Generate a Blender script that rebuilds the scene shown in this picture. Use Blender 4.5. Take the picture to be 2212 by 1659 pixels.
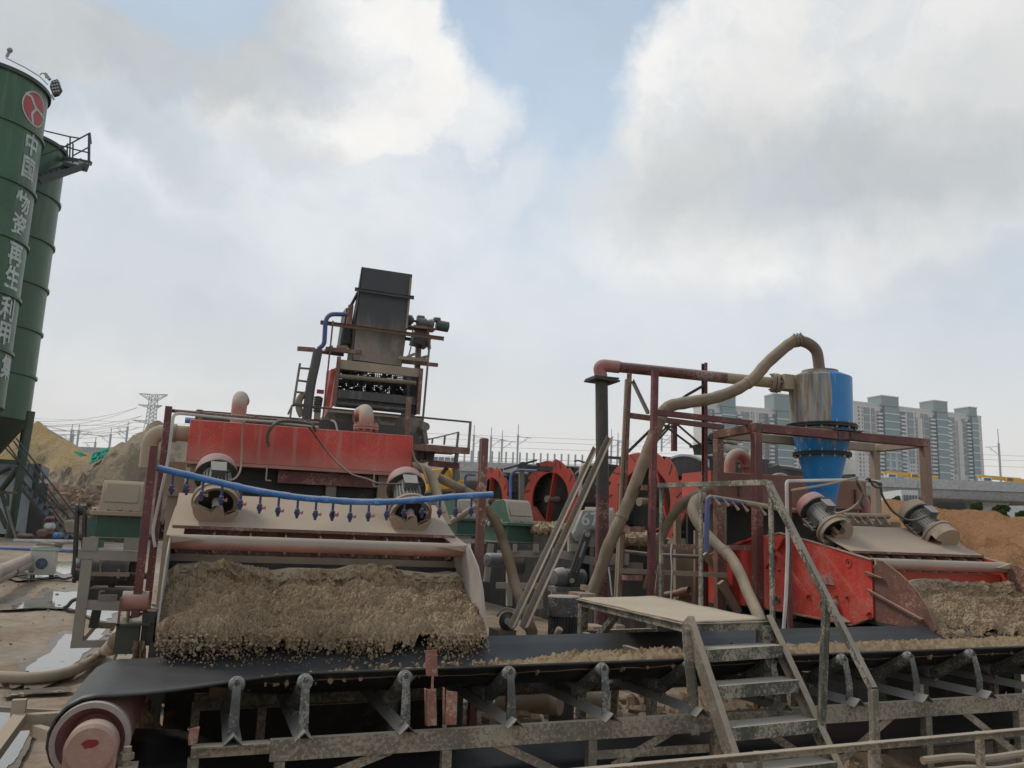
import bpy, bmesh, math, random
import numpy as np
from mathutils import Vector, Matrix
random.seed(7)
for o in list(bpy.data.objects): bpy.data.objects.remove(o)
S = bpy.context.scene
COL = S.collection
R = math.radians
# ---------------------------------------------------------------- camera (28 mm-like phone lens, pitched up, slight roll)
F, CX, CY = 1850.0, 1106.0, 829.5
PITCH, ROLL, YAW, EYE = math.atan(330 / 1850), R(2.17), R(19), 1.8
fh = Vector((math.sin(YAW), math.cos(YAW), 0)); r0 = Vector((math.cos(YAW), -math.sin(YAW), 0)); up0 = Vector((0, 0, 1))
cf = fh * math.cos(PITCH) + up0 * math.sin(PITCH); cu = r0.cross(cf)
cr = r0 * math.cos(ROLL) + cu * math.sin(ROLL); cu2 = -r0 * math.sin(ROLL) + cu * math.cos(ROLL)
EYEP = Vector((0, 0, EYE))
cam = bpy.data.cameras.new('camera'); cam.sensor_width = 36; cam.lens = 36 * F / 2212
cam.clip_start = 0.1; cam.clip_end = 6000
co = bpy.data.objects.new('camera', cam); COL.objects.link(co)
m3 = Matrix((cr, cu2, -cf)).transposed()
co.matrix_world = Matrix.Translation(EYEP) @ m3.to_4x4()
S.camera = co
# ---------------------------------------------------------------- surveying helpers: where a sight line meets a plane of the site
class View:
    def __init__(s, x0, y0, k): s.x0, s.y0, s.k = x0, y0, k
    def ray(s, x, y):
        px = (s.x0 + x / s.k) * .54004; py = (s.y0 + y / s.k) * .54004
        return cf * F + cr * (px - CX) + cu2 * (CY - py)
    def X(s, x, y, v): d = s.ray(x, y); return EYEP + d * (v / d.x)
    def Y(s, x, y, v): d = s.ray(x, y); return EYEP + d * (v / d.y)
    def Z(s, x, y, v): d = s.ray(x, y); return EYEP + d * ((v - EYE) / d.z)
    def D(s, x, y, v): d = s.ray(x, y); return EYEP + d * (v / d.dot(fh))
D0 = View(0, 0, .54004); V1 = View(0, 1400, 2.1602); V2 = View(0, 2100, 1.7070); V3 = View(600, 1500, 2.07375); V4 = View(1100, 1000, 2.07375)
V5 = View(1300, 1600, 2.07375); V6 = View(1800, 1700, 2.0733); V7 = View(2300, 1300, 2.07375); V8 = View(2500, 1900, 2.0733)
V9 = View(2700, 1400, 1.58453); V10 = View(3000, 1850, 2.01825); V11 = View(2500, 2400, 1.38596); V12 = View(700, 2500, 1.22889)
V13 = View(0, 150, 1.0369); W1 = View(1900, 1750, 3.318); W2 = View(2350, 1750, 2.37); W3 = View(1150, 1250, 2.5523); W4 = View(2000, 2150, 3.16)
W5 = View(250, 1900, 2.37); W6 = View(0, 1650, 2.552); W7 = View(3350, 1550, 3.3185); W8 = View(2800, 1550, 3.3185)
S1 = View(0, 0, 1.08008); S2 = View(2048, 0, 1.08008)
# ---------------------------------------------------------------- world: cloudy daylight sky
SUN_EL, SUN_AZ = R(50), R(-48)          # azimuth measured from +Y towards +X
world = bpy.data.worlds.new('World'); S.world = world; world.use_nodes = True
wt = world.node_tree; wt.nodes.clear()
class NG:
    def __init__(s, t): s.t = t
    def n(s, typ, **kw):
        nd = s.t.nodes.new(typ)
        for k, v in kw.items():
            if k == 'ins':
                for i, val in v.items(): s.set(nd.inputs[i], val)
            else: setattr(nd, k, v)
        return nd
    def set(s, sock, val):
        if isinstance(val, bpy.types.NodeSocket): s.t.links.new(val, sock)
        elif isinstance(val, bpy.types.Node): s.t.links.new(val.outputs[0], sock)
        else:
            try: sock.default_value = val
            except Exception: sock.default_value = (*val, 1) if len(val) == 3 else val
    def m(s, op, a, b=0.0, c=0.0, clamp=False):
        nd = s.t.nodes.new('ShaderNodeMath'); nd.operation = op; nd.use_clamp = clamp
        s.set(nd.inputs[0], a); s.set(nd.inputs[1], b); s.set(nd.inputs[2], c); return nd.outputs[0]
    def noise(s, vec, scale, detail=4, rough=.55, dist=0.0, out=0):
        nd = s.n('ShaderNodeTexNoise'); nd.inputs['Scale'].default_value = scale; nd.inputs['Detail'].default_value = detail
        nd.inputs['Roughness'].default_value = rough; nd.inputs['Distortion'].default_value = dist
        if vec is not None: s.t.links.new(vec, nd.inputs['Vector'])
        return nd.outputs[out]
    def rng(s, v, a, b, c=0.0, d=1.0, smooth=True):
        nd = s.n('ShaderNodeMapRange'); nd.interpolation_type = 'SMOOTHSTEP' if smooth else 'LINEAR'
        s.set(nd.inputs[0], v)
        for i, x in enumerate((a, b, c, d)): s.set(nd.inputs[i + 1], x)
        return nd.outputs[0]
    def mix(s, f, a, b, blend='MIX'):
        nd = s.n('ShaderNodeMix'); nd.data_type = 'RGBA'; nd.blend_type = blend
        s.set(nd.inputs[0], f); s.set(nd.inputs[6], a); s.set(nd.inputs[7], b); return nd.outputs[2]
    def scale(s, vec, xyz):
        nd = s.n('ShaderNodeMapping'); s.t.links.new(vec, nd.inputs[0]); nd.inputs['Scale'].default_value = xyz; return nd.outputs[0]
g = NG(wt)
tc = g.n('ShaderNodeTexCoord').outputs['Generated']
sep = g.n('ShaderNodeSeparateXYZ'); wt.links.new(tc, sep.inputs[0])
# warped direction so that cloud edges are ragged
n1 = g.noise(tc, 3.2, 9, .60, 0, 1); n2 = g.noise(tc, 15.0, 10, .66, 0, 1)
vm = g.n('ShaderNodeVectorMath', operation='SUBTRACT'); wt.links.new(n1, vm.inputs[0]); vm.inputs[1].default_value = (.5, .5, .5)
vm2 = g.n('ShaderNodeVectorMath', operation='SUBTRACT'); wt.links.new(n2, vm2.inputs[0]); vm2.inputs[1].default_value = (.5, .5, .5)
vs = g.n('ShaderNodeVectorMath', operation='SCALE'); wt.links.new(vm.outputs[0], vs.inputs[0]); vs.inputs['Scale'].default_value = .17
vs2 = g.n('ShaderNodeVectorMath', operation='SCALE'); wt.links.new(vm2.outputs[0], vs2.inputs[0]); vs2.inputs['Scale'].default_value = .085
va = g.n('ShaderNodeVectorMath', operation='ADD'); wt.links.new(vs.outputs[0], va.inputs[0]); wt.links.new(vs2.outputs[0], va.inputs[1])
vb = g.n('ShaderNodeVectorMath', operation='ADD'); wt.links.new(tc, vb.inputs[0]); wt.links.new(va.outputs[0], vb.inputs[1])
vn = g.n('ShaderNodeVectorMath', operation='NORMALIZE'); wt.links.new(vb.outputs[0], vn.inputs[0])
WD = vn.outputs[0]
def blob(x, y, rx, ry, ang=0.0, soft=1.0, vec=None):
    """soft elliptical patch of sky around one direction, semi-axes in radians"""
    d = D0.ray(x, y).normalized()
    h = d.cross(up0).normalized(); v = h.cross(d)
    a = R(ang); e1 = h * math.cos(a) + v * math.sin(a); e2 = -h * math.sin(a) + v * math.cos(a)
    def dot(w):
        nd = g.n('ShaderNodeVectorMath', operation='DOT_PRODUCT'); wt.links.new(vec or WD, nd.inputs[0]); nd.inputs[1].default_value = w; return nd.outputs['Value']
    p = g.m('MULTIPLY', dot(e1), 1 / rx); q = g.m('MULTIPLY', dot(e2), 1 / ry)
    rr = g.m('SQRT', g.m('ADD', g.m('MULTIPLY', p, p), g.m('MULTIPLY', q, q)))
    m = g.rng(rr, 1 + .5 * soft, max(0, 1 - .5 * soft), 0, 1)
    return g.m('MULTIPLY', m, g.m('GREATER_THAN', dot(d), 0.0))
sky = g.n('ShaderNodeTexSky'); sky.sky_type = 'NISHITA'; sky.sun_disc = False
sky.sun_elevation = SUN_EL; sky.sun_rotation = SUN_AZ; sky.air_density = 1.0; sky.dust_density = 3.0; sky.ozone_density = 1.2
bg_sky = g.n('ShaderNodeBackground'); wt.links.new(sky.outputs[0], bg_sky.inputs[0]); bg_sky.inputs[1].default_value = 0.05
# --- thin veil + clouds
el = g.m('ARCSINE', sep.outputs[2])
veil_n = g.noise(WD, 2.3, 6, .55)
veil = g.rng(g.m('ADD', g.m('MULTIPLY', g.rng(el, 0.05, .95, 1.0, 0.0, False), .40), veil_n), .48, .92, .66, .97)
def acc(items):
    r = None
    for f in items: r = f if r is None else g.m('MAXIMUM', r, f)
    return r
def k(f, s): return g.m('MULTIPLY', f, s)
white = acc([blob(1830, 160, .26, .18, 14, .30), blob(1560, 250, .12, .11, 20, .28), blob(1500, 370, .085, .09, 0, .4), blob(1700, 430, .26, .13, 0, .7), blob(2150, 60, .30, .22, 0, .6),
             blob(790, 160, .115, .10, -10, .40), blob(640, 230, .14, .07, 8, .8), k(blob(960, 215, .07, .06, 0, .9), .8), blob(130, 110, .15, .05, 0, .8), k(blob(1020, 225, .04, .04, 0, 1.2), .6),
             k(blob(520, 400, .34, .15, 0, 1.2), .74), k(blob(420, 640, .34, .11, -8, 1.3), .72), k(blob(1150, 640, .40, .08, -5, 1.5), .6), k(blob(1750, 440, .26, .13, 0, .8), .7), k(blob(2080, 530, .18, .04, 12, 1), .55), k(blob(1900, 410, .12, .05, 10, 1), .7), k(blob(1080, 390, .07, .05, 20, 1.4), .6)])
gen = g.rng(g.noise(WD, 2.0, 7, .55), .46, .68)             # scattered cloud cover over the rest of the sky
gen = g.m('MULTIPLY', gen, g.m('SUBTRACT', 1.0, k(blob(1106, 500, 1.0, .72, 0, .45, tc), .85)))
wisp = g.rng(g.noise(WD, 9.0, 10, .66), .32, .56, .76, 1.0); cl = g.m('MULTIPLY', g.m('MAXIMUM', white, gen, clamp=True), wisp)
grey = acc([k(blob(1930, 345, .30, .075, -4, 1.4), .95), k(blob(1640, 360, .14, .035, 2, 1.2), .55), k(blob(2180, 270, .15, .12, 0, 1.5), .6), k(blob(1900, 410, .2, .05, 0, 1.4), .6), k(blob(2000, 90, .2, .1, 0, 1.5), .3),
            blob(430, 145, .15, .06, 12, .9), blob(430, 40, .13, .06, 15, .9), k(blob(250, 230, .14, .04, -28, 1.2), .75), k(blob(60, 60, .1, .1, 0, 1), .9), k(blob(130, 150, .10, .05, 0, 1.2), .7), k(blob(340, 60, .08, .08, 0, 1), .9),
            k(blob(640, 310, .07, .03, 0, 1.3), .55), k(blob(450, 690, .30, .055, -6, 1.3), .6), k(blob(260, 560, .16, .07, 0, 1.3), .5), k(blob(560, 840, .16, .02, 2, 1.2), .45), k(blob(2150, 560, .10, .03, 10, 1.3), .5)])
grey = g.m('ADD', grey, g.rng(g.noise(WD, 4.1, 6, .6), .50, .8, 0, .30), clamp=True)
detail = g.noise(WD, 7.0, 9, .62)
ccol = g.mix(grey, (.80, .79, .77, 1), (.42, .45, .47, 1))
ccol = g.mix(g.rng(detail, .34, .68, 0.0, .42), ccol, (.60, .60, .595, 1))
hz = g.rng(el, -.02, .44, 1.0, 0.0)
vcol = g.mix(hz, (.41, .54, .69, 1), (.71, .675, .615, 1))
bg_veil = g.n('ShaderNodeBackground'); wt.links.new(vcol, bg_veil.inputs[0]); bg_veil.inputs[1].default_value = 1.0
bg_cl = g.n('ShaderNodeBackground'); wt.links.new(ccol, bg_cl.inputs[0]); bg_cl.inputs[1].default_value = 1.0
mx1 = g.n('ShaderNodeMixShader'); g.set(mx1.inputs[0], veil); wt.links.new(bg_sky.outputs[0], mx1.inputs[1]); wt.links.new(bg_veil.outputs[0], mx1.inputs[2])
clf = g.m('MULTIPLY', cl, g.m('SUBTRACT', 1.0, k(hz, .62)))
mx2 = g.n('ShaderNodeMixShader'); g.set(mx2.inputs[0], clf); wt.links.new(mx1.outputs[0], mx2.inputs[1]); wt.links.new(bg_cl.outputs[0], mx2.inputs[2])
wo = g.n('ShaderNodeOutputWorld'); wt.links.new(mx2.outputs[0], wo.inputs[0])
# ---------------------------------------------------------------- the sun behind thin cloud
sl = bpy.data.lights.new('sun', 'SUN'); sl.energy = 1.5; sl.angle = R(14); sl.color = (1, .93, .82)
so = bpy.data.objects.new('sun', sl); COL.objects.link(so)
sd = Vector((math.sin(SUN_AZ) * math.cos(SUN_EL), math.cos(SUN_AZ) * math.cos(SUN_EL), math.sin(SUN_EL)))
so.rotation_euler = sd.to_track_quat('Z', 'Y').to_euler(); so.location = (0, 0, 60)
S.view_settings.view_transform = 'Standard'; S.view_settings.look = 'None'; S.view_settings.exposure = 0.28; S.view_settings.gamma = 1.0
S.view_settings.use_curve_mapping = False
S.cycles.max_bounces = 5; S.cycles.diffuse_bounces = 3; S.cycles.glossy_bounces = 2; S.cycles.use_denoising = True
# ================================================================ helpers
ORG = {}
def thing(name, label, cat, loc=(0, 0, 0), group=None):
    o = bpy.data.objects.new(name, None); COL.objects.link(o); o.location = loc; o.empty_display_size = .2
    o['label'] = label; o['category'] = cat
    if group: o['group'] = group
    ORG[o.name] = Vector(loc); return o
def frame_of(d, up=(0, 0, 1)):
    d = Vector(d).normalized(); up = Vector(up)
    if abs(d.dot(up.normalized())) > .99: up = Vector((0, 1, 0)) if abs(d.y) < .9 else Vector((1, 0, 0))
    s = d.cross(up).normalized(); u = s.cross(d).normalized(); return d, s, u
class MB:
    def __init__(s): s.v = []; s.f = []
    def add(s, vs, fs):
        b = len(s.v); s.v += [tuple(v) for v in vs]; s.f += [tuple(b + i for i in f) for f in fs]; return s
    def box(s, c, sz, rot=None):
        c = Vector(c); h = Vector(sz) / 2; vs = []
        for z in (-1, 1):
            for x, y in ((-1, -1), (1, -1), (1, 1), (-1, 1)):
                p = Vector((x * h.x, y * h.y, z * h.z))
                if rot is not None: p = rot @ p
                vs.append(c + p)
        return s.add(vs, [(3, 2, 1, 0), (4, 5, 6, 7), (0, 1, 5, 4), (1, 2, 6, 5), (2, 3, 7, 6), (3, 0, 4, 7)])
    def bb(s, x0, x1, y0, y1, z0, z1): return s.box(((x0 + x1) / 2, (y0 + y1) / 2, (z0 + z1) / 2), (x1 - x0, y1 - y0, z1 - z0))
    def prof(s, p, q, poly, up=(0, 0, 1)):
        p, q = Vector(p), Vector(q); d, a, u = frame_of(q - p, up); n = len(poly)
        vs = [p + a * x + u * y for x, y in poly] + [q + a * x + u * y for x, y in poly]
        fs = [(i, (i + 1) % n, n + (i + 1) % n, n + i) for i in range(n)] + [tuple(range(n))[::-1], tuple(range(n, 2 * n))]
        return s.add(vs, fs)
    def bar(s, p, q, w, h=None, up=(0, 0, 1)):
        h = h or w; return s.prof(p, q, [(-w / 2, -h / 2), (w / 2, -h / 2), (w / 2, h / 2), (-w / 2, h / 2)], up)
    def ang(s, p, q, w, t=None, up=(0, 0, 1), fx=1, fy=1):
        t = t or w * .14; return s.prof(p, q, [(0, 0), (fx * w, 0), (fx * w, fy * t), (fx * t, fy * t), (fx * t, fy * w), (0, fy * w)][:: fx * fy], up)
    def chan(s, p, q, w, h, t=None, up=(0, 0, 1), fx=1):
        t = t or h * .1; a = h / 2
        return s.prof(p, q, [(0, -a), (fx * w, -a), (fx * w, -a + t), (fx * t, -a + t), (fx * t, a - t), (fx * w, a - t), (fx * w, a), (0, a)][::fx], up)
    def ibeam(s, p, q, w, h, t=.012, up=(0, 0, 1)):
        a, b = w / 2, h / 2; c = t / 2
        return s.prof(p, q, [(-a, -b), (a, -b), (a, -b + t), (c, -b + t), (c, b - t), (a, b - t), (a, b), (-a, b), (-a, b - t), (-c, b - t), (-c, -b + t), (-a, -b + t)], up)
    def tube(s, pts, r, n=10, closed=False):
        pts = [Vector(p) for p in pts]; rs = r if isinstance(r, (list, tuple)) else [r] * len(pts)
        vs = []; u = None
        for i, p in enumerate(pts):
            d = (pts[min(i + 1, len(pts) - 1)] - pts[max(i - 1, 0)])
            d = d.normalized() if d.length > 1e-9 else Vector((0, 0, 1))
            if u is None: _, a, u = frame_of(d)
            else:
                a = d.cross(u)
                if a.length < 1e-6: _, a, u = frame_of(d)
                a.normalize(); u = a.cross(d).normalized()
            for j in range(n):
                t = 2 * math.pi * j / n; vs.append(p + (a * math.cos(t) + u * math.sin(t)) * rs[i])
        fs = [(i * n + j, i * n + (j + 1) % n, (i + 1) * n + (j + 1) % n, (i + 1) * n + j) for i in range(len(pts) - 1) for j in range(n)]
        fs += [tuple(range(n))[::-1], tuple(range((len(pts) - 1) * n, len(pts) * n))]
        return s.add(vs, fs)
    def cyl(s, p, q, r, n=16, r2=None): return s.tube([p, q], [r, r if r2 is None else r2], n)
    def lathe(s, o, ax, prof, n=24, a0=0.0, a1=2 * math.pi):
        o = Vector(o); d, a, u = frame_of(ax); full = abs(a1 - a0 - 2 * math.pi) < 1e-6; m = n if full else n + 1; vs = []
        for r_, h in prof:
            for j in range(m):
                t = a0 + (a1 - a0) * j / n; vs.append(o + d * h + (a * math.cos(t) + u * math.sin(t)) * max(r_, 1e-4))
        fs = []
        for i in range(len(prof) - 1):
            for j in range(n):
                k2 = (j + 1) % m; fs.append((i * m + j, i * m + k2, (i + 1) * m + k2, (i + 1) * m + j))
        return s.add(vs, fs)
    def prism(s, pts, vec):
        pts = [Vector(p) for p in pts]; vec = Vector(vec); n = len(pts)
        return s.add(pts + [p + vec for p in pts], [tuple(range(n))[::-1], tuple(range(n, 2 * n))] + [(i, (i + 1) % n, n + (i + 1) % n, n + i) for i in range(n)])
    def plate(s, pts, t):
        pts = [Vector(p) for p in pts]; nrm = (pts[1] - pts[0]).cross(pts[2] - pts[0]).normalized(); return s.prism(pts, nrm * t)
    def grid(s, P):
        a, b = len(P), len(P[0])
        return s.add([p for row in P for p in row], [(i * b + j, i * b + j + 1, (i + 1) * b + j + 1, (i + 1) * b + j) for i in range(a - 1) for j in range(b - 1)])
    def build(s, name, mat, parent=None, smooth=38, label=None, cat=None, group=None, kind=None, recalc=True, bevel=0, org=None):
        me = bpy.data.meshes.new(name)
        if parent is not None: og = ORG[parent.name]
        elif org is not None: og = Vector(org)
        else:
            a = np.array(s.v); og = Vector(((a[:, 0].min() + a[:, 0].max()) / 2, (a[:, 1].min() + a[:, 1].max()) / 2, a[:, 2].min()))
        me.from_pydata([(v[0] - og.x, v[1] - og.y, v[2] - og.z) for v in s.v], [], s.f)
        if recalc:
            bm = bmesh.new(); bm.from_mesh(me); bmesh.ops.recalc_face_normals(bm, faces=bm.faces); bm.to_mesh(me); bm.free()
        o = bpy.data.objects.new(name, me); COL.objects.link(o); ORG[o.name] = og
        if mat: me.materials.append(mat)
        if smooth:
            me.shade_smooth(); me.set_sharp_from_angle(angle=R(smooth))
        if parent is not None: o.parent = parent
        else: o.location = og
        if label: o['label'] = label
        if cat: o['category'] = cat
        if group: o['group'] = group
        if kind: o['kind'] = kind
        if bevel:
            b = o.modifiers.new('bevel', 'BEVEL'); b.width = bevel; b.segments = 1; b.limit_method = 'ANGLE'; b.angle_limit = R(50)
        return o
def copy_tree(o, parent=None):
    c = o.copy(); COL.objects.link(c); ORG[c.name] = ORG.get(o.name, Vector())
    if parent is not None: c.parent = parent
    for ch in [x for x in o.children]: copy_tree(ch, c)
    return c
def catenary(p, q, sag, n=14):
    p, q = Vector(p), Vector(q); return [p.lerp(q, i / n) - Vector((0, 0, sag * 4 * (i / n) * (1 - i / n))) for i in range(n + 1)]
def spline(pts, n=6):
    pts = [Vector(p) for p in pts]; out = []
    for i in range(len(pts) - 1):
        a, b, c, d = pts[max(i - 1, 0)], pts[i], pts[i + 1], pts[min(i + 2, len(pts) - 1)]
        for j in range(n):
            t = j / n; out.append(.5 * ((2 * b) + (c - a) * t + (2 * a - 5 * b + 4 * c - d) * t * t + (3 * b - a - 3 * c + d) * t ** 3))
    return out + [pts[-1]]
def bend(pts, r, n=5):
    """polyline with rounded corners"""
    pts = [Vector(p) for p in pts]; out = [pts[0]]
    for i in range(1, len(pts) - 1):
        a = (pts[i - 1] - pts[i]); b = (pts[i + 1] - pts[i]); ra = min(r, a.length * .49, b.length * .49)
        p, q = pts[i] + a.normalized() * ra, pts[i] + b.normalized() * ra
        for j in range(n + 1):
            t = j / n; out.append(p.lerp(pts[i], t).lerp(pts[i].lerp(q, t), t))
    return out + [pts[-1]]
# numpy noise
def _h(i, j, s):
    n = (i.astype(np.int64) * 374761393 + j.astype(np.int64) * 668265263 + s * 974711) & 0x7fffffff
    n = ((n ^ (n >> 13)) * 1274126177) & 0x7fffffff
    return ((n ^ (n >> 16)) & 0xffff) / 65535.0
def vnoise(x, y, s=0):
    i, j = np.floor(x), np.floor(y); fx, fy = x - i, y - j; fx = fx * fx * (3 - 2 * fx); fy = fy * fy * (3 - 2 * fy)
    return (_h(i, j, s) * (1 - fx) + _h(i + 1, j, s) * fx) * (1 - fy) + (_h(i, j + 1, s) * (1 - fx) + _h(i + 1, j + 1, s) * fx) * fy
def fbm(x, y, s=0, o=5, g_=.5):
    t = 0; a = 1; w = 0
    for k_ in range(o): t = t + a * vnoise(x, y, s + k_ * 17); w += a; a *= g_; x = x * 2.03 + 5.1; y = y * 2.03 + 1.7
    return t / w
def worley(x, y, s=0):
    i, j = np.floor(x), np.floor(y); best = np.full(x.shape, 9.0)
    for a in (-1, 0, 1):
        for b in (-1, 0, 1):
            px = i + a + _h(i + a, j + b, s); py = j + b + _h(i + a, j + b, s + 5); best = np.minimum(best, (px - x) ** 2 + (py - y) ** 2)
    return np.sqrt(best)
# ---------------------------------------------------------------- materials
DUST = (.41, .31, .21)
def paint(name, col, dust=.25, top=.6, dcol=DUST, scale=6, rough=.55, metal=0.0, splat=0.0, sscale=26, rust=0.0, var=.25, streak=0.0, bump=.15, wet=0.0, up=(.15, .85), dent=0.0, zd=None):
    """painted / bare steel with settled dust, mud splashes, streaks and rust"""
    m = bpy.data.materials.new(name); m.use_nodes = True; t = m.node_tree; q = NG(t); b = t.nodes['Principled BSDF']
    geo = q.n('ShaderNodeNewGeometry'); pos = geo.outputs['Position']; nz = q.n('ShaderNodeSeparateXYZ'); t.links.new(geo.outputs['Normal'], nz.inputs[0])
    big = q.noise(pos, scale * .35, 5, .6); mid = q.noise(pos, scale * 1.9, 9, .68); fine = q.noise(pos, 90, 4, .6)
    c = q.mix(q.rng(big, .3, .7, 0, 1), tuple(x * (1 - var) for x in col) + (1,), tuple(min(1, x * (1 + var)) for x in col) + (1,))
    if rust:
        rn = q.rng(q.noise(pos, scale * 1.1, 9, .72), .62 - .25 * rust, .70 - .1 * rust)
        c = q.mix(rn, c, q.mix(mid, (.055, .025, .014, 1), (.16, .07, .03, 1)))
    if streak:
        sv = q.scale(pos, (scale * 2.2, scale * 2.2, scale * .10)); sn = q.rng(q.noise(sv, 1.0, 6, .65), .52, .66)
        c = q.mix(q.m('MULTIPLY', sn, streak), c, dcol + (1,))
    up_ = q.m('MULTIPLY', q.rng(nz.outputs[2], up[0], up[1]), top)
    f = q.m('ADD', q.m('ADD', up_, dust), q.m('MULTIPLY', q.m('SUBTRACT', mid, .5), 1.5 * min(.5, dust + .12)), clamp=True)
    if zd:
        pz = q.n('ShaderNodeSeparateXYZ'); t.links.new(pos, pz.inputs[0])
        f = q.m('ADD', f, q.m('MULTIPLY', q.rng(q.m('ADD', pz.outputs[2], q.m('MULTIPLY', q.m('SUBTRACT', mid, .5), .35)), zd[1], zd[0]), zd[2]), clamp=True)
    dvar = q.mix(big, tuple(x * .82 for x in dcol) + (1,), tuple(x * 1.12 for x in dcol) + (1,))
    c = q.mix(f, c, dvar)
    if splat:
        sp = q.rng(q.m('ADD', q.noise(pos, sscale, 9, .75, .3), q.m('MULTIPLY', q.m('SUBTRACT', big, .5), .6)), .585 - .16 * splat, .665 - .16 * splat)
        c = q.mix(q.m('MULTIPLY', sp, q.rng(mid, .25, .65, .45, 1.0)), c, dvar)
    c = q.mix(q.m('MULTIPLY', fine, .25), c, (0, 0, 0, 1))
    t.links.new(c, b.inputs['Base Color'])
    q.set(b.inputs['Roughness'], q.m('ADD', q.m('MULTIPLY', f, .35), q.m('ADD', rough - .12, q.m('MULTIPLY', mid, .2)), clamp=True))
    q.set(b.inputs['Metallic'], q.m('MULTIPLY', q.m('SUBTRACT', 1.0, f, clamp=True), metal))
    if bump:
        bp = q.n('ShaderNodeBump'); bp.inputs['Strength'].default_value = bump; bp.inputs['Distance'].default_value = .006
        t.links.new(q.m('ADD', q.m('ADD', mid, q.m('MULTIPLY', fine, .4)), q.m('MULTIPLY', q.noise(pos, 1.7, 2, .4), dent)), bp.inputs['Height']); t.links.new(bp.outputs[0], b.inputs['Normal'])
    return m
def soil(name, a, b_, scale=1.0, rough=.95, bump=.4, bd=.03, spec=.25, c3=None, f3=.5):
    m = bpy.data.materials.new(name); m.use_nodes = True; t = m.node_tree; q = NG(t); b = t.nodes['Principled BSDF']
    pos = q.n('ShaderNodeNewGeometry').outputs['Position']
    n_ = q.noise(pos, scale, 9, .68); n2_ = q.noise(pos, scale * 14, 6, .7); n3_ = q.noise(pos, scale * .28, 5, .6)
    c = q.mix(q.rng(n_, .3, .7), a + (1,), b_ + (1,))
    if c3: c = q.mix(q.m('MULTIPLY', q.rng(n3_, .5, .62), f3), c, c3 + (1,))
    c = q.mix(q.rng(n2_, .62, .35, 0, .45), c, tuple(x * .45 for x in a) + (1,))
    t.links.new(c, b.inputs['Base Color']); b.inputs['Roughness'].default_value = rough; b.inputs['Specular IOR Level'].default_value = spec
    bp = q.n('ShaderNodeBump'); bp.inputs['Strength'].default_value = bump; bp.inputs['Distance'].default_value = bd
    t.links.new(q.m('ADD', n2_, q.m('MULTIPLY', n_, 1.5)), bp.inputs['Height']); t.links.new(bp.outputs[0], b.inputs['Normal'])
    return m
def flat(name, col, rough=.6, metal=0.0, spec=.5):
    m = bpy.data.materials.new(name); m.use_nodes = True; t = m.node_tree; q = NG(t); b = t.nodes['Principled BSDF']
    pos = q.n('ShaderNodeNewGeometry').outputs['Position']; n_ = q.noise(pos, 3, 6, .6)
    t.links.new(q.mix(n_, tuple(x * .82 for x in col) + (1,), tuple(min(1, x * 1.15) for x in col) + (1,)), b.inputs['Base Color'])
    b.inputs['Roughness'].default_value = rough; b.inputs['Metallic'].default_value = metal; b.inputs['Specular IOR Level'].default_value = spec
    return m
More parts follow.
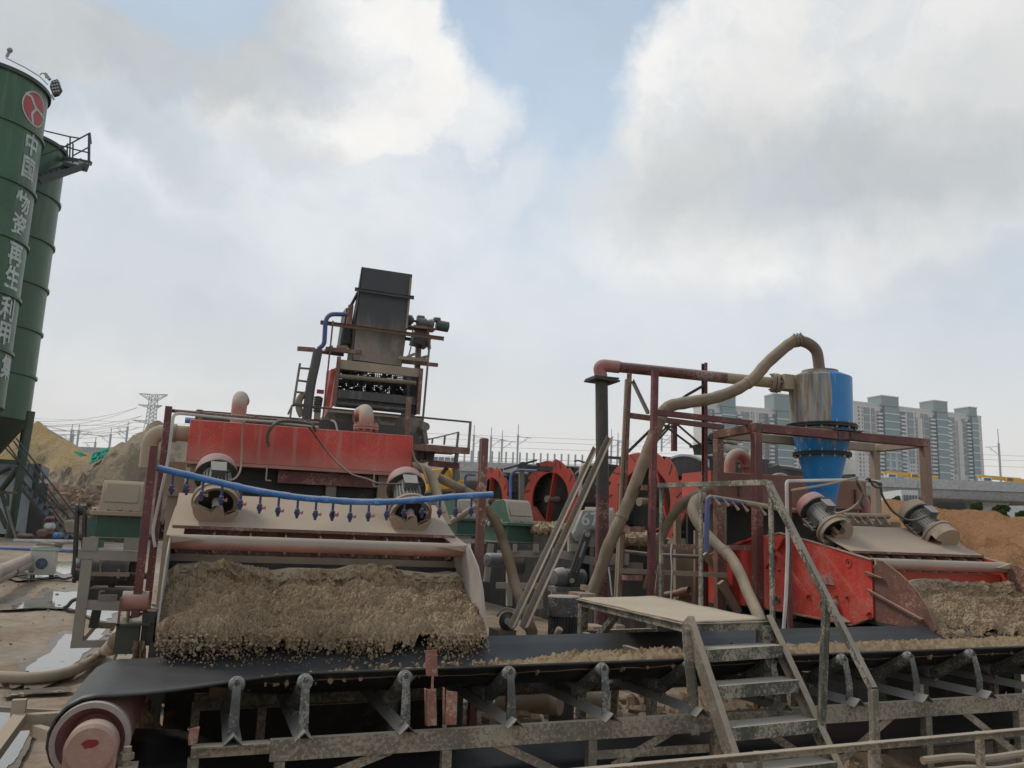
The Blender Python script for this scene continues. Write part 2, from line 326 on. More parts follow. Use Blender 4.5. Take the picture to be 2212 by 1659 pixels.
M = dict(
    red=paint('red_paint', (.46, .028, .012), .08, .75, dcol=(.42, .29, .22), scale=5, streak=.18, splat=.12, sscale=40),
    red_dusty=paint('dusty_red_paint', (.42, .10, .075), .42, .7, dcol=(.40, .31, .24), scale=7),
    pinkcap=paint('pink_dusted_cap', (.36, .09, .085), .30, .45, dcol=(.42, .30, .26), scale=9),
    bright_red=paint('bright_red_paint', (.46, .042, .018), .05, .25, scale=2.5, var=.2, rust=.2, streak=.12),
    maroon=paint('maroon_paint', (.115, .013, .014), .05, .60, scale=9, splat=.10, sscale=60),
    maroon_dusty=paint('dusty_maroon_paint', (.13, .022, .02), .20, .6, scale=9, splat=.22, sscale=40),
    tan=paint('dust_covered_steel', (.30, .24, .18), .75, .6, scale=4, bump=.25),
    tan_dark=paint('dirty_dust_steel', (.16, .125, .09), .45, .5, scale=5, rust=.2, bump=.25),
    mudgreen=paint('mud_splashed_green', (.038, .048, .036), .12, .95, dcol=(.40, .335, .255), scale=13, splat=.60, sscale=58, rough=.6, streak=.35),
    mudgreen2=paint('mud_caked_green', (.025, .034, .026), .40, .8, dcol=(.38, .305, .22), scale=7, splat=.58, sscale=40, rough=.65, rust=.15),
    blackmetal=paint('black_steel', (.016, .017, .018), .05, .30, scale=5, rust=.10, rough=.5, streak=.1),
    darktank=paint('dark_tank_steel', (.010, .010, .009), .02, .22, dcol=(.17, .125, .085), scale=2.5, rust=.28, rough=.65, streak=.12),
    chute=paint('blackened_chute_steel', (.035, .035, .038), .08, .2, dcol=(.24, .20, .155), scale=2.2, rust=.12, rough=.5, streak=.35),
    greysteel=paint('grey_dusty_steel', (.12, .115, .105), .30, .5, scale=6, rust=.1),
    darkgreen=paint('dark_green_paint', (.008, .075, .048), .05, 1.0, scale=5, rough=.5),
    gearpale=paint('pale_grey_paint', (.30, .33, .32), .22, .7, scale=5, rough=.5),
    siloG=paint('silo_green_paint', (.026, .088, .034), .03, .05, dcol=(.16, .20, .15), scale=1.1, rough=.42, streak=.35, var=.2, bump=.03),
    silo_dark=paint('dark_green_steel', (.014, .03, .018), .05, .1, scale=2, rough=.55),
    rubber=paint('black_rubber', (.014, .014, .0145), .05, .14, dcol=(.15, .135, .115), scale=3, rough=.45, streak=0, bump=.05),
    motor=paint('grey_motor_casting', (.06, .066, .072), .16, .85, dcol=(.36, .33, .29), scale=8, rough=.5),
    motor_dark=paint('dark_motor_casting', (.022, .026, .03), .10, .6, scale=8, rough=.5),
    blue=paint('blue_plastic_pipe', (.010, .155, .47), .07, .80, dcol=(.42, .42, .44), scale=14, rough=.45, splat=.08, sscale=60),
    blue_dusty=paint('dusty_blue_pipe', (.02, .09, .30), .45, .7, scale=10, rough=.6),
    darkpipe=paint('dark_wrapped_pipe', (.03, .034, .04), .12, .3, scale=8, rough=.6),
    hose=paint('tan_hose', (.30, .23, .155), .40, .7, dcol=(.43, .34, .24), scale=9, rough=.8, bump=.25),
    hosebrown=paint('brown_hose', (.20, .135, .08), .14, .75, dcol=(.36, .29, .21), scale=6, rough=.75, rust=.15, bump=.2),
    white=paint('white_plastic_pipe', (.58, .54, .50), .15, .25, scale=8, rough=.5),
    whitepaint=flat('white_paint', (.52, .54, .52), .6),
    cable=paint('black_cable', (.02, .02, .022), .12, .5, scale=20, rough=.6),
    rustbeam=paint('rusty_beam', (.13, .05, .022), .06, .45, scale=7, rust=.5),
    idler=paint('mud_splashed_idler', (.02, .028, .024), .16, .8, dcol=(.32, .29, .245), scale=11, splat=.45, sscale=60),
    sand=soil('wet_sand', (.32, .225, .14), (.43, .32, .205), 5, bd=.012, bump=.7, c3=(.24, .165, .10), f3=.6),
    sandcrust=soil('smooth_sand_crust', (.40, .31, .215), (.35, .265, .18), 5, bd=.004, bump=.3),
    orange=soil('orange_sand', (.40, .215, .10), (.31, .16, .075), .7, bd=.12, bump=.9, c3=(.46, .30, .175)),
    yellow=soil('yellow_earth', (.46, .31, .115), (.39, .275, .135), .35, bd=.3, bump=.9, c3=(.44, .34, .21)),
    greyearth=soil('grey_brown_earth', (.40, .315, .215), (.33, .25, .165), .4, bd=.3, bump=.8, c3=(.38, .31, .23)),
    rubble=soil('reddish_rubble', (.31, .20, .13), (.38, .28, .195), .9, bd=.25, bump=.9, c3=(.17, .10, .07)),
    brick=soil('broken_clods', (.28, .16, .10), (.33, .25, .18), 1.5, bd=.08),
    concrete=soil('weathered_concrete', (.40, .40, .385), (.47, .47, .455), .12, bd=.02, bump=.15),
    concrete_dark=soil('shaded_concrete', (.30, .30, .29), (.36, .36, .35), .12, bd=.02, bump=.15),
    galv=flat('galvanised_steel', (.34, .36, .37), .5, .2),
    leaf=soil('bush_foliage', (.045, .085, .02), (.075, .12, .03), .8, bd=.1, c3=(.10, .15, .05)),
    craney=flat('crane_yellow', (.62, .32, .02), .5),
    net=soil('green_debris_net', (.02, .30, .19), (.03, .38, .26), .8, bd=.1),
)
# ================================================================ ground
def sstep(a, b, x): t = np.clip((x - a) / (b - a), 0, 1); return t * t * (3 - 2 * t)
def gz(x, y):
    x = np.asarray(x, float); y = np.asarray(y, float)
    return .92 * sstep(7, 36, y) * sstep(9, 1, x) + .3 * sstep(10, 60, y) * sstep(1, 9, x) - .25 * sstep(2.2, 3.2, y) * sstep(7.4, 6.9, y) * sstep(-.9, -.4, x)
def gzf(x, y): return float(gz(x, y))
def G(view, x, y):
    d = view.ray(x, y); t = 0.002
    for _ in range(60):
        p = EYEP + d * t; h = gzf(p.x, p.y)
        t2 = (h - EYE) / d.z
        if abs(t2 - t) < 1e-7: break
        t = .5 * t + .5 * t2
    p = EYEP + d * t; return Vector((p.x, p.y, gzf(p.x, p.y)))
gx = np.unique(np.concatenate([np.linspace(-900, -30, 16), np.linspace(-30, -6, 50), np.linspace(-6, 10, 150), np.linspace(10, 60, 50), np.linspace(60, 1600, 24)]))
gy = np.unique(np.concatenate([np.linspace(-30, 0, 12), np.linspace(0, 16, 150), np.linspace(16, 60, 90), np.linspace(60, 1900, 30)]))
XX, YY = np.meshgrid(gx, gy)
near = sstep(40, 15, np.hypot(XX, YY))
ZZ = gz(XX, YY) + near * (.05 * (fbm(XX * .9, YY * .9, 3, 5) - .5) + .02 * (fbm(XX * 5, YY * 5, 9, 3) - .5)) - .9 * sstep(60, 400, np.hypot(XX, YY))
mb = MB(); mb.v = [tuple(p) for p in np.stack([XX, YY, ZZ], -1).reshape(-1, 3)]
nx_, ny_ = len(gx), len(gy)
mb.f = [(i * nx_ + j, i * nx_ + j + 1, (i + 1) * nx_ + j + 1, (i + 1) * nx_ + j) for i in range(ny_ - 1) for j in range(nx_ - 1)]
gm = soil('yard_ground', (.22, .155, .10), (.34, .255, .17), .5, bd=.04, bump=.7, c3=(.42, .35, .26), f3=.55)
t_ = gm.node_tree; q_ = NG(t_); pos_ = q_.n('ShaderNodeNewGeometry').outputs['Position']
q_.set(t_.nodes['Principled BSDF'].inputs['Roughness'], q_.rng(q_.noise(pos_, .35, 6, .65), .40, .6, .35, .95))
mb.build('ground', gm, kind='structure', recalc=False, smooth=60, org=(0, 0, 0))
water = flat('muddy_water', (.16, .14, .115), .03, 0, .8); water.node_tree.nodes['Principled BSDF'].inputs['IOR'].default_value = 1.9
t_ = water.node_tree; q_ = NG(t_); bp = q_.n('ShaderNodeBump'); bp.inputs['Strength'].default_value = .12; bp.inputs['Distance'].default_value = .01
t_.links.new(q_.noise(q_.n('ShaderNodeNewGeometry').outputs['Position'], 5, 3), bp.inputs['Height']); t_.links.new(bp.outputs[0], t_.nodes['Principled BSDF'].inputs['Normal'])
def rim(out, c):
    m_ = MB(); n = len(out); vs = []
    for f in (1.32, .9):
        for i, p in enumerate(out):
            w = 1 + (.5 * (float(fbm(np.array([p.x * 1.9]), np.array([p.y * .9]), 14, 4, .6)[0]) - .45) if f > 1 else 0); q = c + (p - c) * (f * w); vs.append(Vector((q.x, q.y, gzf(q.x, q.y) + .035 + .006)))
    m_.add(vs, [(i, (i + 1) % n, n + (i + 1) % n, n + i) for i in range(n)]); m_.build('wet_mud', wetm, kind='structure', smooth=80)
def puddle(view, pts, lift=.012, wet=True):
    P = [G(view, *p) for p in pts]; P = spline(P + [P[0]], 12)[:-1]; c = sum(P, Vector()) / len(P); out = []
    for i, p in enumerate(P):
        r_ = (p - c).length; n0 = float(fbm(np.array([p.x * 2.6]), np.array([p.y * 1.2]), 4, 5, .65)[0]) - .5; out.append(c + (p - c) * (1 + .75 * n0))
    if wet: rim(out, c)
    m_ = MB(); rings = []
    zc = min(p.z for p in out) * .5 + c.z * .5
    for f in (1, .66, .33): rings.append([c + (p - c) * f for p in out])
    vs = [Vector((p.x, p.y, gzf(p.x, p.y) + .035 + lift)) for r_ in rings for p in r_] + [Vector((c.x, c.y, gzf(c.x, c.y) + .035 + lift))]
    n = len(out); fs = [(k_ * n + i, k_ * n + (i + 1) % n, (k_ + 1) * n + (i + 1) % n, (k_ + 1) * n + i) for k_ in range(2) for i in range(n)] + [(2 * n + i, 2 * n + (i + 1) % n, 3 * n) for i in range(n)]
    m_.add(vs, fs); return m_.build('puddle', water, kind='structure', recalc=True, smooth=80)
wetm = soil('wet_mud', (.15, .11, .07), (.20, .15, .10), 1.2, rough=.32, bump=.3, spec=.5)
puddle(V2, [(440, 770), (560, 760), (720, 700), (700, 790), (660, 840), (570, 905), (470, 1000), (330, 1040), (180, 1060), (225, 960), (340, 880)])
puddle(V2, [(345, 470), (640, 475), (850, 560), (720, 660), (610, 640), (430, 580), (60, 590), (180, 545)])
puddle(V2, [(-40, 1300), (85, 1290), (60, 1360), (230, 1378), (190, 1470), (40, 1680), (-120, 1680)])
puddle(V2, [(40, 1165), (380, 1140), (400, 1165), (170, 1185), (60, 1195)])
puddle(V2, [(380, 262), (520, 265), (530, 330), (420, 345), (370, 300)])
puddle(V2, [(60, 330), (330, 345), (330, 365), (120, 380)])
# stones and crumbs scattered over the yard
def _rock(m_, c, r, rn, seg=5):
    vs = []; sx, sy, sz = [r * rn.uniform(.6, 1.3) for _ in range(3)]
    for th in (0, .9, 2.0, math.pi):
        for j in range(seg):
            a = j * 2 * math.pi / seg; k_ = rn.uniform(.7, 1.2); vs.append(Vector(c) + Vector((sx * math.sin(th) * math.cos(a) * k_, sy * math.sin(th) * math.sin(a) * k_, sz * .7 * math.cos(th) * k_)))
    m_.add(vs, [(i * seg + j, i * seg + (j + 1) % seg, (i + 1) * seg + (j + 1) % seg, (i + 1) * seg + j) for i in range(3) for j in range(seg)])
pm = MB(); rn = random.Random(77)
for i in range(900):
    X_ = rn.uniform(-7.5, 1.0); Y_ = rn.uniform(6.4, 22)
    _rock(pm, (X_, Y_, gzf(X_, Y_) + .035), rn.choice((.008, .01, .012, .016, .025, .035)) * rn.uniform(.6, 1.4), rn)
pm.build('gravel_crumbs', M['sand'], kind='stuff', label='stones and mud crumbs scattered over the wet yard', cat='gravel', recalc=False)
# ================================================================ earth mounds
def mound(name, ridge, mat, front, back, base, amp, ns, seed, label, cat, nu=90, nv=46, sharp=1.0, kind=None, amp2=None):
    """ridge: crest points in the world; the heap falls off towards the viewer and away from him"""
    rp = spline(ridge, 8); L = [0]
    for i in range(1, len(rp)): L.append(L[-1] + (rp[i] - rp[i - 1]).length)
    L = np.array(L); A = np.array(rp); us = np.linspace(0, L[-1], nu); C_ = np.stack([np.interp(us, L, A[:, k_]) for k_ in range(3)], -1)
    fr = np.array(front); bk = np.array(back); rows = []
    vs_ = np.concatenate([np.linspace(-1, 0, nv // 3, endpoint=False), np.linspace(0, 1, nv - nv // 3)])
    for v in vs_:
        off = np.outer(np.ones(nu), fr * v if v > 0 else bk * -v)
        f = abs(v) ** sharp; z = C_[:, 2] * (1 - f) + base * f
        x = C_[:, 0] + off[:, 0]; y = C_[:, 1] + off[:, 1]
        e = np.minimum(1, abs(v) * 3 + .22)
        z = z + (amp * e) * (fbm(x * ns, y * ns, seed, 6, .6) - .5) - amp * .22 * e * np.abs(np.sin(us * 1.1 + 2.2 * (fbm(x * .5, y * .5, seed + 3, 3) - .5) * 3)) ** .6 * (v > 0) + (amp2 or amp * .35) * (.6 - worley(x * ns * 3.1, y * ns * 3.1, seed)) * e
        rows.append([tuple(p) for p in np.stack([x, y, z], -1)])
    m_ = MB(); m_.grid(rows); return m_.build(name, mat, label=label, cat=cat, kind=kind, recalc=True, smooth=70)
f_ = -np.array(fh)
dY = [V1.D(-260, 700, 74), V1.D(-60, 760, 72), V1.D(200, 700, 70), V1.D(285, 648, 70), V1.D(335, 622, 70), V1.D(400, 660, 69), V1.D(480, 735, 68), V1.D(600, 812, 66), V1.D(700, 868, 64), V1.D(790, 900, 62), V1.D(900, 960, 60)]
mound('earth_mound', dY, M['yellow'], f_ * 17 + np.array([2, 0, 0]), -f_ * 14, .6, 2.2, .30, 5, 'tall heap of yellow earth behind the green silos', 'earth heap', sharp=.9)
dB = [V1.D(700, 960, 62), V1.D(800, 935, 60), V1.D(930, 868, 58), V1.D(1000, 812, 57), V1.D(1100, 775, 56), V1.D(1165, 725, 55), V1.D(1240, 700, 54), V1.D(1275, 645, 54), V1.D(1345, 618, 54), V1.D(1420, 640, 54), V1.D(1600, 760, 54), V1.D(1900, 900, 54)]
mound('earth_mound', dB, M['greyearth'], f_ * 13, -f_ * 10, .6, 2.6, .36, 15, 'grey brown earth heap behind the dusty gearbox', 'earth heap', sharp=.95, nu=120)
dR = [V1.D(300, 1300, 51), V1.D(380, 1190, 51), V1.D(450, 1150, 51), V1.D(560, 1165, 50), V1.D(700, 1180, 49), V1.D(860, 1180, 48), V1.D(1050, 1170, 48), V1.D(1250, 1200, 48)]
mound('rubble_heap', dR, M['rubble'], f_ * 9, -f_ * 4, .75, 1.0, .65, 25, 'low reddish rubble heap at the foot of the earth mound', 'rubble heap', sharp=1.0, nu=110, amp2=.5)
dd = [V1.D(330, 628, 72.5), V1.D(360, 640, 72), V1.D(430, 690, 71), V1.D(520, 742, 70), V1.D(620, 800, 69), V1.D(700, 848, 67), V1.D(770, 885, 66), V1.D(830, 915, 65)]
mound('earth_mound', dd, soil('pale_grey_earth', (.42, .40, .37), (.36, .34, .31), .4, bd=.2), f_ * 3, -f_ * 8, .6, .4, .3, 33, 'pale grey earth bank behind the yellow heap', 'earth heap', sharp=1.0, nu=60)
# orange sand beyond the second screen
dO = [V9.D(700, 1000, 30), V9.D(1000, 1000, 30), V9.D(1230, 985, 30), V9.D(1290, 955, 30), V9.D(1370, 945, 30), V9.D(1450, 960, 29.5), V9.D(1560, 985, 29), V9.D(1680, 1003, 28), V9.D(1760, 1008, 27.5), V9.D(1900, 1012, 27), V9.D(2030, 1022, 26.5), V9.D(2110, 1048, 26), V9.D(2230, 1058, 25.5), V9.D(2500, 1070, 25), V9.D(2800, 1090, 25)]
mound('sand_mound', dO, M['orange'], f_ * 13, -f_ * 9, .2, 1.35, .55, 45, 'long heap of orange sand below the viaduct', 'sand heap', sharp=.85, nu=200, nv=80, amp2=.3)
# lumps of clod lying on the near heap
cl_ = MB(); rnd = random.Random(3)
def rock(m_, c, r, rn, seg=6):
    vs = []; ph = rn.random() * 6
    sx, sy, sz = [r * rn.uniform(.6, 1.3) for _ in range(3)]
    for th in (0, .5, 1.1, 1.75, 2.4, math.pi):
        for j in range(seg):
            a = ph + j * 2 * math.pi / seg; k_ = rn.uniform(.72, 1.15); vs.append(Vector(c) + Vector((sx * math.sin(th) * math.cos(a) * k_, sy * math.sin(th) * math.sin(a) * k_, sz * math.cos(th) * k_)))
    m_.add(vs, [(i * seg + j, i * seg + (j + 1) % seg, (i + 1) * seg + (j + 1) % seg, (i + 1) * seg + j) for i in range(5) for j in range(seg)])
for i in range(330):
    x, y = rnd.uniform(420, 1220), rnd.uniform(1190, 1600); p = V1.D(x, y, 47.5 - (y - 1190) / 410 * 9); rock(cl_, p, rnd.uniform(.08, .36) * (1 if rnd.random() < .8 else 1.6), rnd)
cl_.build('broken_clods', M['brick'], kind='stuff', label='broken clods and bricks strewn over the rubble heap', cat='rubble', recalc=False)
# green debris net on the saddle
def sheet(view, pts, d0, name, mat, label, cat, seed, nu=14, nv=8, relief=.5):
    a, b, c, d = pts; rows = []
    rn = np.random.RandomState(seed)
    for i in range(nv):
        row = []
        for j in range(nu):
            s_, t = j / (nu - 1), i / (nv - 1); x = (a[0] * (1 - s_) + b[0] * s_) * (1 - t) + (d[0] * (1 - s_) + c[0] * s_) * t; y = (a[1] * (1 - s_) + b[1] * s_) * (1 - t) + (d[1] * (1 - s_) + c[1] * s_) * t
            row.append(view.D(x + rn.uniform(-4, 4), y + rn.uniform(-4, 4), d0 - relief * 2 * t + rn.uniform(-relief, relief) * .3))
        rows.append(row)
    m_ = MB(); m_.grid(rows); o = m_.build(name, mat, label=label, cat=cat, recalc=False, smooth=50)
    s = o.modifiers.new('thickness', 'SOLIDIFY'); s.thickness = .03; return o
sheet(V1, [(800, 895), (950, 840), (900, 930), (775, 985)], 56, 'debris_net', M['net'], 'green debris net crumpled over the saddle between the earth heaps', 'net', 4)
sheet(V1, [(640, 875), (700, 885), (755, 912), (690, 920)], 60, 'debris_net', M['net'], 'small strip of green debris net on the yellow heap', 'net', 6, relief=.3)
# ================================================================ viaduct
def strip(view, pts, d): return [view.D(x, y, d) for x, y in pts]
VD = 200.0
va_, vb_ = D0.D(-500, 1004, VD), D0.D(3200, 1040, VD)
va_.z = vb_.z = 18.6
vdir = (vb_ - va_).normalized()
via = thing('railway_viaduct', 'long concrete railway viaduct crossing behind the whole plant', 'viaduct', (0, 0, 0))
def along(s, n, z): return Vector((va_.x, va_.y, 0)) + vdir * s + Vector((fh.x, fh.y, 0)) * n + Vector((0, 0, z))
VL = (vb_ - va_).length
m_ = MB(); nseg = 12
m_.prof(along(0, 0, 0), along(VL, 0, 0), [(1.0, 15.0), (.6, 14.3), (-.4, 14.0), (-62, 14.0), (-62, 16.4), (1.0, 16.4)]); 
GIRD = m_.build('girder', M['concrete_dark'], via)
for i in range(nseg):
    a, b = along(VL * i / nseg + .12, 0, 0), along(VL * (i + 1) / nseg - .12, 0, 0)
    p_ = MB(); p_.prof(a, b, [(1.6, 16.38), (1.6, 18.6), (1.25, 18.62), (1.25, 16.9), (-62, 16.9), (-62, 16.42), (.2, 16.42)]); p_.build('parapet', M['concrete'], via)
for s in (0.15, .30, .438, .575, .715, .806, .92):
    c = along(VL * s, 5, 0); p_ = MB()
    for (w0, w1, z0, z1) in ((4.2, 4.2, -1, 8.6), (4.2, 7.4, 8.6, 13.0), (8.2, 8.2, 13.0, 14.02)):
        a = [c + vdir * sx * w0 / 2 + Vector((fh.x, fh.y, 0)) * sy * 2 + Vector((0, 0, z0)) for sx, sy in ((-1, -1), (1, -1), (1, 1), (-1, 1))]
        b = [c + vdir * sx * w1 / 2 + Vector((fh.x, fh.y, 0)) * sy * 2.4 + Vector((0, 0, z1)) for sx, sy in ((-1, -1), (1, -1), (1, 1), (-1, 1))]
        p_.add(a + b, [(0, 1, 2, 3), (4, 5, 6, 7)] + [(i, (i + 1) % 4, 4 + (i + 1) % 4, 4 + i) for i in range(4)])
    p_.build('pier', M['concrete'], via)
# post-and-rail fence of the noise barrier
nb = thing('barrier_fence', 'row of thin posts with rails standing on the viaduct edge', 'fence', (0, 0, 0))
postm = None
for i in range(24):
    x = 60 + i * 57.6; p = V6.D(x, 300 if x > 0 else 300, VD + 6); b = Vector((p.x, p.y, 18.0)); hh = 3.9
    mbp = MB(); mbp.bb(-.17, .17, -.17, .17, 0, hh)
    if postm is None: o = mbp.build('post', M['galv'], nb); postm = o
    else: o = postm.copy(); COL.objects.link(o); ORG[o.name] = Vector()
    o.location = b
a, b = V6.D(-200, 300, VD + 6), V6.D(2000, 300, VD + 6)
for z in (19.5, 20.3):
    r_ = MB(); r_.bar((a.x, a.y, z), (b.x, b.y, z), .10, .10); r_.build('rail', M['galv'], nb)
# distant sound panels behind the handrail
sp = MB(); A_, B_ = V5.D(840, 380, VD + 20), V5.D(1100, 380, VD + 20)
for i in range(5):
    p, q = Vector(A_).lerp(B_, i / 5 + .008), Vector(A_).lerp(B_, (i + 1) / 5 - .008)
    sp.bar((p.x, p.y, 19.0), (q.x, q.y, 19.0), .2, 4.6)
sp.build('noise_panel', flat('blue_grey_panel', (.16, .19, .22), .4), label='blue grey noise panels on the viaduct beside the steel tower', cat='noise barrier')
# overhead line masts
def mast(view, xt, yt, yb, d, arm=1, arms=1, label=None):
    top = view.D(xt, yt, d); bot = view.D(xt, yb, d); bot.x, bot.y = top.x, top.y
    o = thing('catenary_mast', label, 'mast', bot, 'overhead line masts on the viaduct'); h = top.z - bot.z
    p_ = MB(); p_.cyl(bot, bot + Vector((0, 0, h * .74)), .26, 8); p_.build('pole', M['galv'], o)
    p_ = MB(); p_.cyl(bot + Vector((0, 0, h * .74)), top, .10, 6); p_.build('tip', M['galv'], o)
    for k_ in range(arms):
        z = h * (.66 - k_ * .18); b_ = bot + Vector((0, 0, z)); r_ = vdir * 3.4 * arm
        p_ = MB(); p_.cyl(b_ + Vector((0, 0, .3)), b_ + r_ + Vector((0, 0, -.05)), .07, 5); p_.cyl(b_ - Vector((0, 0, 1.9)), b_ + r_ * .75, .07, 5); p_.cyl(b_ + r_ * .5 + Vector((0, 0, -.2)), b_ + r_ * .62 - Vector((0, 0, 1.0)), .05, 5)
        p_.build('cantilever', M['galv'], o)
    return o
LM = 'overhead line mast with bracket %s'
for a in [(V6, 203, 0, 310, 1, 1, 'just beyond the handrail of the steel tower'), (V6, 345, 20, 310, 1, 1, 'second from the maroon post'), (V6, 436, 48, 310, 1, 1, 'shorter one above the first red wheel'), (V6, 568, -5, 320, 1, 1, 'tallest above the middle of the yard'),
          (V7, 304, 862, 1150, 1, 1, 'seen beside the black riser pipe'), (V7, 358, 893, 1150, 1, 1, 'seen between black riser pipe and maroon frame'), (V7, 719, 855, 1050, 1, 2, 'seen through the maroon frame bracing'), (V9, 2045, 500, 850, -1, 1, 'alone beside the apartment tower'),
          (V1, 627, 640, 820, 1, 1, 'thinnest of the pair over the yellow heap'), (V1, 688, 642, 840, 1, 1, 'with its arm over the yellow heap'), (V1, 965, 672, 880, -1, 1, 'in front of the pylon wires'), (V1, 1110, 618, 800, -1, 2, 'beside the lattice pylon'), (V1, 830, 758, 900, -1, 1, 'lowest, over the green net'), (V1, 640, 690, 830, -1, 1, 'short, hidden behind a taller mast'),
          (W7, 705, 860, 1100, -1, 1, 'in front of the tall glass strip'), (W7, 785, 860, 1100, 1, 1, 'standing before the apartment block'), (W7, 940, 870, 1200, -1, 1, 'beside the yellow crane boom')]:
    mast(a[0], a[1], a[2], a[3], VD + 14, a[4], a[5], LM % a[6])
# wires
wm = flat('wire', (.22, .22, .22), .5)
cw = MB()
for dz, n in ((6.8, 14), (8.0, 14), (5.2, 14)):
    cw.tube([along(0, n, 18.6 + dz), along(VL, n + 1, 18.6 + dz)], .035, 4)
cw.build('contact_wire', wm, label='thin overhead contact wires strung above the viaduct', cat='wire')
# ================================================================ lattice pylon
PD = 560
pt_ = V1.D(1330, 385, PD); pb = V1.D(1315, 900, PD); pc = Vector((pt_.x, pt_.y, 0)); ztop = pt_.z
pyl = thing('power_pylon', 'steel lattice power pylon rising behind the brown earth heap', 'pylon', (pc.x, pc.y, 0)); ru = Vector((r0.x, r0.y, 0)); fu = Vector((fh.x, fh.y, 0))
def pp(s, n, z): return pc + ru * s + fu * n + Vector((0, 0, z))
z1, z2, z3 = V1.D(1320, 480, PD).z, V1.D(1315, 545, PD).z, V1.D(1315, 615, PD).z
tw = MB(); lv = [0, 12, 22, 31, z3 - 10, z3, (z3 + z2) / 2, z2, (z2 + z1) / 2, z1, (z1 + ztop) / 2, ztop]
def hw(z): return 8.0 - 5.6 * min(1, z / z3) if z < z3 else 2.4 - .5 * (z - z3) / (ztop - z3)
for i in range(len(lv) - 1):
    a, b = hw(lv[i]), hw(lv[i + 1])
    for sx, sy in ((-1, -1), (1, -1), (1, 1), (-1, 1)): tw.bar(pp(sx * a, sy * a, lv[i]), pp(sx * b, sy * b, lv[i + 1]), .42)
    for sy in (-1, 1):
        tw.bar(pp(-a, sy * a, lv[i]), pp(b, sy * b, lv[i + 1]), .24); tw.bar(pp(a, sy * a, lv[i]), pp(-b, sy * b, lv[i + 1]), .24); tw.bar(pp(-b, sy * b, lv[i + 1]), pp(b, sy * b, lv[i + 1]), .24)
    for sx in (-1, 1): tw.bar(pp(sx * a, -a, lv[i]), pp(sx * b, b, lv[i + 1]), .22)
tw.build('lattice_body', M['galv'], pyl)
def arm(z, lo, L, R_):
    a_ = MB(); 
    for s, X_ in ((-1, L), (1, R_)):
        for sy in (-1, 1):
            a_.bar(pp(s * 2.0, sy * 1.8, z), pp(s * X_, sy * .4, z + .3), .28); a_.bar(pp(s * 2.0, sy * 1.8, z - lo), pp(s * X_, sy * .4, z + .1), .28)
            for k_ in range(1, 5):
                t = k_ / 5; a_.bar(pp(s * (2 + (X_ - 2) * t), sy * (1.8 - 1.4 * t), z), pp(s * (2 + (X_ - 2) * (t - .2)), sy * (1.8 - 1.4 * (t - .2)), z - lo * (1 - t + .2)), .2)
    a_.build('crossarm', M['galv'], pyl)
arm(ztop, 4.2, 9.6, 9.0); arm(z1, 1.8, 9.5, 6.0); arm(z3, 1.8, 12, 5.5)
pw = MB()
for z, s in ((z1, -9.5), (z1 - 5.5, -6), (z3, -12), (z3 - 3, -7)):
    a = pp(s, 0, z - 1.5); pw.tube(catenary(a, V1.D(-200, 560 + (z1 - z) * 3.2, 430), 6, 16), .10, 4); pw.tube(catenary(a, V1.D(-200, 575 + (z1 - z) * 3.2, 420), 8, 16), .10, 4)
pw.tube(catenary(V1.D(120, 560, 420), V1.D(1150, 760, 500), 3, 12), .08, 4); pw.tube(catenary(V1.D(120, 590, 420), V1.D(1400, 770, 500), 3, 12), .08, 4)
pw.build('power_line', wm, label='sagging power cables running from the pylon to the silos', cat='power line')
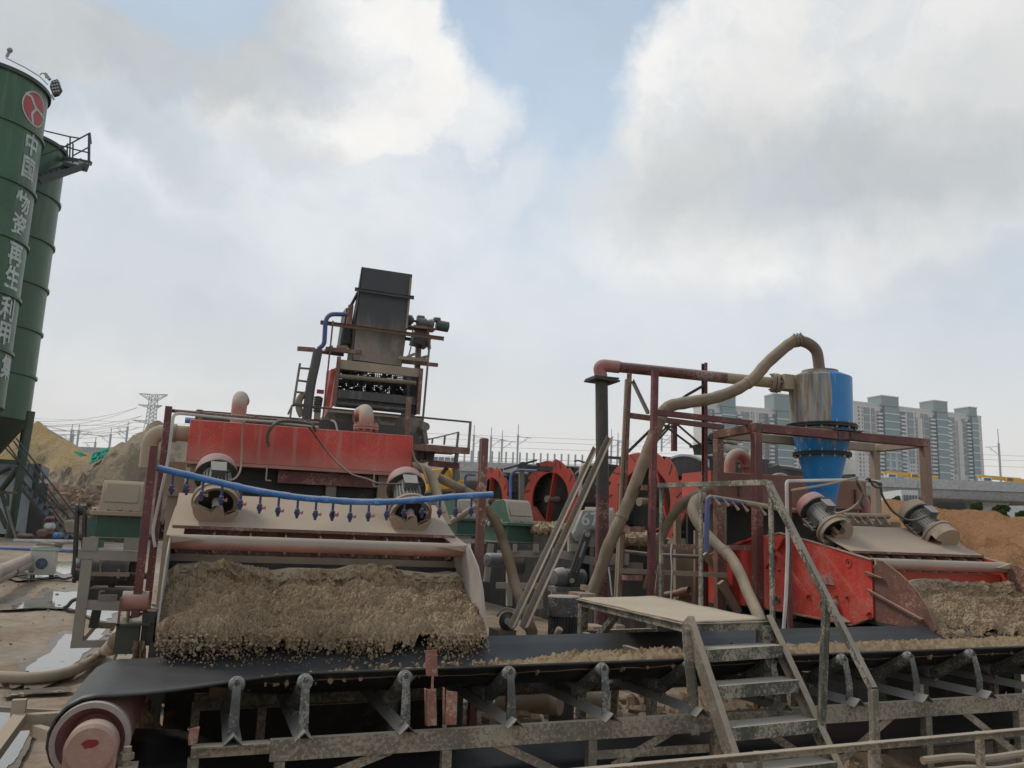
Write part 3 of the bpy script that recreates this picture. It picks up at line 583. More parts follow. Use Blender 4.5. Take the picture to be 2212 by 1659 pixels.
# ================================================================ apartment towers
beige = flat('beige_wall', (.50, .485, .45), .8); glass = flat('teal_glass', (.12, .19, .195), .3); dark = flat('grey_window_strip', (.16, .19, .205), .4); darker = flat('recess_shadow_glass', (.09, .105, .115), .4); band = flat('pale_band', (.55, .56, .55), .7); capm = flat('dark_roof_house', (.17, .215, .21), .6)
def tower(view, xl, yl, dl, xr, yr, dr, label, segs, zoomfloor, small, fl0):
    P0 = view.D(xl, yl, dl); P1 = view.D(xr, yr, dr); zt = P0.z
    U = Vector((P1.x - P0.x, P1.y - P0.y, 0)); W = U.length; U.normalize(); N = Vector((U.y, -U.x, 0)); o = thing('apartment_tower', label, 'apartment building', (P0.x, P0.y, 0))
    def uo(x, y=600):
        d = view.ray(x, y); t = (P0 - EYEP).dot(N) / d.dot(N); return (EYEP + d * t - P0).dot(U)
    fz = zoomfloor * .16273 / 1850 * dl
    base = Vector((P0.x, P0.y, 0))
    def blk(m_, u0, u1, n0, n1, za, zb):
        a = base + U * u0; b = base + U * u1
        pts = [a + N * n0, b + N * n0, b + N * n1, a + N * n1]; m_.prism([p + Vector((0, 0, za)) for p in pts], (0, 0, zb - za))
    w = MB(); blk(w, 0, W, -18, 0, -6, zt); w.build('wall', beige, o)
    w = MB(); blk(w, -.2, W + .2, -18.2, .25, zt, zt + 1.3); w.build('parapet_wall', beige, o)
    bal = None; win = None; nfl = int(zt / fz)
    for sg in segs:
        k_, x0, x1 = sg[:3]; u0, u1 = uo(x0), uo(x1)
        if k_ == 'glass':
            top = view.D(x0, sg[3], dl + (dr - dl) * u0 / W).z
            w = MB(); blk(w, u0, u1, -9, 2.2, -6, zt - .4); w.build('glass_bay', glass, o)
            w = MB(); blk(w, u0 - 2.5, u1, -11, 2.0, zt + .05, top); hse = w.build('roof_house', capm, o)
            w = MB(); blk(w, u0 - 2.9, u1 + .3, -11.4, 2.4, top, top + .7); w.build('roof_edge', beige, hse)
            bnd = None
            for i in range(0, nfl, 2):
                z = zt - fl0 - i * fz
                w = MB(); blk(w, u0 - .4, u1 + .3, 2.2, 2.6, z - .35, z + .35); w.build('floor_band', band, o)
        elif k_ in ('dark', 'recess'):
            zb = sg[3] if len(sg) > 3 else -6
            w = MB(); blk(w, u0, u1, 0, .35 if k_ == 'dark' else .2, zb, zt - 2.5); w.build('window_recess_strip', dark if k_ == 'dark' else darker, o)  # recess kind: flat strip with the recess shadow put into its dark colour
            for i in range(nfl):
                z = zt - 2.5 - i * fz
                if z - fz * .5 < max(zb, 12): break
                if k_ == 'dark':
                    w = MB(); blk(w, u0 - .05, u1 + .05, .35, .5, z - fz + .25, z - fz + .75); w.build('sill_panel', beige if (i % 2) else dark, o)
        elif k_ == 'pil':
            w = MB(); blk(w, u0, u1, 0, 1.6, -6, zt - (sg[3] if len(sg) > 3 else 4)); w.build('pilaster', beige, o)
        elif k_ == 'bal':
            for i in range(nfl):
                z = zt - fl0 - 1.2 - i * fz
                if z < 14: break
                w = MB(); blk(w, u0, u1, 0, 2.4, z - .15, z + 1.05); b_ = w.build('balcony', band, o)
                if i % 1 == 0:
                    w = MB(); blk(w, u0 + .3, u1 - .3, .36, .5, z + 1.1, z + fz - .5); w.build('balcony_opening', darker, b_)
        elif k_ == 'win':
            for i in range(nfl):
                z = zt - 2.2 - i * fz
                if z < 14: break
                w = MB(); blk(w, u0, u1, 0, .12, z - 1.55, z); w.build('window', darker, o)
    return o, base, U, N, zt, fz
fz_ = 53
tower(W7, 212, 200, 600, 1905, 392, 646, 'wide curved apartment block with three teal glass bays', [
    ('win', 280, 300), ('win', 330, 342), ('dark', 357, 432, 70), ('dark', 457, 500, 70), ('bal', 520, 578), ('recess', 578, 608), ('glass', 605, 800, 120), ('recess', 802, 905), ('bal', 822, 898), ('dark', 935, 1012, 66), ('win', 1040, 1050),
    ('win', 915, 924), ('pil', 1052, 1108, 6), ('dark', 1112, 1145, 62), ('dark', 1160, 1210, 62), ('bal', 1215, 1275), ('recess', 1275, 1310), ('glass', 1300, 1448, 185), ('recess', 1448, 1500), ('bal', 1440, 1490), ('dark', 1512, 1560, 60), ('pil', 1580, 1636, 5), ('dark', 1650, 1692, 60),
    ('bal', 1698, 1738), ('recess', 1738, 1772), ('glass', 1762, 1835, 272), ('bal', 1840, 1866), ('win', 1872, 1880), ('win', 400, 420), ('win', 470, 485), ('win', 955, 970), ('win', 985, 1000), ('win', 1120, 1135), ('win', 1170, 1185), ('win', 1530, 1545)], fz_, 0, 5.5)
tower(W8, 65, 235, 600, 1420, 175, 620, 'narrower apartment block half hidden by the blue cyclone', [
    ('dark', 105, 135, 40), ('win', 143, 153), ('recess', 158, 190), ('bal', 190, 272), ('glass', 275, 458, 118), ('recess', 460, 490), ('bal', 490, 546), ('dark', 550, 592, 70), ('dark', 605, 655, 70), ('win', 682, 692), ('win', 755, 766), ('pil', 710, 745, 2), ('dark', 788, 846, 66), ('recess', 858, 908), ('bal', 910, 965), ('recess', 965, 1005),
    ('glass', 1010, 1208, 95), ('bal', 1215, 1275), ('win', 1300, 1312), ('win', 845, 855), ('win', 575, 588)], fz_, 0, 6.0)
# ================================================================ mobile cranes on the viaduct
def crane_truck(view, x0, y0, sc, label, flip=1):
    b = view.D(x0, y0, VD + 7); b.z = 16.95; o = thing('crane_truck', label, 'crane truck', b, 'yellow crane trucks on the viaduct'); U = vdir * flip
    def L(s, n, z): return b + U * s + Vector((fh.x, fh.y, 0)) * n + Vector((0, 0, z))
    def bx(name, mat, s0, s1, n0, n1, z0, z1, par=o, zz1=None):
        m_ = MB(); vs = [L(s, n, z) for s, n, z in ((s0, n0, z0), (s1, n0, z0), (s1, n1, z0), (s0, n1, z0), (s0, n0, z1), (s1, n0, zz1 or z1), (s1, n1, zz1 or z1), (s0, n1, z1))]
        m_.add(vs, [(0, 1, 2, 3), (4, 5, 6, 7), (0, 1, 5, 4), (1, 2, 6, 5), (2, 3, 7, 6), (3, 0, 4, 7)]); return m_.build(name, mat, par, bevel=.06)
    bx('chassis', M['craney'], -6.2, 6.0, -1.2, 1.2, 1.0, 1.75); bx('truck_cab', M['whitepaint'], -6.2, -4.0, -1.2, 1.2, 1.75, 3.2); bx('cab_window', darker, -6.0, -4.4, -1.28, -1.2, 2.4, 3.0)
    bx('superstructure', M['craney'], 1.0, 4.2, -1.2, 1.2, 1.8, 3.1); bx('operator_cab', M['craney'], -.6, .9, -1.3, -.3, 1.8, 3.4); bx('operator_window', darker, -.5, .8, -1.36, -1.3, 2.5, 3.2); bx('counterweight', M['craney'], 4.25, 5.8, -1.25, 1.25, 1.7, 3.0)
    m_ = MB(); m_.bar(L(3.4, 0, 2.95), L(-6.2, 0, 3.35), .9, .9); bm_ = m_.build('boom', M['craney'], o, bevel=.05); m_ = MB(); m_.bar(L(-6.1, 0, 3.34), L(-6.8, 0, 3.37), .6, .6); m_.build('boom_tip', M['craney'], bm_)
    for s in (-4.9, -3.2, 2.2, 3.8):
        for n in (-1.15, 1.15):
            m_ = MB(); m_.cyl(L(s, n - .2, .55), L(s, n + .2, .55), .55, 14); m_.build('wheel', M['rubber'], o)
crane_truck(W7, 985, 1195, 1, 'yellow crane truck whose long boom passes behind the maroon post')
crane_truck(W7, 2240, 1240, 1, 'yellow crane truck farther along the viaduct by the lone mast')
# ================================================================ bushes under the viaduct
def bush(view, x, yb, w_px, h_px, d, label, seed, name='bush'):
    rn = random.Random(seed); b = view.D(x, yb, d); sc = .16273 / 1850 * d * 3.3185 / view.k; w, h = w_px * sc, h_px * sc
    b.z -= .8; h += .8
    o = thing(name, label, 'bush', b, 'bushes below the viaduct')
    t = MB(); t.tube([b, b + Vector((0, 0, h * .75))], [.09, .03], 6)
    for k_ in range(5): a = rn.uniform(0, 6.3); t.tube([b + Vector((0, 0, h * .2)), b + Vector((math.cos(a) * w * .3, math.sin(a) * w * .3, h * rn.uniform(.5, .8)))], [.05, .015], 5)
    t.build('trunk', M['tan_dark'], o)
    l = MB()
    cs = [(rn.uniform(-.34, .34) * w, rn.uniform(-.34, .34) * w, rn.uniform(.3, .86) * h, rn.uniform(.14, .24) * w) for _ in range(15)]
    for c in cs:
        for i in range(150):
            v = Vector((rn.gauss(0, 1), rn.gauss(0, 1), rn.gauss(0, 1))).normalized() * c[3] * rn.uniform(.55, 1.1); p = b + Vector(c[:3]) + v
            a = Vector((rn.uniform(-1, 1), rn.uniform(-1, 1), rn.uniform(-.6, .6))).normalized() * rn.uniform(.05, .11); e = a.cross(Vector((rn.uniform(-1, 1), rn.uniform(-1, 1), rn.uniform(-1, 1)))).normalized() * a.length * .55
            l.add([p - a, p + e, p + a, p - e], [(0, 1, 2, 3)])
    l.build('crown', M['leaf'], o, smooth=0, recalc=False)
bush(V10, 1825, 372, 90, 65, 33, 'low green bush beside the flared viaduct pier', 1)
bush(V10, 2045, 425, 90, 110, 31, 'tallest green bush on the sand heap', 2)
bush(V10, 1990, 395, 60, 55, 32, 'small round bush next to the tallest one', 3)
bush(V10, 2190, 430, 60, 62, 30, 'green bush at the pale wall farthest from the pier', 4)
bush(V10, 1610, 380, 70, 30, 40, 'low weeds growing at the foot of the viaduct pier', 5)
bush(V10, 975, 345, 60, 60, 36, 'green bush glimpsed beside the dusty elbow pipe', 6)
bush(V10, 1180, 300, 120, 35, 45, 'strip of shrub in the shade under the viaduct', 7)
w_ = MB(); a, b = V10.D(2060, 420, 60), V10.D(2400, 440, 60); w_.prism([(a.x, a.y, 1), (b.x, b.y, 1), (b.x, b.y, a.z + .75), (a.x, a.y, a.z + .6)], (.1, .3, 0)); w_.build('site_hoarding', M['whitepaint'], label='white site hoarding behind the bushes under the viaduct', cat='hoarding')
w_ = thing('site_shed', 'pale site shed with windows under the viaduct', 'shed', (0, 0, 0)); a, b = V10.D(1225, 322, 110), V10.D(1360, 325, 110)
m_ = MB(); m_.prism([(a.x, a.y, a.z - 3), (b.x, b.y, a.z - 3), (b.x, b.y, a.z + 1.6), (a.x, a.y, a.z + 1.6)], (2, 6, 0)); m_.build('wall', M['whitepaint'], w_)
for i in range(5):
    p, q = Vector(a).lerp(b, .08 + i * .18), Vector(a).lerp(b, .17 + i * .18); m_ = MB(); m_.bar((p.x, p.y - .15, a.z + .4), (q.x, q.y - .15, a.z + .4), .1, 1.1); m_.build('window', darker, w_)
# shaded embankment behind the far side of the viaduct
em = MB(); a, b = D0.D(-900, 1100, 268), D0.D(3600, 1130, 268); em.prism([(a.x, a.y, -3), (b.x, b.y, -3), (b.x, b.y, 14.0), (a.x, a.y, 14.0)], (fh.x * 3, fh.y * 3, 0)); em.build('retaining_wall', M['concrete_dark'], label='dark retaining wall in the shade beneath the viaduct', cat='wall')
# ================================================================ belt conveyor
def zr(x): return .668 + .0216 * x
BX1 = 9.5
conv = thing('belt_conveyor', 'long black belt conveyor carrying sand across the front of the yard', 'conveyor', (0, 0, 0))
PUL = Vector((-.453, 0, .705)); PR = .185
belt_m = M['rubber']
def belt_ring(x):
    t = float(sstep(-.45, .62, x)); b = zr(x); flat_z = .705 + PR + .012
    sec = [(5.13, .312), (5.16, .302), (5.24, .252), (5.36, .19), (5.46, .152), (5.52, .145), (5.75, .143), (5.98, .145), (6.04, .152), (6.14, .20), (6.26, .275), (6.36, .335)]
    out = []
    for i, (y, z) in enumerate(sec):
        yf = 5.06 + 1.30 * i / (len(sec) - 1)
        out.append((x, yf * (1 - t) + y * t, (flat_z + .10 * t * 0) * (1 - t) + (b + z) * t))
    return out
rows = []
for k_ in range(10):                       # round the tail pulley
    a = math.pi * 1.5 - math.pi * k_ / 9 ; r_ = PR + .012
    rows.append([(PUL.x + r_ * math.cos(a), 5.06 + 1.30 * i / 11, PUL.z + r_ * math.sin(a)) for i in range(12)])
for x in np.concatenate([np.linspace(-.40, .65, 14), np.linspace(.9, BX1, 22)]): rows.append(belt_ring(float(x)))
up_ = MB(); up_.grid(rows); o = up_.build('belt', belt_m, conv, recalc=False, smooth=60)
s_ = o.modifiers.new('thickness', 'SOLIDIFY'); s_.thickness = .014; s_.offset = -1
rb = MB(); rows = []
for x in np.linspace(-.45, BX1, 26):
    z = .505 - .17 * float(sstep(-.3, .5, x)) + .0216 * x - .012 * math.sin(x * 5.2) ** 2
    rows.append([(x, 5.1 + 1.2 * i / 3, z) for i in range(4)])
rb.grid(rows); o = rb.build('return_belt', belt_m, conv, recalc=False); s_ = o.modifiers.new('thickness', 'SOLIDIFY'); s_.thickness = .014
p_ = MB(); p_.lathe((PUL.x, 5.02, PUL.z), (0, 1, 0), [(0, .16), (.10, .16), (.145, .05), (PR - .022, .035), (PR - .02, 0), (PR, 0), (PR, 1.36), (.02, 1.36)], 40)
PULO = p_.build('pulley', M['pinkcap'], conv)
p_ = MB(); p_.lathe((PUL.x, 5.015, PUL.z), (0, 1, 0), [(PR - .024, .03), (PR - .024, -.012), (PR + .003, -.012), (PR + .003, .05)], 40); p_.build('pulley_rim', paint('dusty_rim', (.30, .2, .17), .5, .3, dcol=(.44, .38, .32), scale=8), PULO)
# bearing housing with worn red spot
bear = MB(); c_ = V2.Y(618, 1535, 4.86); bear.lathe((c_.x, 4.84, c_.z), (0, 1, 0), [(.0, 0), (.105, 0), (.122, .018), (.122, .14), (.06, .15), (.06, .22)], 36); bear.bb(c_.x - .12, c_.x + .12, 4.86, 4.98, c_.z - .2, c_.z - .02)
bear_o = bear.build('bearing_housing', paint('pale_pink_dust', (.34, .09, .07), .6, .3, dcol=(.40, .29, .22), scale=9, splat=.2), conv)
sp_ = MB(); rn = random.Random(5); pts = [(c_.x - .005 + .038 * rn.uniform(.75, 1.25) * math.cos(a * .45), 4.838, c_.z + .03 + .022 * rn.uniform(.7, 1.3) * math.sin(a * .45)) for a in range(14)]
sp_.prism(pts, (0, .004, 0)); sp_.build('worn_patch', flat('bare_red_patch', (.20, .008, .008), .6), bear_o)
fb = MB(); fb.bb(c_.x + .13, c_.x + .22, 4.84, 4.98, c_.z - .16, c_.z - .09); fb.cyl((c_.x + .165, 4.9, c_.z - .10), (c_.x + .165, 4.9, c_.z + .0), .02, 8); fb.cyl((c_.x + .165, 4.9, c_.z - .06), (c_.x + .165, 4.9, c_.z - .03), .035, 6); fb.bb(c_.x - .3, c_.x + .45, 4.85, 4.97, c_.z - .26, c_.z - .17); fb.build('bearing_bracket', M['tan_dark'], conv)
# rails
xl = .43
r_ = MB(); r_.chan((xl, 5.0, zr(xl) - .055), (BX1, 5.0, zr(BX1) - .055), .05, .11, .008, fx=-1); r_.build('side_rail', M['mudgreen2'], conv)
r_ = MB(); r_.ang((.03, 5.0, zr(.03) + .0), (xl - .004, 5.0, zr(xl) + .0), .065, .008, fx=1, fy=-1); r_.ang((.03, 5.03, zr(0.03) - .012), (xl - .004, 5.03, zr(xl) - .012), .05, .007, fx=-1, fy=-1); r_.build('end_rail', M['mudgreen2'], conv)
r_ = MB(); r_.chan((.03, 6.5, zr(0) - .055), (BX1, 6.5, zr(BX1) - .055), .05, .11, .008, fx=1); r_.build('side_rail', M['mudgreen2'], conv)
# legs, braces
def pxr(view, x, y): return view.Y(x, y, 5.0).x
for x in (pxr(V12, 65, 640), pxr(V12, 492, 640), pxr(V12, 1315, 640), pxr(V12, 2035, 560), pxr(V11, 495, 740), pxr(V11, 1670, 700), pxr(V11, 2185, 640), 6.35, 7.2):
    for y in (5.0, 6.5):
        l_ = MB(); l_.ang((x, y, -.05), (x, y, zr(x) - .113 if x > xl else zr(x) - .07), .055, .007, up=(1, 0, 0)); l_.build('leg', M['mudgreen2'], conv)
def brace(v, a, b, y=5.03):
    p, q = v.Y(*a, y), v.Y(*b, y); d = (q - p).normalized(); l_ = MB(); l_.bar(p, q + d * .12, .008, .05, up=(0, 0, 1)); l_.build('brace', M['mudgreen2'], conv)
for v, a, b in ((V12, (1060, 615), (850, 700)), (V12, (1575, 580), (1830, 700)), (V11, (280, 715), (20, 870)), (V11, (805, 745), (1030, 890)), (V11, (1490, 635), (1200, 890)), (V11, (1860, 605), (2170, 850))):
    brace(v, a, b)
l_ = MB(); p, q = V12.Y(2060, 640, 5.02), V12.Y(2212, 625, 5.02); l_.bar(p, Vector((pxr(V11, 475, 740), 5.02, q.z)), .01, .05); l_.build('cross_rail', M['mudgreen2'], conv)
# idlers
def idler_parts(x, first):
    z = zr(x); t = MB()
    for sy in (-1, 1): pass
    # inverted angle cross member
    for s_ in (-1, 1):
        a = Vector((x, 4.93, z + .05)); b = Vector((x, 6.55, z + .05)); t.add([a, b, b + Vector((s_ * .05, 0, -.05)), a + Vector((s_ * .05, 0, -.05)), a + Vector((0, 0, -.009)), b + Vector((0, 0, -.009)), b + Vector((s_ * .043, 0, -.052)), a + Vector((s_ * .043, 0, -.052))], [(0, 1, 2, 3), (4, 5, 6, 7), (0, 3, 7, 4), (1, 2, 6, 5), (2, 3, 7, 6), (0, 1, 5, 4)])
    root = t.build('idler', M['idler'], conv, label=None)
    # bent end brackets
    for side in (-1, 1):
        b_ = MB(); yb, yt = (5.03, 5.10) if side < 0 else (6.47, 6.40); rows = []
        for t_, yy, w in ((0, yb, .058), (.35, yb + .0 * side, .052), (.62, yb - .015 * side, .046), (.85, (yb + yt) / 2, .042), (1, yt, .036)):
            zz = z + .02 + t_ * .30; rows.append([(x - w / 2, yy, zz), (x + w / 2, yy, zz), (x + w / 2, yy + .010, zz), (x - w / 2, yy + .010, zz)])
        vs = [p for r_ in rows for p in r_]; fs = [(i * 4 + j, i * 4 + (j + 1) % 4, (i + 1) * 4 + (j + 1) % 4, (i + 1) * 4 + j) for i in range(len(rows) - 1) for j in range(4)] + [(3, 2, 1, 0), tuple(range(len(vs) - 4, len(vs)))]
        b_.add(vs, fs); b_.cyl((x, yt - .03, z + .30), (x, yt + .035, z + .30), .012, 8); b_.build('end_bracket', M['idler'], root)
    for yy in (5.44, 6.02):
        b_ = MB(); b_.bb(x - .02, x + .02, yy - .005, yy + .005, z + .03, z + .13); b_.build('centre_bracket', M['idler'], root)
    for a, b in (((5.085, .285), (5.44, .10)), ((5.47, .092), (5.99, .092)), ((6.02, .10), (6.40, .305))):
        p, q = Vector((x, a[0], z + a[1])), Vector((x, b[0], z + b[1])); d = (q - p).normalized(); b_ = MB(); b_.lathe(p, d, [(.012, -.02), (.02, -.004), (.036, -.002), (.0445, .006), (.0445, (q - p).length - .006), (.03, (q - p).length)], 16); b_.build('roller', M['idler'], root)
    return root
ix = [.234, .599, 1.167, 1.806, 2.427, 3.05, 3.677, 4.269, 4.854, 5.435, 6.05, 6.7, 7.3]
for i, x in enumerate(ix): idler_parts(x, i == 0)
# short red angle stubs on the rail
def stub(name, v, pts, y, label, t=.008):
    P = [v.Y(*p, y) for p in pts]; m_ = MB(); m_.prism(P, (0, t, 0)); return m_
red_st = M['maroon_dusty']; rd = paint('worn_red_plate', (.23, .045, .038), .22, .5, scale=14, splat=.35, sscale=50)
m_ = stub('', V12, [(1231, 125), (1288, 122), (1292, 250), (1235, 248)], 4.97, ''); fl_ = thing('flag_plate', 'small red plate on a thin rod standing on the conveyor rail', 'marker plate', V12.Y(1260, 490, 4.97))
m_.build('plate', rd, fl_); m_ = MB(); m_.bar(V12.Y(1267, 252, 4.975), V12.Y(1264, 320, 4.975), .012, .012); m_.build('rod', rd, fl_)
m_ = stub('', V12, [(1235, 318), (1283, 314), (1287, 494), (1238, 497)], 4.97, '', .008); m_.prism([V12.Y(*p, 4.97) for p in [(1235, 318), (1239, 317), (1241, 497), (1238, 497)]], (0, .05, 0)); m_.build('base_angle', rd, fl_)
m_ = stub('', V12, [(1328, 310), (1342, 325), (1388, 330), (1384, 490), (1325, 492)], 4.97, ''); m_.prism([V12.Y(*p, 4.97) for p in [(1328, 310), (1333, 316), (1330, 492), (1325, 492)]], (0, .055, 0)); m_.build('angle_stub', rd, label='bare red angle stub beside the small flag plate on the rail', cat='steel stub')
m_ = stub('', V12, [(62, 520), (72, 512), (121, 500), (110, 580), (68, 592)], 4.97, ''); m_.prism([V12.Y(*p, 4.97) for p in [(62, 520), (68, 514), (72, 590), (66, 594)]], (0, .06, 0)); m_.build('angle_stub', rd, label='short red angle stub at the tail end of the conveyor rail', cat='steel stub')
# sand carried on the belt
def belt_sand():
    xs = np.linspace(.10, 8.8, 900); ys = np.linspace(0, 1, 60); X_, T_ = np.meshgrid(xs, ys)
    y0 = 5.22 + .03 * (vnoise(X_ * 4, X_ * 0, 3) - .5); Y_ = y0 + T_ * (6.06 - y0) + .04 * (fbm(X_ * 6, T_ * 6, 8, 3) - .5)
    amt = sstep(-.1, .9, X_) * (.55 + .45 * sstep(1.7, 2.6, X_)) 
    prof = np.sin(np.pi * np.clip(T_, 0, 1) ** .72) ** .8
    base = np.where(Y_ < 5.46, .152 + (5.46 - Y_) * .50, np.where(Y_ > 6.0, .15 + (Y_ - 6.0) * .5, .145))
    h = prof * amt * (.135 + .05 * fbm(X_ * 2.2, Y_ * 3, 11, 4)) + prof * amt * (.06 * (.7 - worley(X_ * 13, Y_ * 13, 5)) + .04 * (.7 - worley(X_ * 34, Y_ * 34, 6)) + .05 * (fbm(X_ * 22, Y_ * 22, 2, 5, .65) - .5))
    Z_ = zr(X_) + base + h - .012
    m_ = MB(); m_.v = [tuple(p) for p in np.stack([X_, Y_, Z_], -1).reshape(-1, 3)]; b = len(xs)
    m_.f = [(i * b + j, i * b + j + 1, (i + 1) * b + j + 1, (i + 1) * b + j) for i in range(len(ys) - 1) for j in range(b - 1)]
    o = m_.build('belt_sand', soil('damp_belt_sand', (.31, .215, .12), (.40, .29, .17), 8, bd=.015, bump=.9, c3=(.22, .15, .085)), kind='stuff', label='ragged layer of damp sand riding on the conveyor belt', cat='sand', recalc=False, smooth=50)
belt_sand()
def clump_mesh(m_, c, r, rn, seg=6):
    vs = []; ph = rn.random() * 6; sx, sy, sz = [r * rn.uniform(.55, 1.35) for _ in range(3)]
    ths = (0, .6, 1.25, 1.9, 2.5, math.pi)
    for th in ths:
        for j in range(seg):
            a = ph + j * 2 * math.pi / seg; k_ = rn.uniform(.6, 1.25); vs.append(Vector(c) + Vector((sx * math.sin(th) * math.cos(a) * k_, sy * math.sin(th) * math.sin(a) * k_, sz * math.cos(th) * k_)))
    m_.add(vs, [(i * seg + j, i * seg + (j + 1) % seg, (i + 1) * seg + (j + 1) % seg, (i + 1) * seg + j) for i in range(5) for j in range(seg)])
m_ = MB(); rn = random.Random(11)
for i in range(900):
    x = rn.uniform(.25, 8.6); y = rn.uniform(5.2, 6.05); f = math.sin(math.pi * (y - 5.18) / .92); clump_mesh(m_, (x, y, zr(x) + .14 + f * .12 * min(1, x / 1.2 + .1) + max(0, 5.46 - y) * .45), rn.uniform(.006, .024) * rn.uniform(.6, 1.2), rn, 5)
m_.build('sand_crumbs', M['sand'], kind='stuff', label='loose sand crumbs scattered along the loaded belt', cat='sand', recalc=False)
# ================================================================ crossover platform with stairs
mg = M['mudgreen']
plat = thing('crossover_platform', 'small mud splashed platform with stairs and handrail bridging the conveyor', 'platform', (0, 0, 0))
PA, PB, PC, PDd = Vector((3.18, 7.2, 1.285)), Vector((3.95, 7.2, 1.31)), Vector((3.735, 5.2, 1.30)), Vector((3.08, 5.2, 1.28))
def deck_pt(s, t): return (PDd.lerp(PC, s)).lerp(PA.lerp(PB, s), t)
rows = []
for i in range(22):
    rows.append([deck_pt(s / 8, i / 21) + Vector((0, 0, .004 + .010 * (float(vnoise(np.array([s * .9]), np.array([i * .45]), 3)[0]) - .5))) for s in range(9)])
m_ = MB(); m_.grid(rows); o = m_.build('deck_plate', paint('dusty_deck', (.30, .25, .19), .8, .5, dcol=(.47, .375, .265), scale=5, splat=0, bump=.3), plat, recalc=False); s_ = o.modifiers.new('thickness', 'SOLIDIFY'); s_.thickness = .008
for a, b in ((PDd, PC), (PA, PDd), (PB, PA), (PC, PB)):
    m_ = MB(); d = (b - a).normalized(); lo = Vector((0, 0, -.034)); m_.bar(a + lo - d * .0, b + lo, .008, .062); m_.bar(a + lo + Vector((0, 0, .022)), b + lo + Vector((0, 0, .022)), .05, .006); m_.build('edge_angle', mg, plat)
for t in (.33, .66):
    m_ = MB(); m_.bar(deck_pt(.02, t) - Vector((0, 0, .04)), deck_pt(.98, t) - Vector((0, 0, .04)), .05, .04); m_.build('deck_beam', mg, plat)
# legs: two at the front on the rail, two at the back
m_ = MB(); x = 3.06; m_.ang((x, 4.985, zr(3) - .12), (x, 5.10, 1.245), .06, .008, up=(0, 1, 0), fx=1); m_.build('leg', M['mudgreen2'], plat)
m_ = MB(); m_.bar((3.70, 5.19, zr(3.6) - .01), (3.70, 5.19, 1.262), .085, .085, up=(0, 1, 0)); m_.build('leg', mg, plat)
for x in (3.21, 3.90):
    m_ = MB(); m_.bar((x, 7.16, -.02), (x, 7.16, 1.25), .07, .07, up=(0, 1, 0)); m_.build('leg', mg, plat)
    m_ = MB(); m_.bar((x, 7.1, .82), (x, 6.45, 1.235), .05, .05); m_.build('knee_brace', mg, plat)
m_ = MB(); m_.bar((3.21, 7.12, .98), (3.90, 7.12, 1.0), .06, .07); m_.build('tie_bar', mg, plat)
m_ = MB(); m_.bar((3.10, 5.3, .98), (3.2, 7.1, .98), .05, .05); m_.build('tie_bar', mg, plat)
# stringers and treads
SL0, SL1 = Vector((3.06, 5.17, 1.30)), Vector((3.05, 4.30, .06)); SR0, SR1 = Vector((3.76, 5.22, 1.31)), Vector((3.86, 4.34, .06))
for a, b, fx in ((SL0, SL1, 1), (SR0, SR1, -1)):
    m_ = MB(); m_.chan(a, b, .045, .10, .007, up=(0, 1, .4), fx=fx); m_.build('stringer', M['mudgreen2'], plat)
for i, z in enumerate((1.13, .93, .715, .50, .29)):
    t = (1.30 - z) / 1.24; a = SL0.lerp(SL1, t) + Vector((.05, -.02, 0)); b = SR0.lerp(SR1, t) + Vector((-.05, -.02, .012)); m_ = MB()
    m_.prof(a, b, [(.05, -.078), (.05, 0), (-.12, 0), (-.12, -.007), (.043, -.007), (.043, -.078)])
    o = m_.build('tread', mg, plat)
# handrail along the far side
hr = [V8.X(265, 85, 3.93), V8.X(1085, 48, 3.80)]
B_ = Vector((3.93, 7.1, 1.3)); topB = V7.Y(690, 1330, 7.1); topC = V8.Y(1095, 55, 5.24); endS = V11.X(1375, 492, 3.86)
ht = Vector((B_.x, B_.y, topB.z)); 
C_ = Vector((3.78, 5.24, 1.3)); hC = Vector((3.78, 5.24, topC.z)); mid = B_.lerp(C_, .42); hM = ht.lerp(hC, .42)
for a, b in ((B_, ht), (Vector((mid.x, mid.y, 1.3)), hM), (C_, hC)):
    m_ = MB(); m_.ang(a, b, .042, .006, up=(0, -1, 0)); m_.build('rail_post', mg, plat)
m_ = MB(); m_.bar(ht, hC, .042, .04); m_.build('handrail', mg, plat)
hE = Vector((3.86, endS.y, endS.z)); m_ = MB(); m_.bar(hC, hE, .04, .04); m_.build('stair_handrail', mg, plat)
m_ = MB(); m_.bar(hE, (hE.x, hE.y, 0.0), .042, .042, up=(0, 1, 0)); m_.build('rail_post', M['mudgreen2'], plat)
hQ = hC.lerp(hE, .60); m_ = MB(); m_.bar(hQ - Vector((0, 0, .02)), (hQ.x - .03, hQ.y + .05, .60), .04, .04, up=(0, 1, 0)); m_.build('rail_post', mg, plat)
# low guard bar in the very front
gb = thing('guard_bar', 'low dust topped angle bar running in front of the stairs', 'guard rail', (0, 0, 0))
a, b = V11.Y(0, 905, 4.0), V11.Y(2212, 705, 4.0); a2 = a + (a - b) * .12; b2 = b + (b - a) * .25; m_ = MB(); m_.ang(a2, b2, .045, .006, fx=1, fy=-1); m_.build('top_bar', M['mudgreen2'], gb)
for x, y in ((748, 850), (1385, 800), (1980, 760)):
    p = V11.Y(x, y, 4.0); t = (p.x - a.x) / (b.x - a.x); m_ = MB(); m_.bar((p.x, 4.02, -.1), (p.x, 4.02, a.z + (b.z - a.z) * t - .008), .035, .035, up=(0, 1, 0)); m_.build('post', M['mudgreen2'], gb)
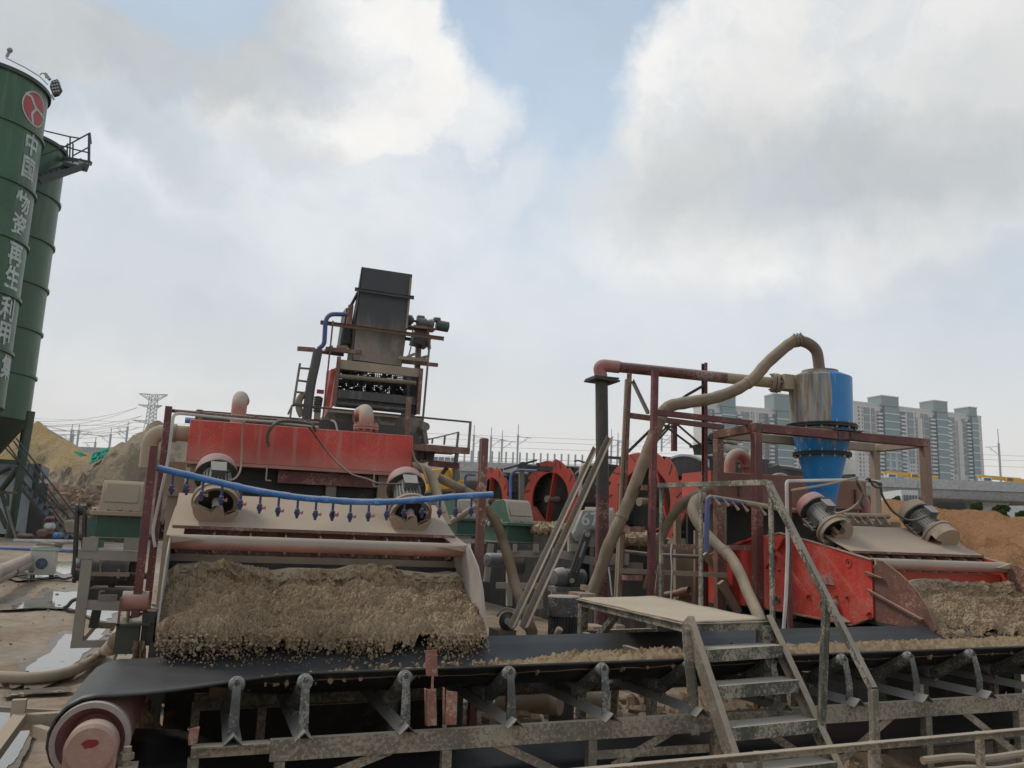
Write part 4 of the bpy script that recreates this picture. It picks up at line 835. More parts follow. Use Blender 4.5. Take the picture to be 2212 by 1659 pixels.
# hose and cable on the ground at the bottom corner
m_ = MB(); pts = [V11.Y(1650, 890, 4.35), V11.Y(1850, 870, 4.35), V11.Y(2000, 880, 4.38), V11.Y(2212, 850, 4.4), V11.Y(2400, 830, 4.45)]; m_.tube(spline(pts, 5), .024, 8); m_.tube(spline([p + Vector((0, -.06, -.05)) for p in pts], 5), .02, 8); m_.build('water_hose', M['hose'], label='pair of muddy hoses lying below the guard bar', cat='hose')
# foreground frame bars at the tail of the belt
tf = thing('tail_frame', 'dusty ground frame of bars behind the tail pulley', 'steel frame', (0, 0, 0))
def gbar(v, a, b, ya, yb, w, h, name='bar', mat='tan'):
    m_ = MB(); m_.bar(v.Y(*a, ya), v.Y(*b, yb), w, h); return m_.build(name, M[mat], tf)
gbar(V2, (150, 1345), (520, 1320), 5.9, 5.9, .06, .085); gbar(V2, (135, 1190), (120, 1330), 5.9, 5.9, .075, .05, 'stub'); gbar(V2, (135, 1320), (-60, 1580), 5.88, 5.2, .07, .06); gbar(V2, (235, 1400), (440, 1465), 5.85, 5.3, .05, .06); gbar(V2, (-30, 1255), (490, 1285), 6.3, 6.2, .03, .03, 'bar', 'tan_dark')
# ================================================================ dewatering screens
PROF = [(7.0, 1.705), (7.0, 1.15), (7.25, 1.06), (8.66, 1.10), (10.1, 1.05), (10.1, 1.62), (9.4, 1.80), (8.75, 1.915), (8.454, 1.956), (7.9, 1.87)]
TANW = paint('thick_dust_plate', (.30, .22, .17), .85, .4, dcol=(.43, .325, .23), scale=4, bump=.3)
PINKT = paint('pink_dust_tube', (.42, .11, .08), .38, 1.0, dcol=(.42, .33, .26), scale=7, bump=.15, up=(-.5, .45))
LIPM = paint('pale_dust_lip', (.36, .30, .27), .60, .4, dcol=(.42, .36, .315), scale=9, bump=.3)
def vib_motor(P, label, cap='pinkcap', rot=0.0, s=1.0, cover='half', grp=None):
    """vibration motor: axis runs from the front cover up and back to the domed cap"""
    P = Vector(P); a = Vector((math.sin(rot) * .8, math.cos(rot) * .8, .60)).normalized()
    side = a.cross(Vector((0, 0, 1))).normalized(); upv = side.cross(a).normalized()
    o = thing('vibration_motor', label, 'vibration motor', P, grp)
    m_ = MB(); m_.lathe(P, a, [(.0, .075), (.12, .075), (.135, .03), (.165, .02), (.172, 0.0), (.178, .0), (.178, .055), (.19, .06), (.19, .085), (.15, .095), (.06, .1)], 36); m_.build('front_flange', M['tan_dark'], o); m_ = MB(); m_.lathe(P, a, [(.001, .072), (.118, .072), (.132, .028)], 32); m_.build('cover_recess', M['darktank'], o)
    # eccentric weights seen through the open cover
    def cov(poly, z0, th, mat, nm):
        q = MB(); q.prism([P + side * x * .178 + upv * y * .178 - a * (z0) for x, y in poly], a * th); q.build(nm, mat, o)
    arc = [(math.cos(t), math.sin(t)) for t in np.linspace(R(175), R(355), 16)]
    if cover == 'half':
        cov(arc + [(.70, -.30), (.42, -.46), (.30, -.06), (.02, .10), (-.20, -.30), (-.52, -.14)], .030, .06, TANW, 'cover_plate'); cov([(.50, -.28), (.86, -.12), (.80, -.45), (.56, -.62)], .010, .02, M['maroon'], 'weight_edge')
        q = MB(); q.lathe(P + a * .03, a, [(.03, -.06), (.034, -.02), (.034, .06)], 12); q.build('shaft_end', M['white'], o)
    elif cover == 'side':
        arc2 = [(math.cos(t), math.sin(t)) for t in np.linspace(R(-150), R(75), 18)]
        cov(arc2 + [(.1, .55), (.38, .35), (.34, .02), (.05, .1), (-.18, -.12), (-.06, -.34), (.2, -.42), (-.2, -.62)], .03, .075, TANW, 'cover_plate')
        q = MB(); q.lathe(P + a * .03, a, [(.03, -.06), (.034, -.02), (.034, .06)], 12); q.build('shaft_end', M['maroon_dusty'], o)
    else:
        arc2 = [(math.cos(t), math.sin(t)) for t in np.linspace(R(-95), R(165), 20)]
        cov(arc2 + [(-.62, .1), (-.3, .05), (-.22, -.35), (-.4, -.6)], .075, .13, TANW, 'cover_plate')
    m_ = MB(); m_.lathe(P, a, [(.06, .09), (.125, .095), (.128, .13), (.118, .15), (.118, .39), (.13, .41), (.14, .43)], 28)
    for k_ in range(9):
        t = -.9 + k_ * .225; c = P + a * .27 + (side * math.sin(t) + upv * math.cos(t)) * .12
        m_.bar(c - a * .105, c + a * .105, .006, .03, up=(side * math.sin(t) + upv * math.cos(t)))
    m_.build('motor_body', M['motor'], o)
    m_ = MB(); m_.lathe(P, a, [(.12, .40), (.178, .41), (.178, .43), (.150, .435)], 32); m_.build('cap_rim', M['blackmetal'], o)
    m_ = MB(); m_.lathe(P, a, [(.171, .432), (.171, .50), (.160, .545), (.13, .575), (.08, .59), (.001, .594)], 32); m_.build('end_cap', M[cap], o)
    m_ = MB(); c = P + a * .29 + upv * .15; rt = Matrix((side, a, upv)).transposed(); m_.box(c, (.11, .12, .07), rt); m_.box(c + upv * .042, (.125, .135, .014), rt); bx_ = m_.build('terminal_box', M['motor'], o, bevel=.004)
    m_ = MB(); m_.cyl(c + side * .055, c + side * .085, .014, 8); m_.build('cable_gland', M['blackmetal'], bx_)
    for s_ in (-1, 1):
        m_ = MB(); b = P + a * .27 + side * s_ * .135 - upv * .10; m_.box(b, (.05, .22, .022), rt); m_.box(b + upv * .06 - side * s_ * .02, (.012, .18, .12), rt)
        for e in (-.08, 0, .08): m_.cyl(b + a * e, b + a * e + upv * .035, .012, 6)
        m_.build('mounting_foot', M['motor_dark'], o)
    o['axis'] = [round(v, 3) for v in a]; del o['axis']
    return o, c + side * .09, a, upv
def screen(x0, w, label, flankmat, left):
    o = thing('dewatering_screen', label, 'vibrating screen', (x0 + w / 2, 7.0, 1.0)); t = .014
    for sx, xx in ((0, x0), (1, x0 + w)):
        m_ = MB(); m_.prism([(xx, y, z) for y, z in PROF], (t if sx == 0 else -t, 0, 0)); sp = m_.build('side_plate', flankmat if not left else TANW, o)
        # rim flange along the sloping top edges
        m_ = MB(); q = [PROF[i] for i in (0, 9, 8, 7, 6, 5)]
        for a, b in zip(q[:-1], q[1:]):
            zz = .006; fx = (.12 if a[0] < 8.4 else .05) if left else .03; d = -1 if sx else 1
            m_.bar((xx + d * (fx / 2 - .012), a[0], a[1] + zz), (xx + d * (fx / 2 - .012), b[0], b[1] + zz), fx, .012)
        m_.build('top_flange', TANW if True else flankmat, o)
        # cheek wing at the lip
        ck = [(7.005, 1.705), (6.86, 1.70), (6.66, 1.60), (6.46, 1.46), (6.33, 1.30), (6.24, 1.12), (6.36, 1.02), (7.005, 1.125)]
        if left: ck = [(7.005, 1.70), (6.80, 1.70), (6.56, 1.56), (6.42, 1.40), (6.33, 1.22), (6.30, 1.06), (6.34, 1.02), (7.005, 1.15)]
        dx = .018 if sx == 0 else -.018
        m_ = MB(); m_.prism([(xx + dx, y, z) for y, z in ck], (t * .8 if sx == 0 else -t * .8, 0, 0)); m_.build('cheek_plate', M['maroon_dusty'] if not left else LIPM, o)
        if sx == 0 and not left:
            for P4 in ([V10.X(945, 880, x0 - .0), V10.X(1075, 930, x0), V10.X(1075, 938, x0), V10.X(945, 905, x0)], [V10.X(958, 1020, x0), V10.X(1405, 1265, x0), V10.X(1400, 1280, x0), V10.X(958, 1036, x0)]):
                m_ = MB(); m_.prism(P4, (-.035, 0, 0)); m_.build('cheek_rib', M['maroon_dusty'], o)
    # motor deck: inclined plate with folded lip
    yf, zf, yb, zb = 7.3, 1.79, 8.05, 2.07; xa, xb = x0 + t + .002, x0 + w - t - .002
    m_ = MB(); m_.prism([(xa, yf, zf), (xa, yb, zb), (xa, yb, zb - .014), (xa, yf, zf - .014)], (xb - xa, 0, 0)); m_.build('motor_deck', TANW, o)
    m_ = MB(); m_.bb(xa, xb, yf - .010, yf, zf - .022, zf + .003); m_.bb(xa, xb, yf + .16, yf + .17, zf - .22, zf + .02); m_.build('deck_lip', M['maroon_dusty'], o)
    n = 8
    for i in range(n + 1):
        x = xa + .04 + (xb - xa - .08) * i / n; m_ = MB(); m_.bb(x - .006, x + .006, yf - .0, yf + .5, zf - .22, zf - .052) if False else m_.prism([(x - .006, yf - .01, zf - .052), (x - .006, yf + .25, zf + .04), (x - .006, yf + .25, zf - .23), (x - .006, yf - .01, zf - .2)], (.012, 0, 0)); m_.build('stiffener', M['tan'], o)
    m_ = MB(); m_.bb(xa, xb, yf + .26, yf + .28, 1.2, zf + .06); m_.build('back_plate', M['darktank'], o)
    m_ = MB(); m_.bb(xa, xb, yf - .03, yf + .25, zf - .27, zf - .22); m_.build('cross_beam', M['tan_dark'], o)
    # tube between the sides with its gussets
    m_ = MB(); m_.cyl((xa, 7.03, 1.672), (xb, 7.03, 1.672), .056, 24); tb = m_.build('cross_tube', PINKT, o)
    for s_, x in ((1, xa), (-1, xb)):
        m_ = MB(); m_.prism([(x, 6.965, 1.66), (x + s_ * .24, 6.965, 1.70), (x, 6.965, 1.715)] if left else [(x, 7.0, 1.66), (x + s_ * .2, 7.0, 1.67), (x, 7.0, 1.72)], (0, -.05, -.0)); m_.build('gusset', TANW, tb)
    # red wear bar seen under the tube, dewatering deck and underside hopper
    m_ = MB(); m_.bb(xa, xb, 7.10, 7.13, 1.46, 1.60) if not left else m_.bb(xa, xb, 7.22, 7.25, 1.44, 1.52); m_.build('wear_bar', M['bright_red'] if not left else M['darktank'], o)
    m_ = MB(); m_.prism([(xa, 6.34, 1.10), (xa, 6.34, 1.07), (xa, 10.0, 1.16), (xa, 10.0, 1.20)], (xb - xa, 0, 0)); m_.build('deck', M['blackmetal'], o)
    for y in (8.2, 9.4):
        m_ = MB(); m_.bb(xa, xb, y, y + .12, 1.02, 1.06); m_.build('deck_support', M['blackmetal'], o)
    return o
sl_ = screen(-.27, 2.33, 'broad dust covered vibrating screen with a long blue spray pipe in front', TANW, True)
FL = paint('bright_red_flank', (.55, .026, .013), .05, .3, dcol=(.40, .26, .19), scale=3.5, splat=.16, sscale=70, streak=.16, var=.25, dent=5.0)
sr_ = screen(6.25, 1.80, 'vibrating screen with bright red flank and diagonal ribs', FL, False)
# flank details of the second screen
XF = 6.25
def rib(v, a, b, w=.06):
    p, q = v.X(*a, XF - .022), v.X(*b, XF - .022); m_ = MB(); m_.bar(p, q, .04, w, up=(0, (q - p).z * -1, (q - p).y)); m_.build('flank_rib', FL, sr_)
rib(V10, (128, 600), (468, 1080), .045); rib(V10, (362, 640), (655, 1122), .04); rib(V10, (552, 690), (955, 1222), .045); rib(V10, (285, 600), (128, 850), .03); rib(V8, (1140, 500), (870, 590), .03)
def ring(v, x, y, r, dep, nm, mat, hole=True):
    c = v.X(x, y, XF); m_ = MB(); m_.lathe(c, (-1, 0, 0), [(r * .72, -.05), (r * .72, dep), (r, dep), (r, -.0)], 24); k_ = m_.build(nm, mat, sr_)
    m_ = MB(); m_.lathe(c, (-1, 0, 0), [(r * .71, -.002), (.001, -.002 + .004)], 20); m_.build('tube_bore', M['blackmetal'], k_); return k_
ring(V10, 795, 808, .052, .008, 'flank_hole', FL); ring(V10, 225, 1108, .04, .02, 'tube_end', M['maroon_dusty']); ring(V10, 690, 1155, .062, .16, 'tube_end', M['red_dusty'])
m_ = MB(); c = V10.X(690, 1190, XF); m_.prism([(XF - .16, c.y, c.z), (XF - .16, c.y - .24, c.z - .10), (XF - .16, c.y + .02, c.z - .12)], (.15, 0, 0)); m_.build('tube_bracket', M['red_dusty'], sr_)
h = [V10.X(*p, XF - .03) for p in ((552, 935), (575, 915), (625, 925), (640, 985), (598, 980), (612, 960), (597, 938), (585, 955), (592, 985), (575, 985))]; m_ = MB(); m_.prism(h, (-.02, 0, 0)); m_.prism([V10.X(*p, XF - .001) for p in ((552, 935), (625, 900), (685, 990), (640, 985))], (-.03, 0, 0)); m_.build('lifting_hook', M['red_dusty'], sr_)
m_ = MB()
for p in ((195, 850), (240, 868), (155, 735), (160, 793), (700, 1080), (785, 1088)): c = V10.X(*p, XF); m_.cyl(c, c + Vector((-.03, 0, 0)), .016, 6)
m_.build('flank_bolt', M['maroon_dusty'], sr_)
m_ = MB(); m_.bb(XF - .05, XF - .0005, 7.02, 10.0, 1.085, 1.10) if False else m_.prism([(XF - .0005, 7.0, 1.15), (XF - .0005, 7.25, 1.06), (XF - .0005, 8.66, 1.10), (XF - .0005, 8.66, 1.085), (XF - .0005, 7.25, 1.045), (XF - .0005, 7.0, 1.135)], (-.06, 0, 0)); m_.build('bottom_flange', M['maroon_dusty'], sr_)
# support legs and added dark hoppers that give the black under the lips
def hopper(x0, w, label):
    o = thing('added_dark_hopper', label, 'hopper', (x0 + w / 2, 8.4, -.1)); m_ = MB()
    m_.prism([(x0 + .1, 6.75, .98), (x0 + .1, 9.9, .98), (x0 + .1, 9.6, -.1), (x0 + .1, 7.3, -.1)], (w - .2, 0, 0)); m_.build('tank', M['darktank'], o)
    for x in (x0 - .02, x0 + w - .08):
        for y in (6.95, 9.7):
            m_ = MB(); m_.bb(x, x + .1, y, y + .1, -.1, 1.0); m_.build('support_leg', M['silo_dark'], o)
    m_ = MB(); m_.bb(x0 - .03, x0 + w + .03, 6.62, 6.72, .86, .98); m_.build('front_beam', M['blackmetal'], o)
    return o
hopper(-.27, 2.33, 'added dark hopper giving the black beneath the broad screen behind the belt'); hopper(6.25, 1.8, 'added dark hopper giving the black beneath the red flanked screen')
# motors
mo1 = vib_motor(V3.Y(548, 1090, 7.35), 'pink capped vibration motor under the blue spray pipe near the maroon post', rot=R(-3), grp='vibration motors')
mo2 = vib_motor(V5.Y(712, 968, 7.35), 'pink capped vibration motor with the black cable from the red head box', rot=R(3), grp='vibration motors')
mo3 = vib_motor(V10.Y(700, 572, 7.62), 'pink capped vibration motor at the peak of the red flank', rot=R(0), cover='side', grp='vibration motors')
mo4 = vib_motor(V10.Y(1545, 615, 7.62), 'tan capped vibration motor in front of the orange sand', cap='tan', rot=R(0), cover='drum', grp='vibration motors')
# ---------------------------------------------------------------- sand cakes on the screens
def cake(x0, x1, name_label, seed, nx=620, ny=230):
    us = np.linspace(0, 1, nx); vs = np.linspace(0, 1, ny); U_, V_ = np.meshgrid(us, vs)
    X_ = x0 + (x1 - x0) * U_
    # profile from the back of the deck (v=0) to the ragged hanging lip (v=1)
    step = .17 + .05 * (vnoise(X_ * 3.1, X_ * 0, seed) - .5) + .03 * (vnoise(X_ * 9, X_ * 0, seed + 3) - .5)
    crest = 1.50 + .045 * (vnoise(X_ * 2.3, X_ * 0 + 3, seed + 1) - .5) + .035 * (vnoise(X_ * 6, X_ * 0, seed + 2) - .5)
    yk = [0, .17, .20, .40, .72, .90, 1.0]
    py = np.interp(V_, yk, [7.28, 6.95, 6.925, 6.74, 6.44, 6.27, 6.20]); 
    zt = np.interp(V_, yk, [0.0, .0, -.115, -.165, -.295, -.375, -.43])
    edge = sstep(0, .03, U_) * sstep(1, .97, U_)
    crust = sstep(step + .015, step - .015, V_)
    V2_ = np.where(V_ < step, V_, V_)
    lump = .040 * (.62 - worley(X_ * 6 + .3 * fbm(X_ * 9, V_ * 9, 3, 3), V_ * 6, seed)) + .020 * (.6 - worley(X_ * 21, V_ * 19, seed + 4)) * (.4 + 1.2 * vnoise(X_ * 3, V_ * 4, seed + 2)) + .020 * (.6 - worley(X_ * 58, V_ * 54, seed + 6)) + .06 * (fbm(X_ * 8, V_ * 8, seed + 9, 6, .65) - .5)
    rough = (1 - crust); Z_ = crest + zt + rough * lump * 1.15 + crust * .012 * (fbm(X_ * 6, V_ * 9, seed, 3) - .5)
    scarp = sstep(.16, .18, V_) * sstep(.30, .20, V_); Y_ = py - scarp * (.10 * (fbm(X_ * 9, zt * 30, seed + 21, 5, .65) - .4) + .05 * (.6 - worley(X_ * 14, zt * 26, seed + 22))) - rough * lump * .9 - .05 * (vnoise(X_ * 5, V_ * 2, seed + 7) - .5) * sstep(.2, .6, V_) + (step - .17) * 1.2 * sstep(.6, .2, V_)
    hang = sstep(.86, 1.0, V_); Z_ = Z_ - hang * (.34 * np.clip(fbm(X_ * 7, X_ * 0, seed + 12, 5, .7) - .36, 0, 1))
    Z_ -= (1 - edge) * .05
    m_ = MB(); m_.v = [tuple(p) for p in np.stack([X_, Y_, Z_], -1).reshape(-1, 3)]; b = nx
    m_.f = [(i * b + j, i * b + j + 1, (i + 1) * b + j + 1, (i + 1) * b + j) for i in range(ny - 1) for j in range(nx - 1)]
    sm = M['sand']; o = m_.build('sand_cake', sm, kind='stuff', label=name_label, cat='sand', recalc=False, smooth=45)
    o.data.materials.append(M['sandcrust']); cr = (crust[:-1, :-1] > .5).reshape(-1).astype(np.int32); o.data.polygons.foreach_set('material_index', cr)
    return o
cake(-.25, 2.035, 'thick cake of wet sand breaking off the broad screen', 3)
cake(6.28, 8.03, 'cake of wet sand sliding off the red flanked screen', 8, 560, 220)
# broken lumps and falling sand
def lumps(x0, x1, n1, n2, seed, label, zbelt):
    rn = random.Random(seed); m_ = MB()
    for i in range(n1):          # lumps lying on the broken slope
        v = rn.random(); x = rn.uniform(x0, x1); y = 6.82 - .62 * v + rn.uniform(-.03, .03); z = 1.375 - .31 * v + rn.uniform(-.02, .015); clump_mesh(m_, (x, y, z), rn.choice((.004, .005, .007, .009, .014)) * rn.uniform(.7, 1.3), rn, 5)
    for i in range(n2):          # falling curtain
        x = x0 + (x1 - x0) * rn.random() ** .95; t = rn.random() ** 1.5; y = 6.22 - .10 * t + rn.uniform(-.05, .06); zt_ = 1.08; z = zt_ - t * (zt_ - zbelt(x)) + rn.uniform(-.02, .03)
        k_ = vn1(x * 6, seed) ; 
        if rn.random() > .10 + .75 * k_ * (1 - .5 * t): continue
        clump_mesh(m_, (x, y, z), rn.choice((.003, .004, .005, .006, .009, .013 if t < .55 else .006)) * rn.uniform(.7, 1.25), rn, 5)
    for i in range(n2 // 9):
        x = rn.uniform(x0, x1); y = 6.2 + rn.uniform(-.03, .04); z0 = 1.05
        if vn1(x * 6, seed) < .38: continue
        L_ = rn.uniform(.02, .10)
        for k_ in range(4): clump_mesh(m_, (x + rn.uniform(-.012, .012), y + rn.uniform(-.01, .01), z0 - L_ * k_ / 3), rn.uniform(.007, .015) * (1 - .15 * k_), rn, 5)
    m_.build('falling_sand', M['sand'], kind='stuff', label=label, cat='sand', recalc=False, smooth=60)
def vn1(x, s): return float(vnoise(np.array([x]), np.array([.5]), s)[0])
lumps(-.24, 2.02, 1500, 4200, 21, 'crumbling lumps of sand falling from the broad screen onto the belt', lambda x: zr(x) + .2)
lumps(6.29, 8.0, 1100, 1500, 22, 'crumbling lumps of sand falling from the red flanked screen', lambda x: zr(x) + .25)
# muddy spill heap beside the tail end
xs = np.linspace(0, 2 * math.pi, 70); rs_ = np.linspace(0, 1, 40); A_, R_ = np.meshgrid(xs, rs_); c = Vector((-.36, 6.62, 0))
hh = .98 * (1 - R_ ** .8) ; rad = .12 + .40 * R_; X_ = c.x + rad * R_ * np.cos(A_) * 1.0; Y_ = c.y + rad * R_ * np.sin(A_)
nn = (.6 - worley(A_ * 3.5, R_ * 9, 4)) * .08 + .05 * (fbm(A_ * 5, R_ * 12, 6, 4) - .5); X_ += nn * np.cos(A_); Y_ += nn * np.sin(A_)
m_ = MB(); m_.v = [tuple(p) for p in np.stack([X_, Y_, hh + .02], -1).reshape(-1, 3)]; m_.f = [(i * 70 + j, i * 70 + j + 1, (i + 1) * 70 + j + 1, (i + 1) * 70 + j) for i in range(39) for j in range(69)]
m_.build('mud_heap', soil('brown_mud', (.22, .155, .09), (.29, .21, .13), 5, bd=.02, bump=.7), label='steep little heap of brown mud under the tube end of the broad screen', cat='mud heap', recalc=False, smooth=60)
# ---------------------------------------------------------------- head boxes with elbows
def headbox(x0, x1, y0, y1, z0, z1a, z1b, mat, label, lidmat):
    o = thing('head_box', label, 'feed box', ((x0 + x1) / 2, y0, z0)); m_ = MB()
    m_.add([(x0, y0, z0), (x1, y0, z0 + (z1b - z1a)), (x1, y1, z0 + (z1b - z1a)), (x0, y1, z0), (x0, y0, z1a), (x1, y0, z1b), (x1, y1, z1b), (x0, y1, z1a)], [(3, 2, 1, 0), (4, 5, 6, 7), (0, 1, 5, 4), (1, 2, 6, 5), (2, 3, 7, 6), (3, 0, 4, 7)])
    m_.build('box', mat, o, bevel=.006); return o
REDB = paint('red_dust_streaked', (.60, .036, .017), .07, .8, dcol=(.44, .26, .20), scale=4, streak=.5, splat=.26, sscale=60, var=.3, dent=6.0, zd=(2.40, 2.64, .42))
hb = headbox(-.245, 1.945, 8.75, 9.35, 2.405, 2.80, 2.80, REDB, 'long bright red feed box above the motors of the broad screen', None)
m_ = MB(); m_.bb(-.24, 1.94, 8.70, 9.3, 2.372, 2.402); m_.build('bottom_lip', M['red_dusty'], hb)
# darker maroon chute plates under the box
m_ = MB(); m_.bb(-.20, 1.92, 8.9, 8.93, 1.95, 2.37); m_.build('chute_plate', M['darktank'], hb)
for x, w in ((-.2, .32), (1.1, .10), (1.62, .3)):
    m_ = MB(); m_.bb(x, x + w, 8.82, 8.88, 1.98, 2.37); m_.build('chute_stiffener', M['tan_dark'] if w > .2 else M['greysteel'], hb)
m_ = MB(); m_.bb(.62, 1.6, 8.80, 8.84, 2.24, 2.36); m_.build('chute_lip', M['maroon'], hb)
for x in (.50, .62 + .03):
    m_ = MB(); z = 2.39; m_.tube(bend([(x + .9 * (x > .6), 8.68, z), (x + .9 * (x > .6), 8.68, z - .14), (x + .9 * (x > .6) + .05, 8.68, z - .14)], .01), .008, 6); m_.build('hook_rod', M['tan'], hb)
for x in (.86, 1.92):
    pass
def elbow_pipe(o, p, r, h, d, mat, flange=True, reach=.18, n=20):
    p = Vector(p); d = Vector(d).normalized(); m_ = MB(); pts = [p, p + Vector((0, 0, h))]
    for k_ in range(1, 9):
        a = R(90) * k_ / 8; pts.append(p + Vector((0, 0, h)) + Vector((0, 0, math.sin(a) * r * 1.6)) + d * (1 - math.cos(a)) * r * 1.6)
    pts.append(pts[-1] + d * reach); m_.tube(pts, r, n); e = m_.build('elbow', mat, o)
    if flange:
        m_ = MB(); z = p.z + h * .45; m_.cyl((p.x, p.y, z), (p.x, p.y, z + .022), r * 1.7, 24); m_.cyl((p.x, p.y, z + .028), (p.x, p.y, z + .05), r * 1.7, 24)
        for k_ in range(10): a = k_ * math.pi / 5; m_.cyl((p.x + math.cos(a) * r * 1.45, p.y + math.sin(a) * r * 1.45, z - .02), (p.x + math.cos(a) * r * 1.45, p.y + math.sin(a) * r * 1.45, z + .075), .012, 6)
        m_.build('flange', M['red_dusty'], e)
ELB = paint('red_elbow_dust_top', (.40, .05, .03), .16, 1.05, dcol=(.46, .37, .29), scale=6, up=(-.35, .75))
a = V3.Y(728, 395, 9.05); elbow_pipe(hb, (a.x, 9.05, 2.78), .075, .20, (.1, 1, 0), ELB, False)
a = V5.Y(338, 260, 9.0); elbow_pipe(hb, (a.x, 9.0, 2.78), .078, .16, (-.05, 1, 0), ELB, True)
m_ = MB(); a = V3.Y(318, 376, 9.0); m_.cyl((a.x - .03, 9.0, a.z), (a.x + .06, 9.0, a.z), .03, 12); m_.build('blue_stub', M['blue'], hb)
# side inlet elbow
inl = thing('inlet_elbow', 'dusty tan elbow pipe entering the end of the long red feed box', 'pipe', (-.5, 9.05, 2.2)); m_ = MB(); a = V1.Y(1580, 722, 9.05)
m_.tube(bend([(-.24, 9.05, a.z), (-.60, 9.05, a.z), (-.60, 9.05, a.z - .36)], .15, 8), .078, 20); m_.build('pipe', M['tan'], inl); m_ = MB(); m_.cyl((-.40, 9.05, a.z), (-.37, 9.05, a.z), .092, 20); m_.build('collar', M['tan_dark'], inl)
m_ = MB(); m_.bb(-.62, -.26, 9.3, 9.36, 2.08, 2.42); m_.bb(-.40, -.28, 9.36, 9.6, 0, 2.08); m_.build('steel_pillar', M['tan'], label='dust caked steel pillar behind the end of the long red feed box', cat='pillar')
# black launder behind the box
lau = thing('launder', 'black open launder trough running behind the long red feed box', 'trough', (.9, 9.7, 2.6)); m_ = MB(); m_.bb(-.22, 2.0, 9.45, 9.47, 2.62, 2.98); m_.bb(-.22, 2.0, 9.47, 9.95, 2.60, 2.64); m_.bb(-.22, 2.0, 9.95, 9.97, 2.62, 3.0); m_.build('trough', M['blackmetal'], lau)
m_ = MB(); m_.tube(spline([V3.Y(1500, 375, 9.42), V3.Y(1535, 395, 9.42), V3.Y(1555, 470, 9.42)], 4), .012, 6); m_.build('white_hose', M['white'], lau)
# second head box
hbR = headbox(6.25, 8.80, 9.9, 10.6, 2.33, 2.755, 2.79, paint('brown_dusted_red_box', (.30, .09, .06), .45, .5, dcol=(.30, .19, .14), scale=3, splat=.25, sscale=7, rust=.1), 'long feed box with brown mud stains behind the cyclone cone', None)
m_ = MB(); m_.bb(6.235, 6.42, 9.88, 10.62, 2.32, 2.765); m_.build('end_panel', paint('red_end_panel', (.46, .05, .035), .08, .6, scale=5), hbR)
for p in ((410, 880), (1150, 930)):
    c = V9.Y(*p, 9.88); m_ = MB(); m_.bar(c - Vector((0, 0, .10)), c + Vector((0, 0, .10)), .04, .035); m_.build('lift_lug', M['maroon_dusty'], hbR)
# big U-bend on top
ub = thing('u_bend_pipe', 'red U shaped pipe bend with dusty top between the maroon posts', 'pipe bend', (6.8, 10.0, 2.75)); c = V9.Y(400, 700, 10.2); rr_ = .155
a = V9.Y(462, 742, 10.2); b = V9.Y(345, 742, 10.2); mid = (a + b) / 2; rad = (a.x - b.x) / 2 * .95
pts = [Vector((a.x, 10.2, 2.74)), Vector((a.x, 10.2, mid.z + .0))] + [Vector((mid.x + rad * math.cos(t), 10.2, mid.z + .02 + rad * 1.15 * math.sin(t))) for t in np.linspace(0, math.pi, 14)] + [Vector((b.x, 10.2, mid.z - .12))]
m_ = MB(); m_.tube(pts, .078, 22); m_.build('bend', ELB, ub)
m_ = MB(); m_.cyl((a.x, 10.2, 2.87), (a.x, 10.2, 2.885), .125, 24); m_.cyl((a.x, 10.2, 2.89), (a.x, 10.2, 2.905), .125, 24)
for k_ in range(8): t = k_ * math.pi / 4; m_.cyl((a.x + .108 * math.cos(t), 10.2 + .108 * math.sin(t), 2.86), (a.x + .108 * math.cos(t), 10.2 + .108 * math.sin(t), 2.915), .009, 6)
m_.bb(b.x - .13, b.x + .09, 10.08, 10.32, mid.z - .14, mid.z - .11); m_.build('flange', M['red_dusty'], ub)
ie = thing('outlet_elbow', 'dusty pink elbow pipe at the far end of the stained feed box', 'pipe bend', (8.9, 10.2, 2.3)); m_ = MB(); m_.tube(bend([(8.75, 10.2, 2.55), (9.02, 10.2, 2.55), (9.02, 10.2, 2.1)], .15, 7), .085, 18); m_.build('elbow', M['pinkcap'], ie); m_ = MB(); m_.cyl((8.81, 10.2, 2.55), (8.835, 10.2, 2.55), .11, 18); m_.build('collar', M['tan'], ie)
# ================================================================ maroon posts and the blue spray pipe of the broad screen
def post(name, v, pts, y, w, mat, label, cat='post', zb=-.1, dw=None, shape='bar', cap=None):
    p, q = v.Y(*pts[0], y), v.Y(*pts[1], y); x = (p.x + q.x) / 2; m_ = MB()
    if shape == 'bar': m_.bar((x, y, zb), (x, y, p.z), w, dw or w, up=(0, 1, 0))
    elif shape == 'ang': m_.ang((x - w / 2, y - w / 2, zb), (x - w / 2, y - w / 2, p.z), w, .008, up=(0, 1, 0), fx=-1)
    elif shape == 'i': m_.ibeam((x, y, zb), (x, y, p.z), w, dw or w, .009, up=(0, 1, 0))
    return m_.build(name, mat, label=label, cat=cat, bevel=.003)
post('steel_post', V1, [(1335, 826), (1300, 1100)], 6.7, .056, M['maroon'], 'shorter maroon post standing nearest the gearbox stand', zb=1.15)
post('steel_post', V1, [(1465, 488), (1420, 800)], 6.95, .050, M['maroon'], 'taller maroon post carrying the conduit at the corner of the broad screen', zb=1.1)
post('steel_post', V5, [(1318, 320), (1310, 600)], 6.9, .064, paint('maroon_post_mud', (.12, .022, .02), .12, .6, scale=5, splat=.28, sscale=16), 'thick maroon post with caked mud between broad screen and red wheels', zb=.3)
sb = thing('post_base', 'red tube end and dark block under the maroon posts', 'base', (-.42, 6.9, 0)); c = V2.Y(925, 520, 6.72)
m_ = MB(); m_.cyl((c.x - .085, 6.72, c.z), (c.x + .085, 6.72, c.z), .07, 20); m_.build('tube', M['red_dusty'], sb)
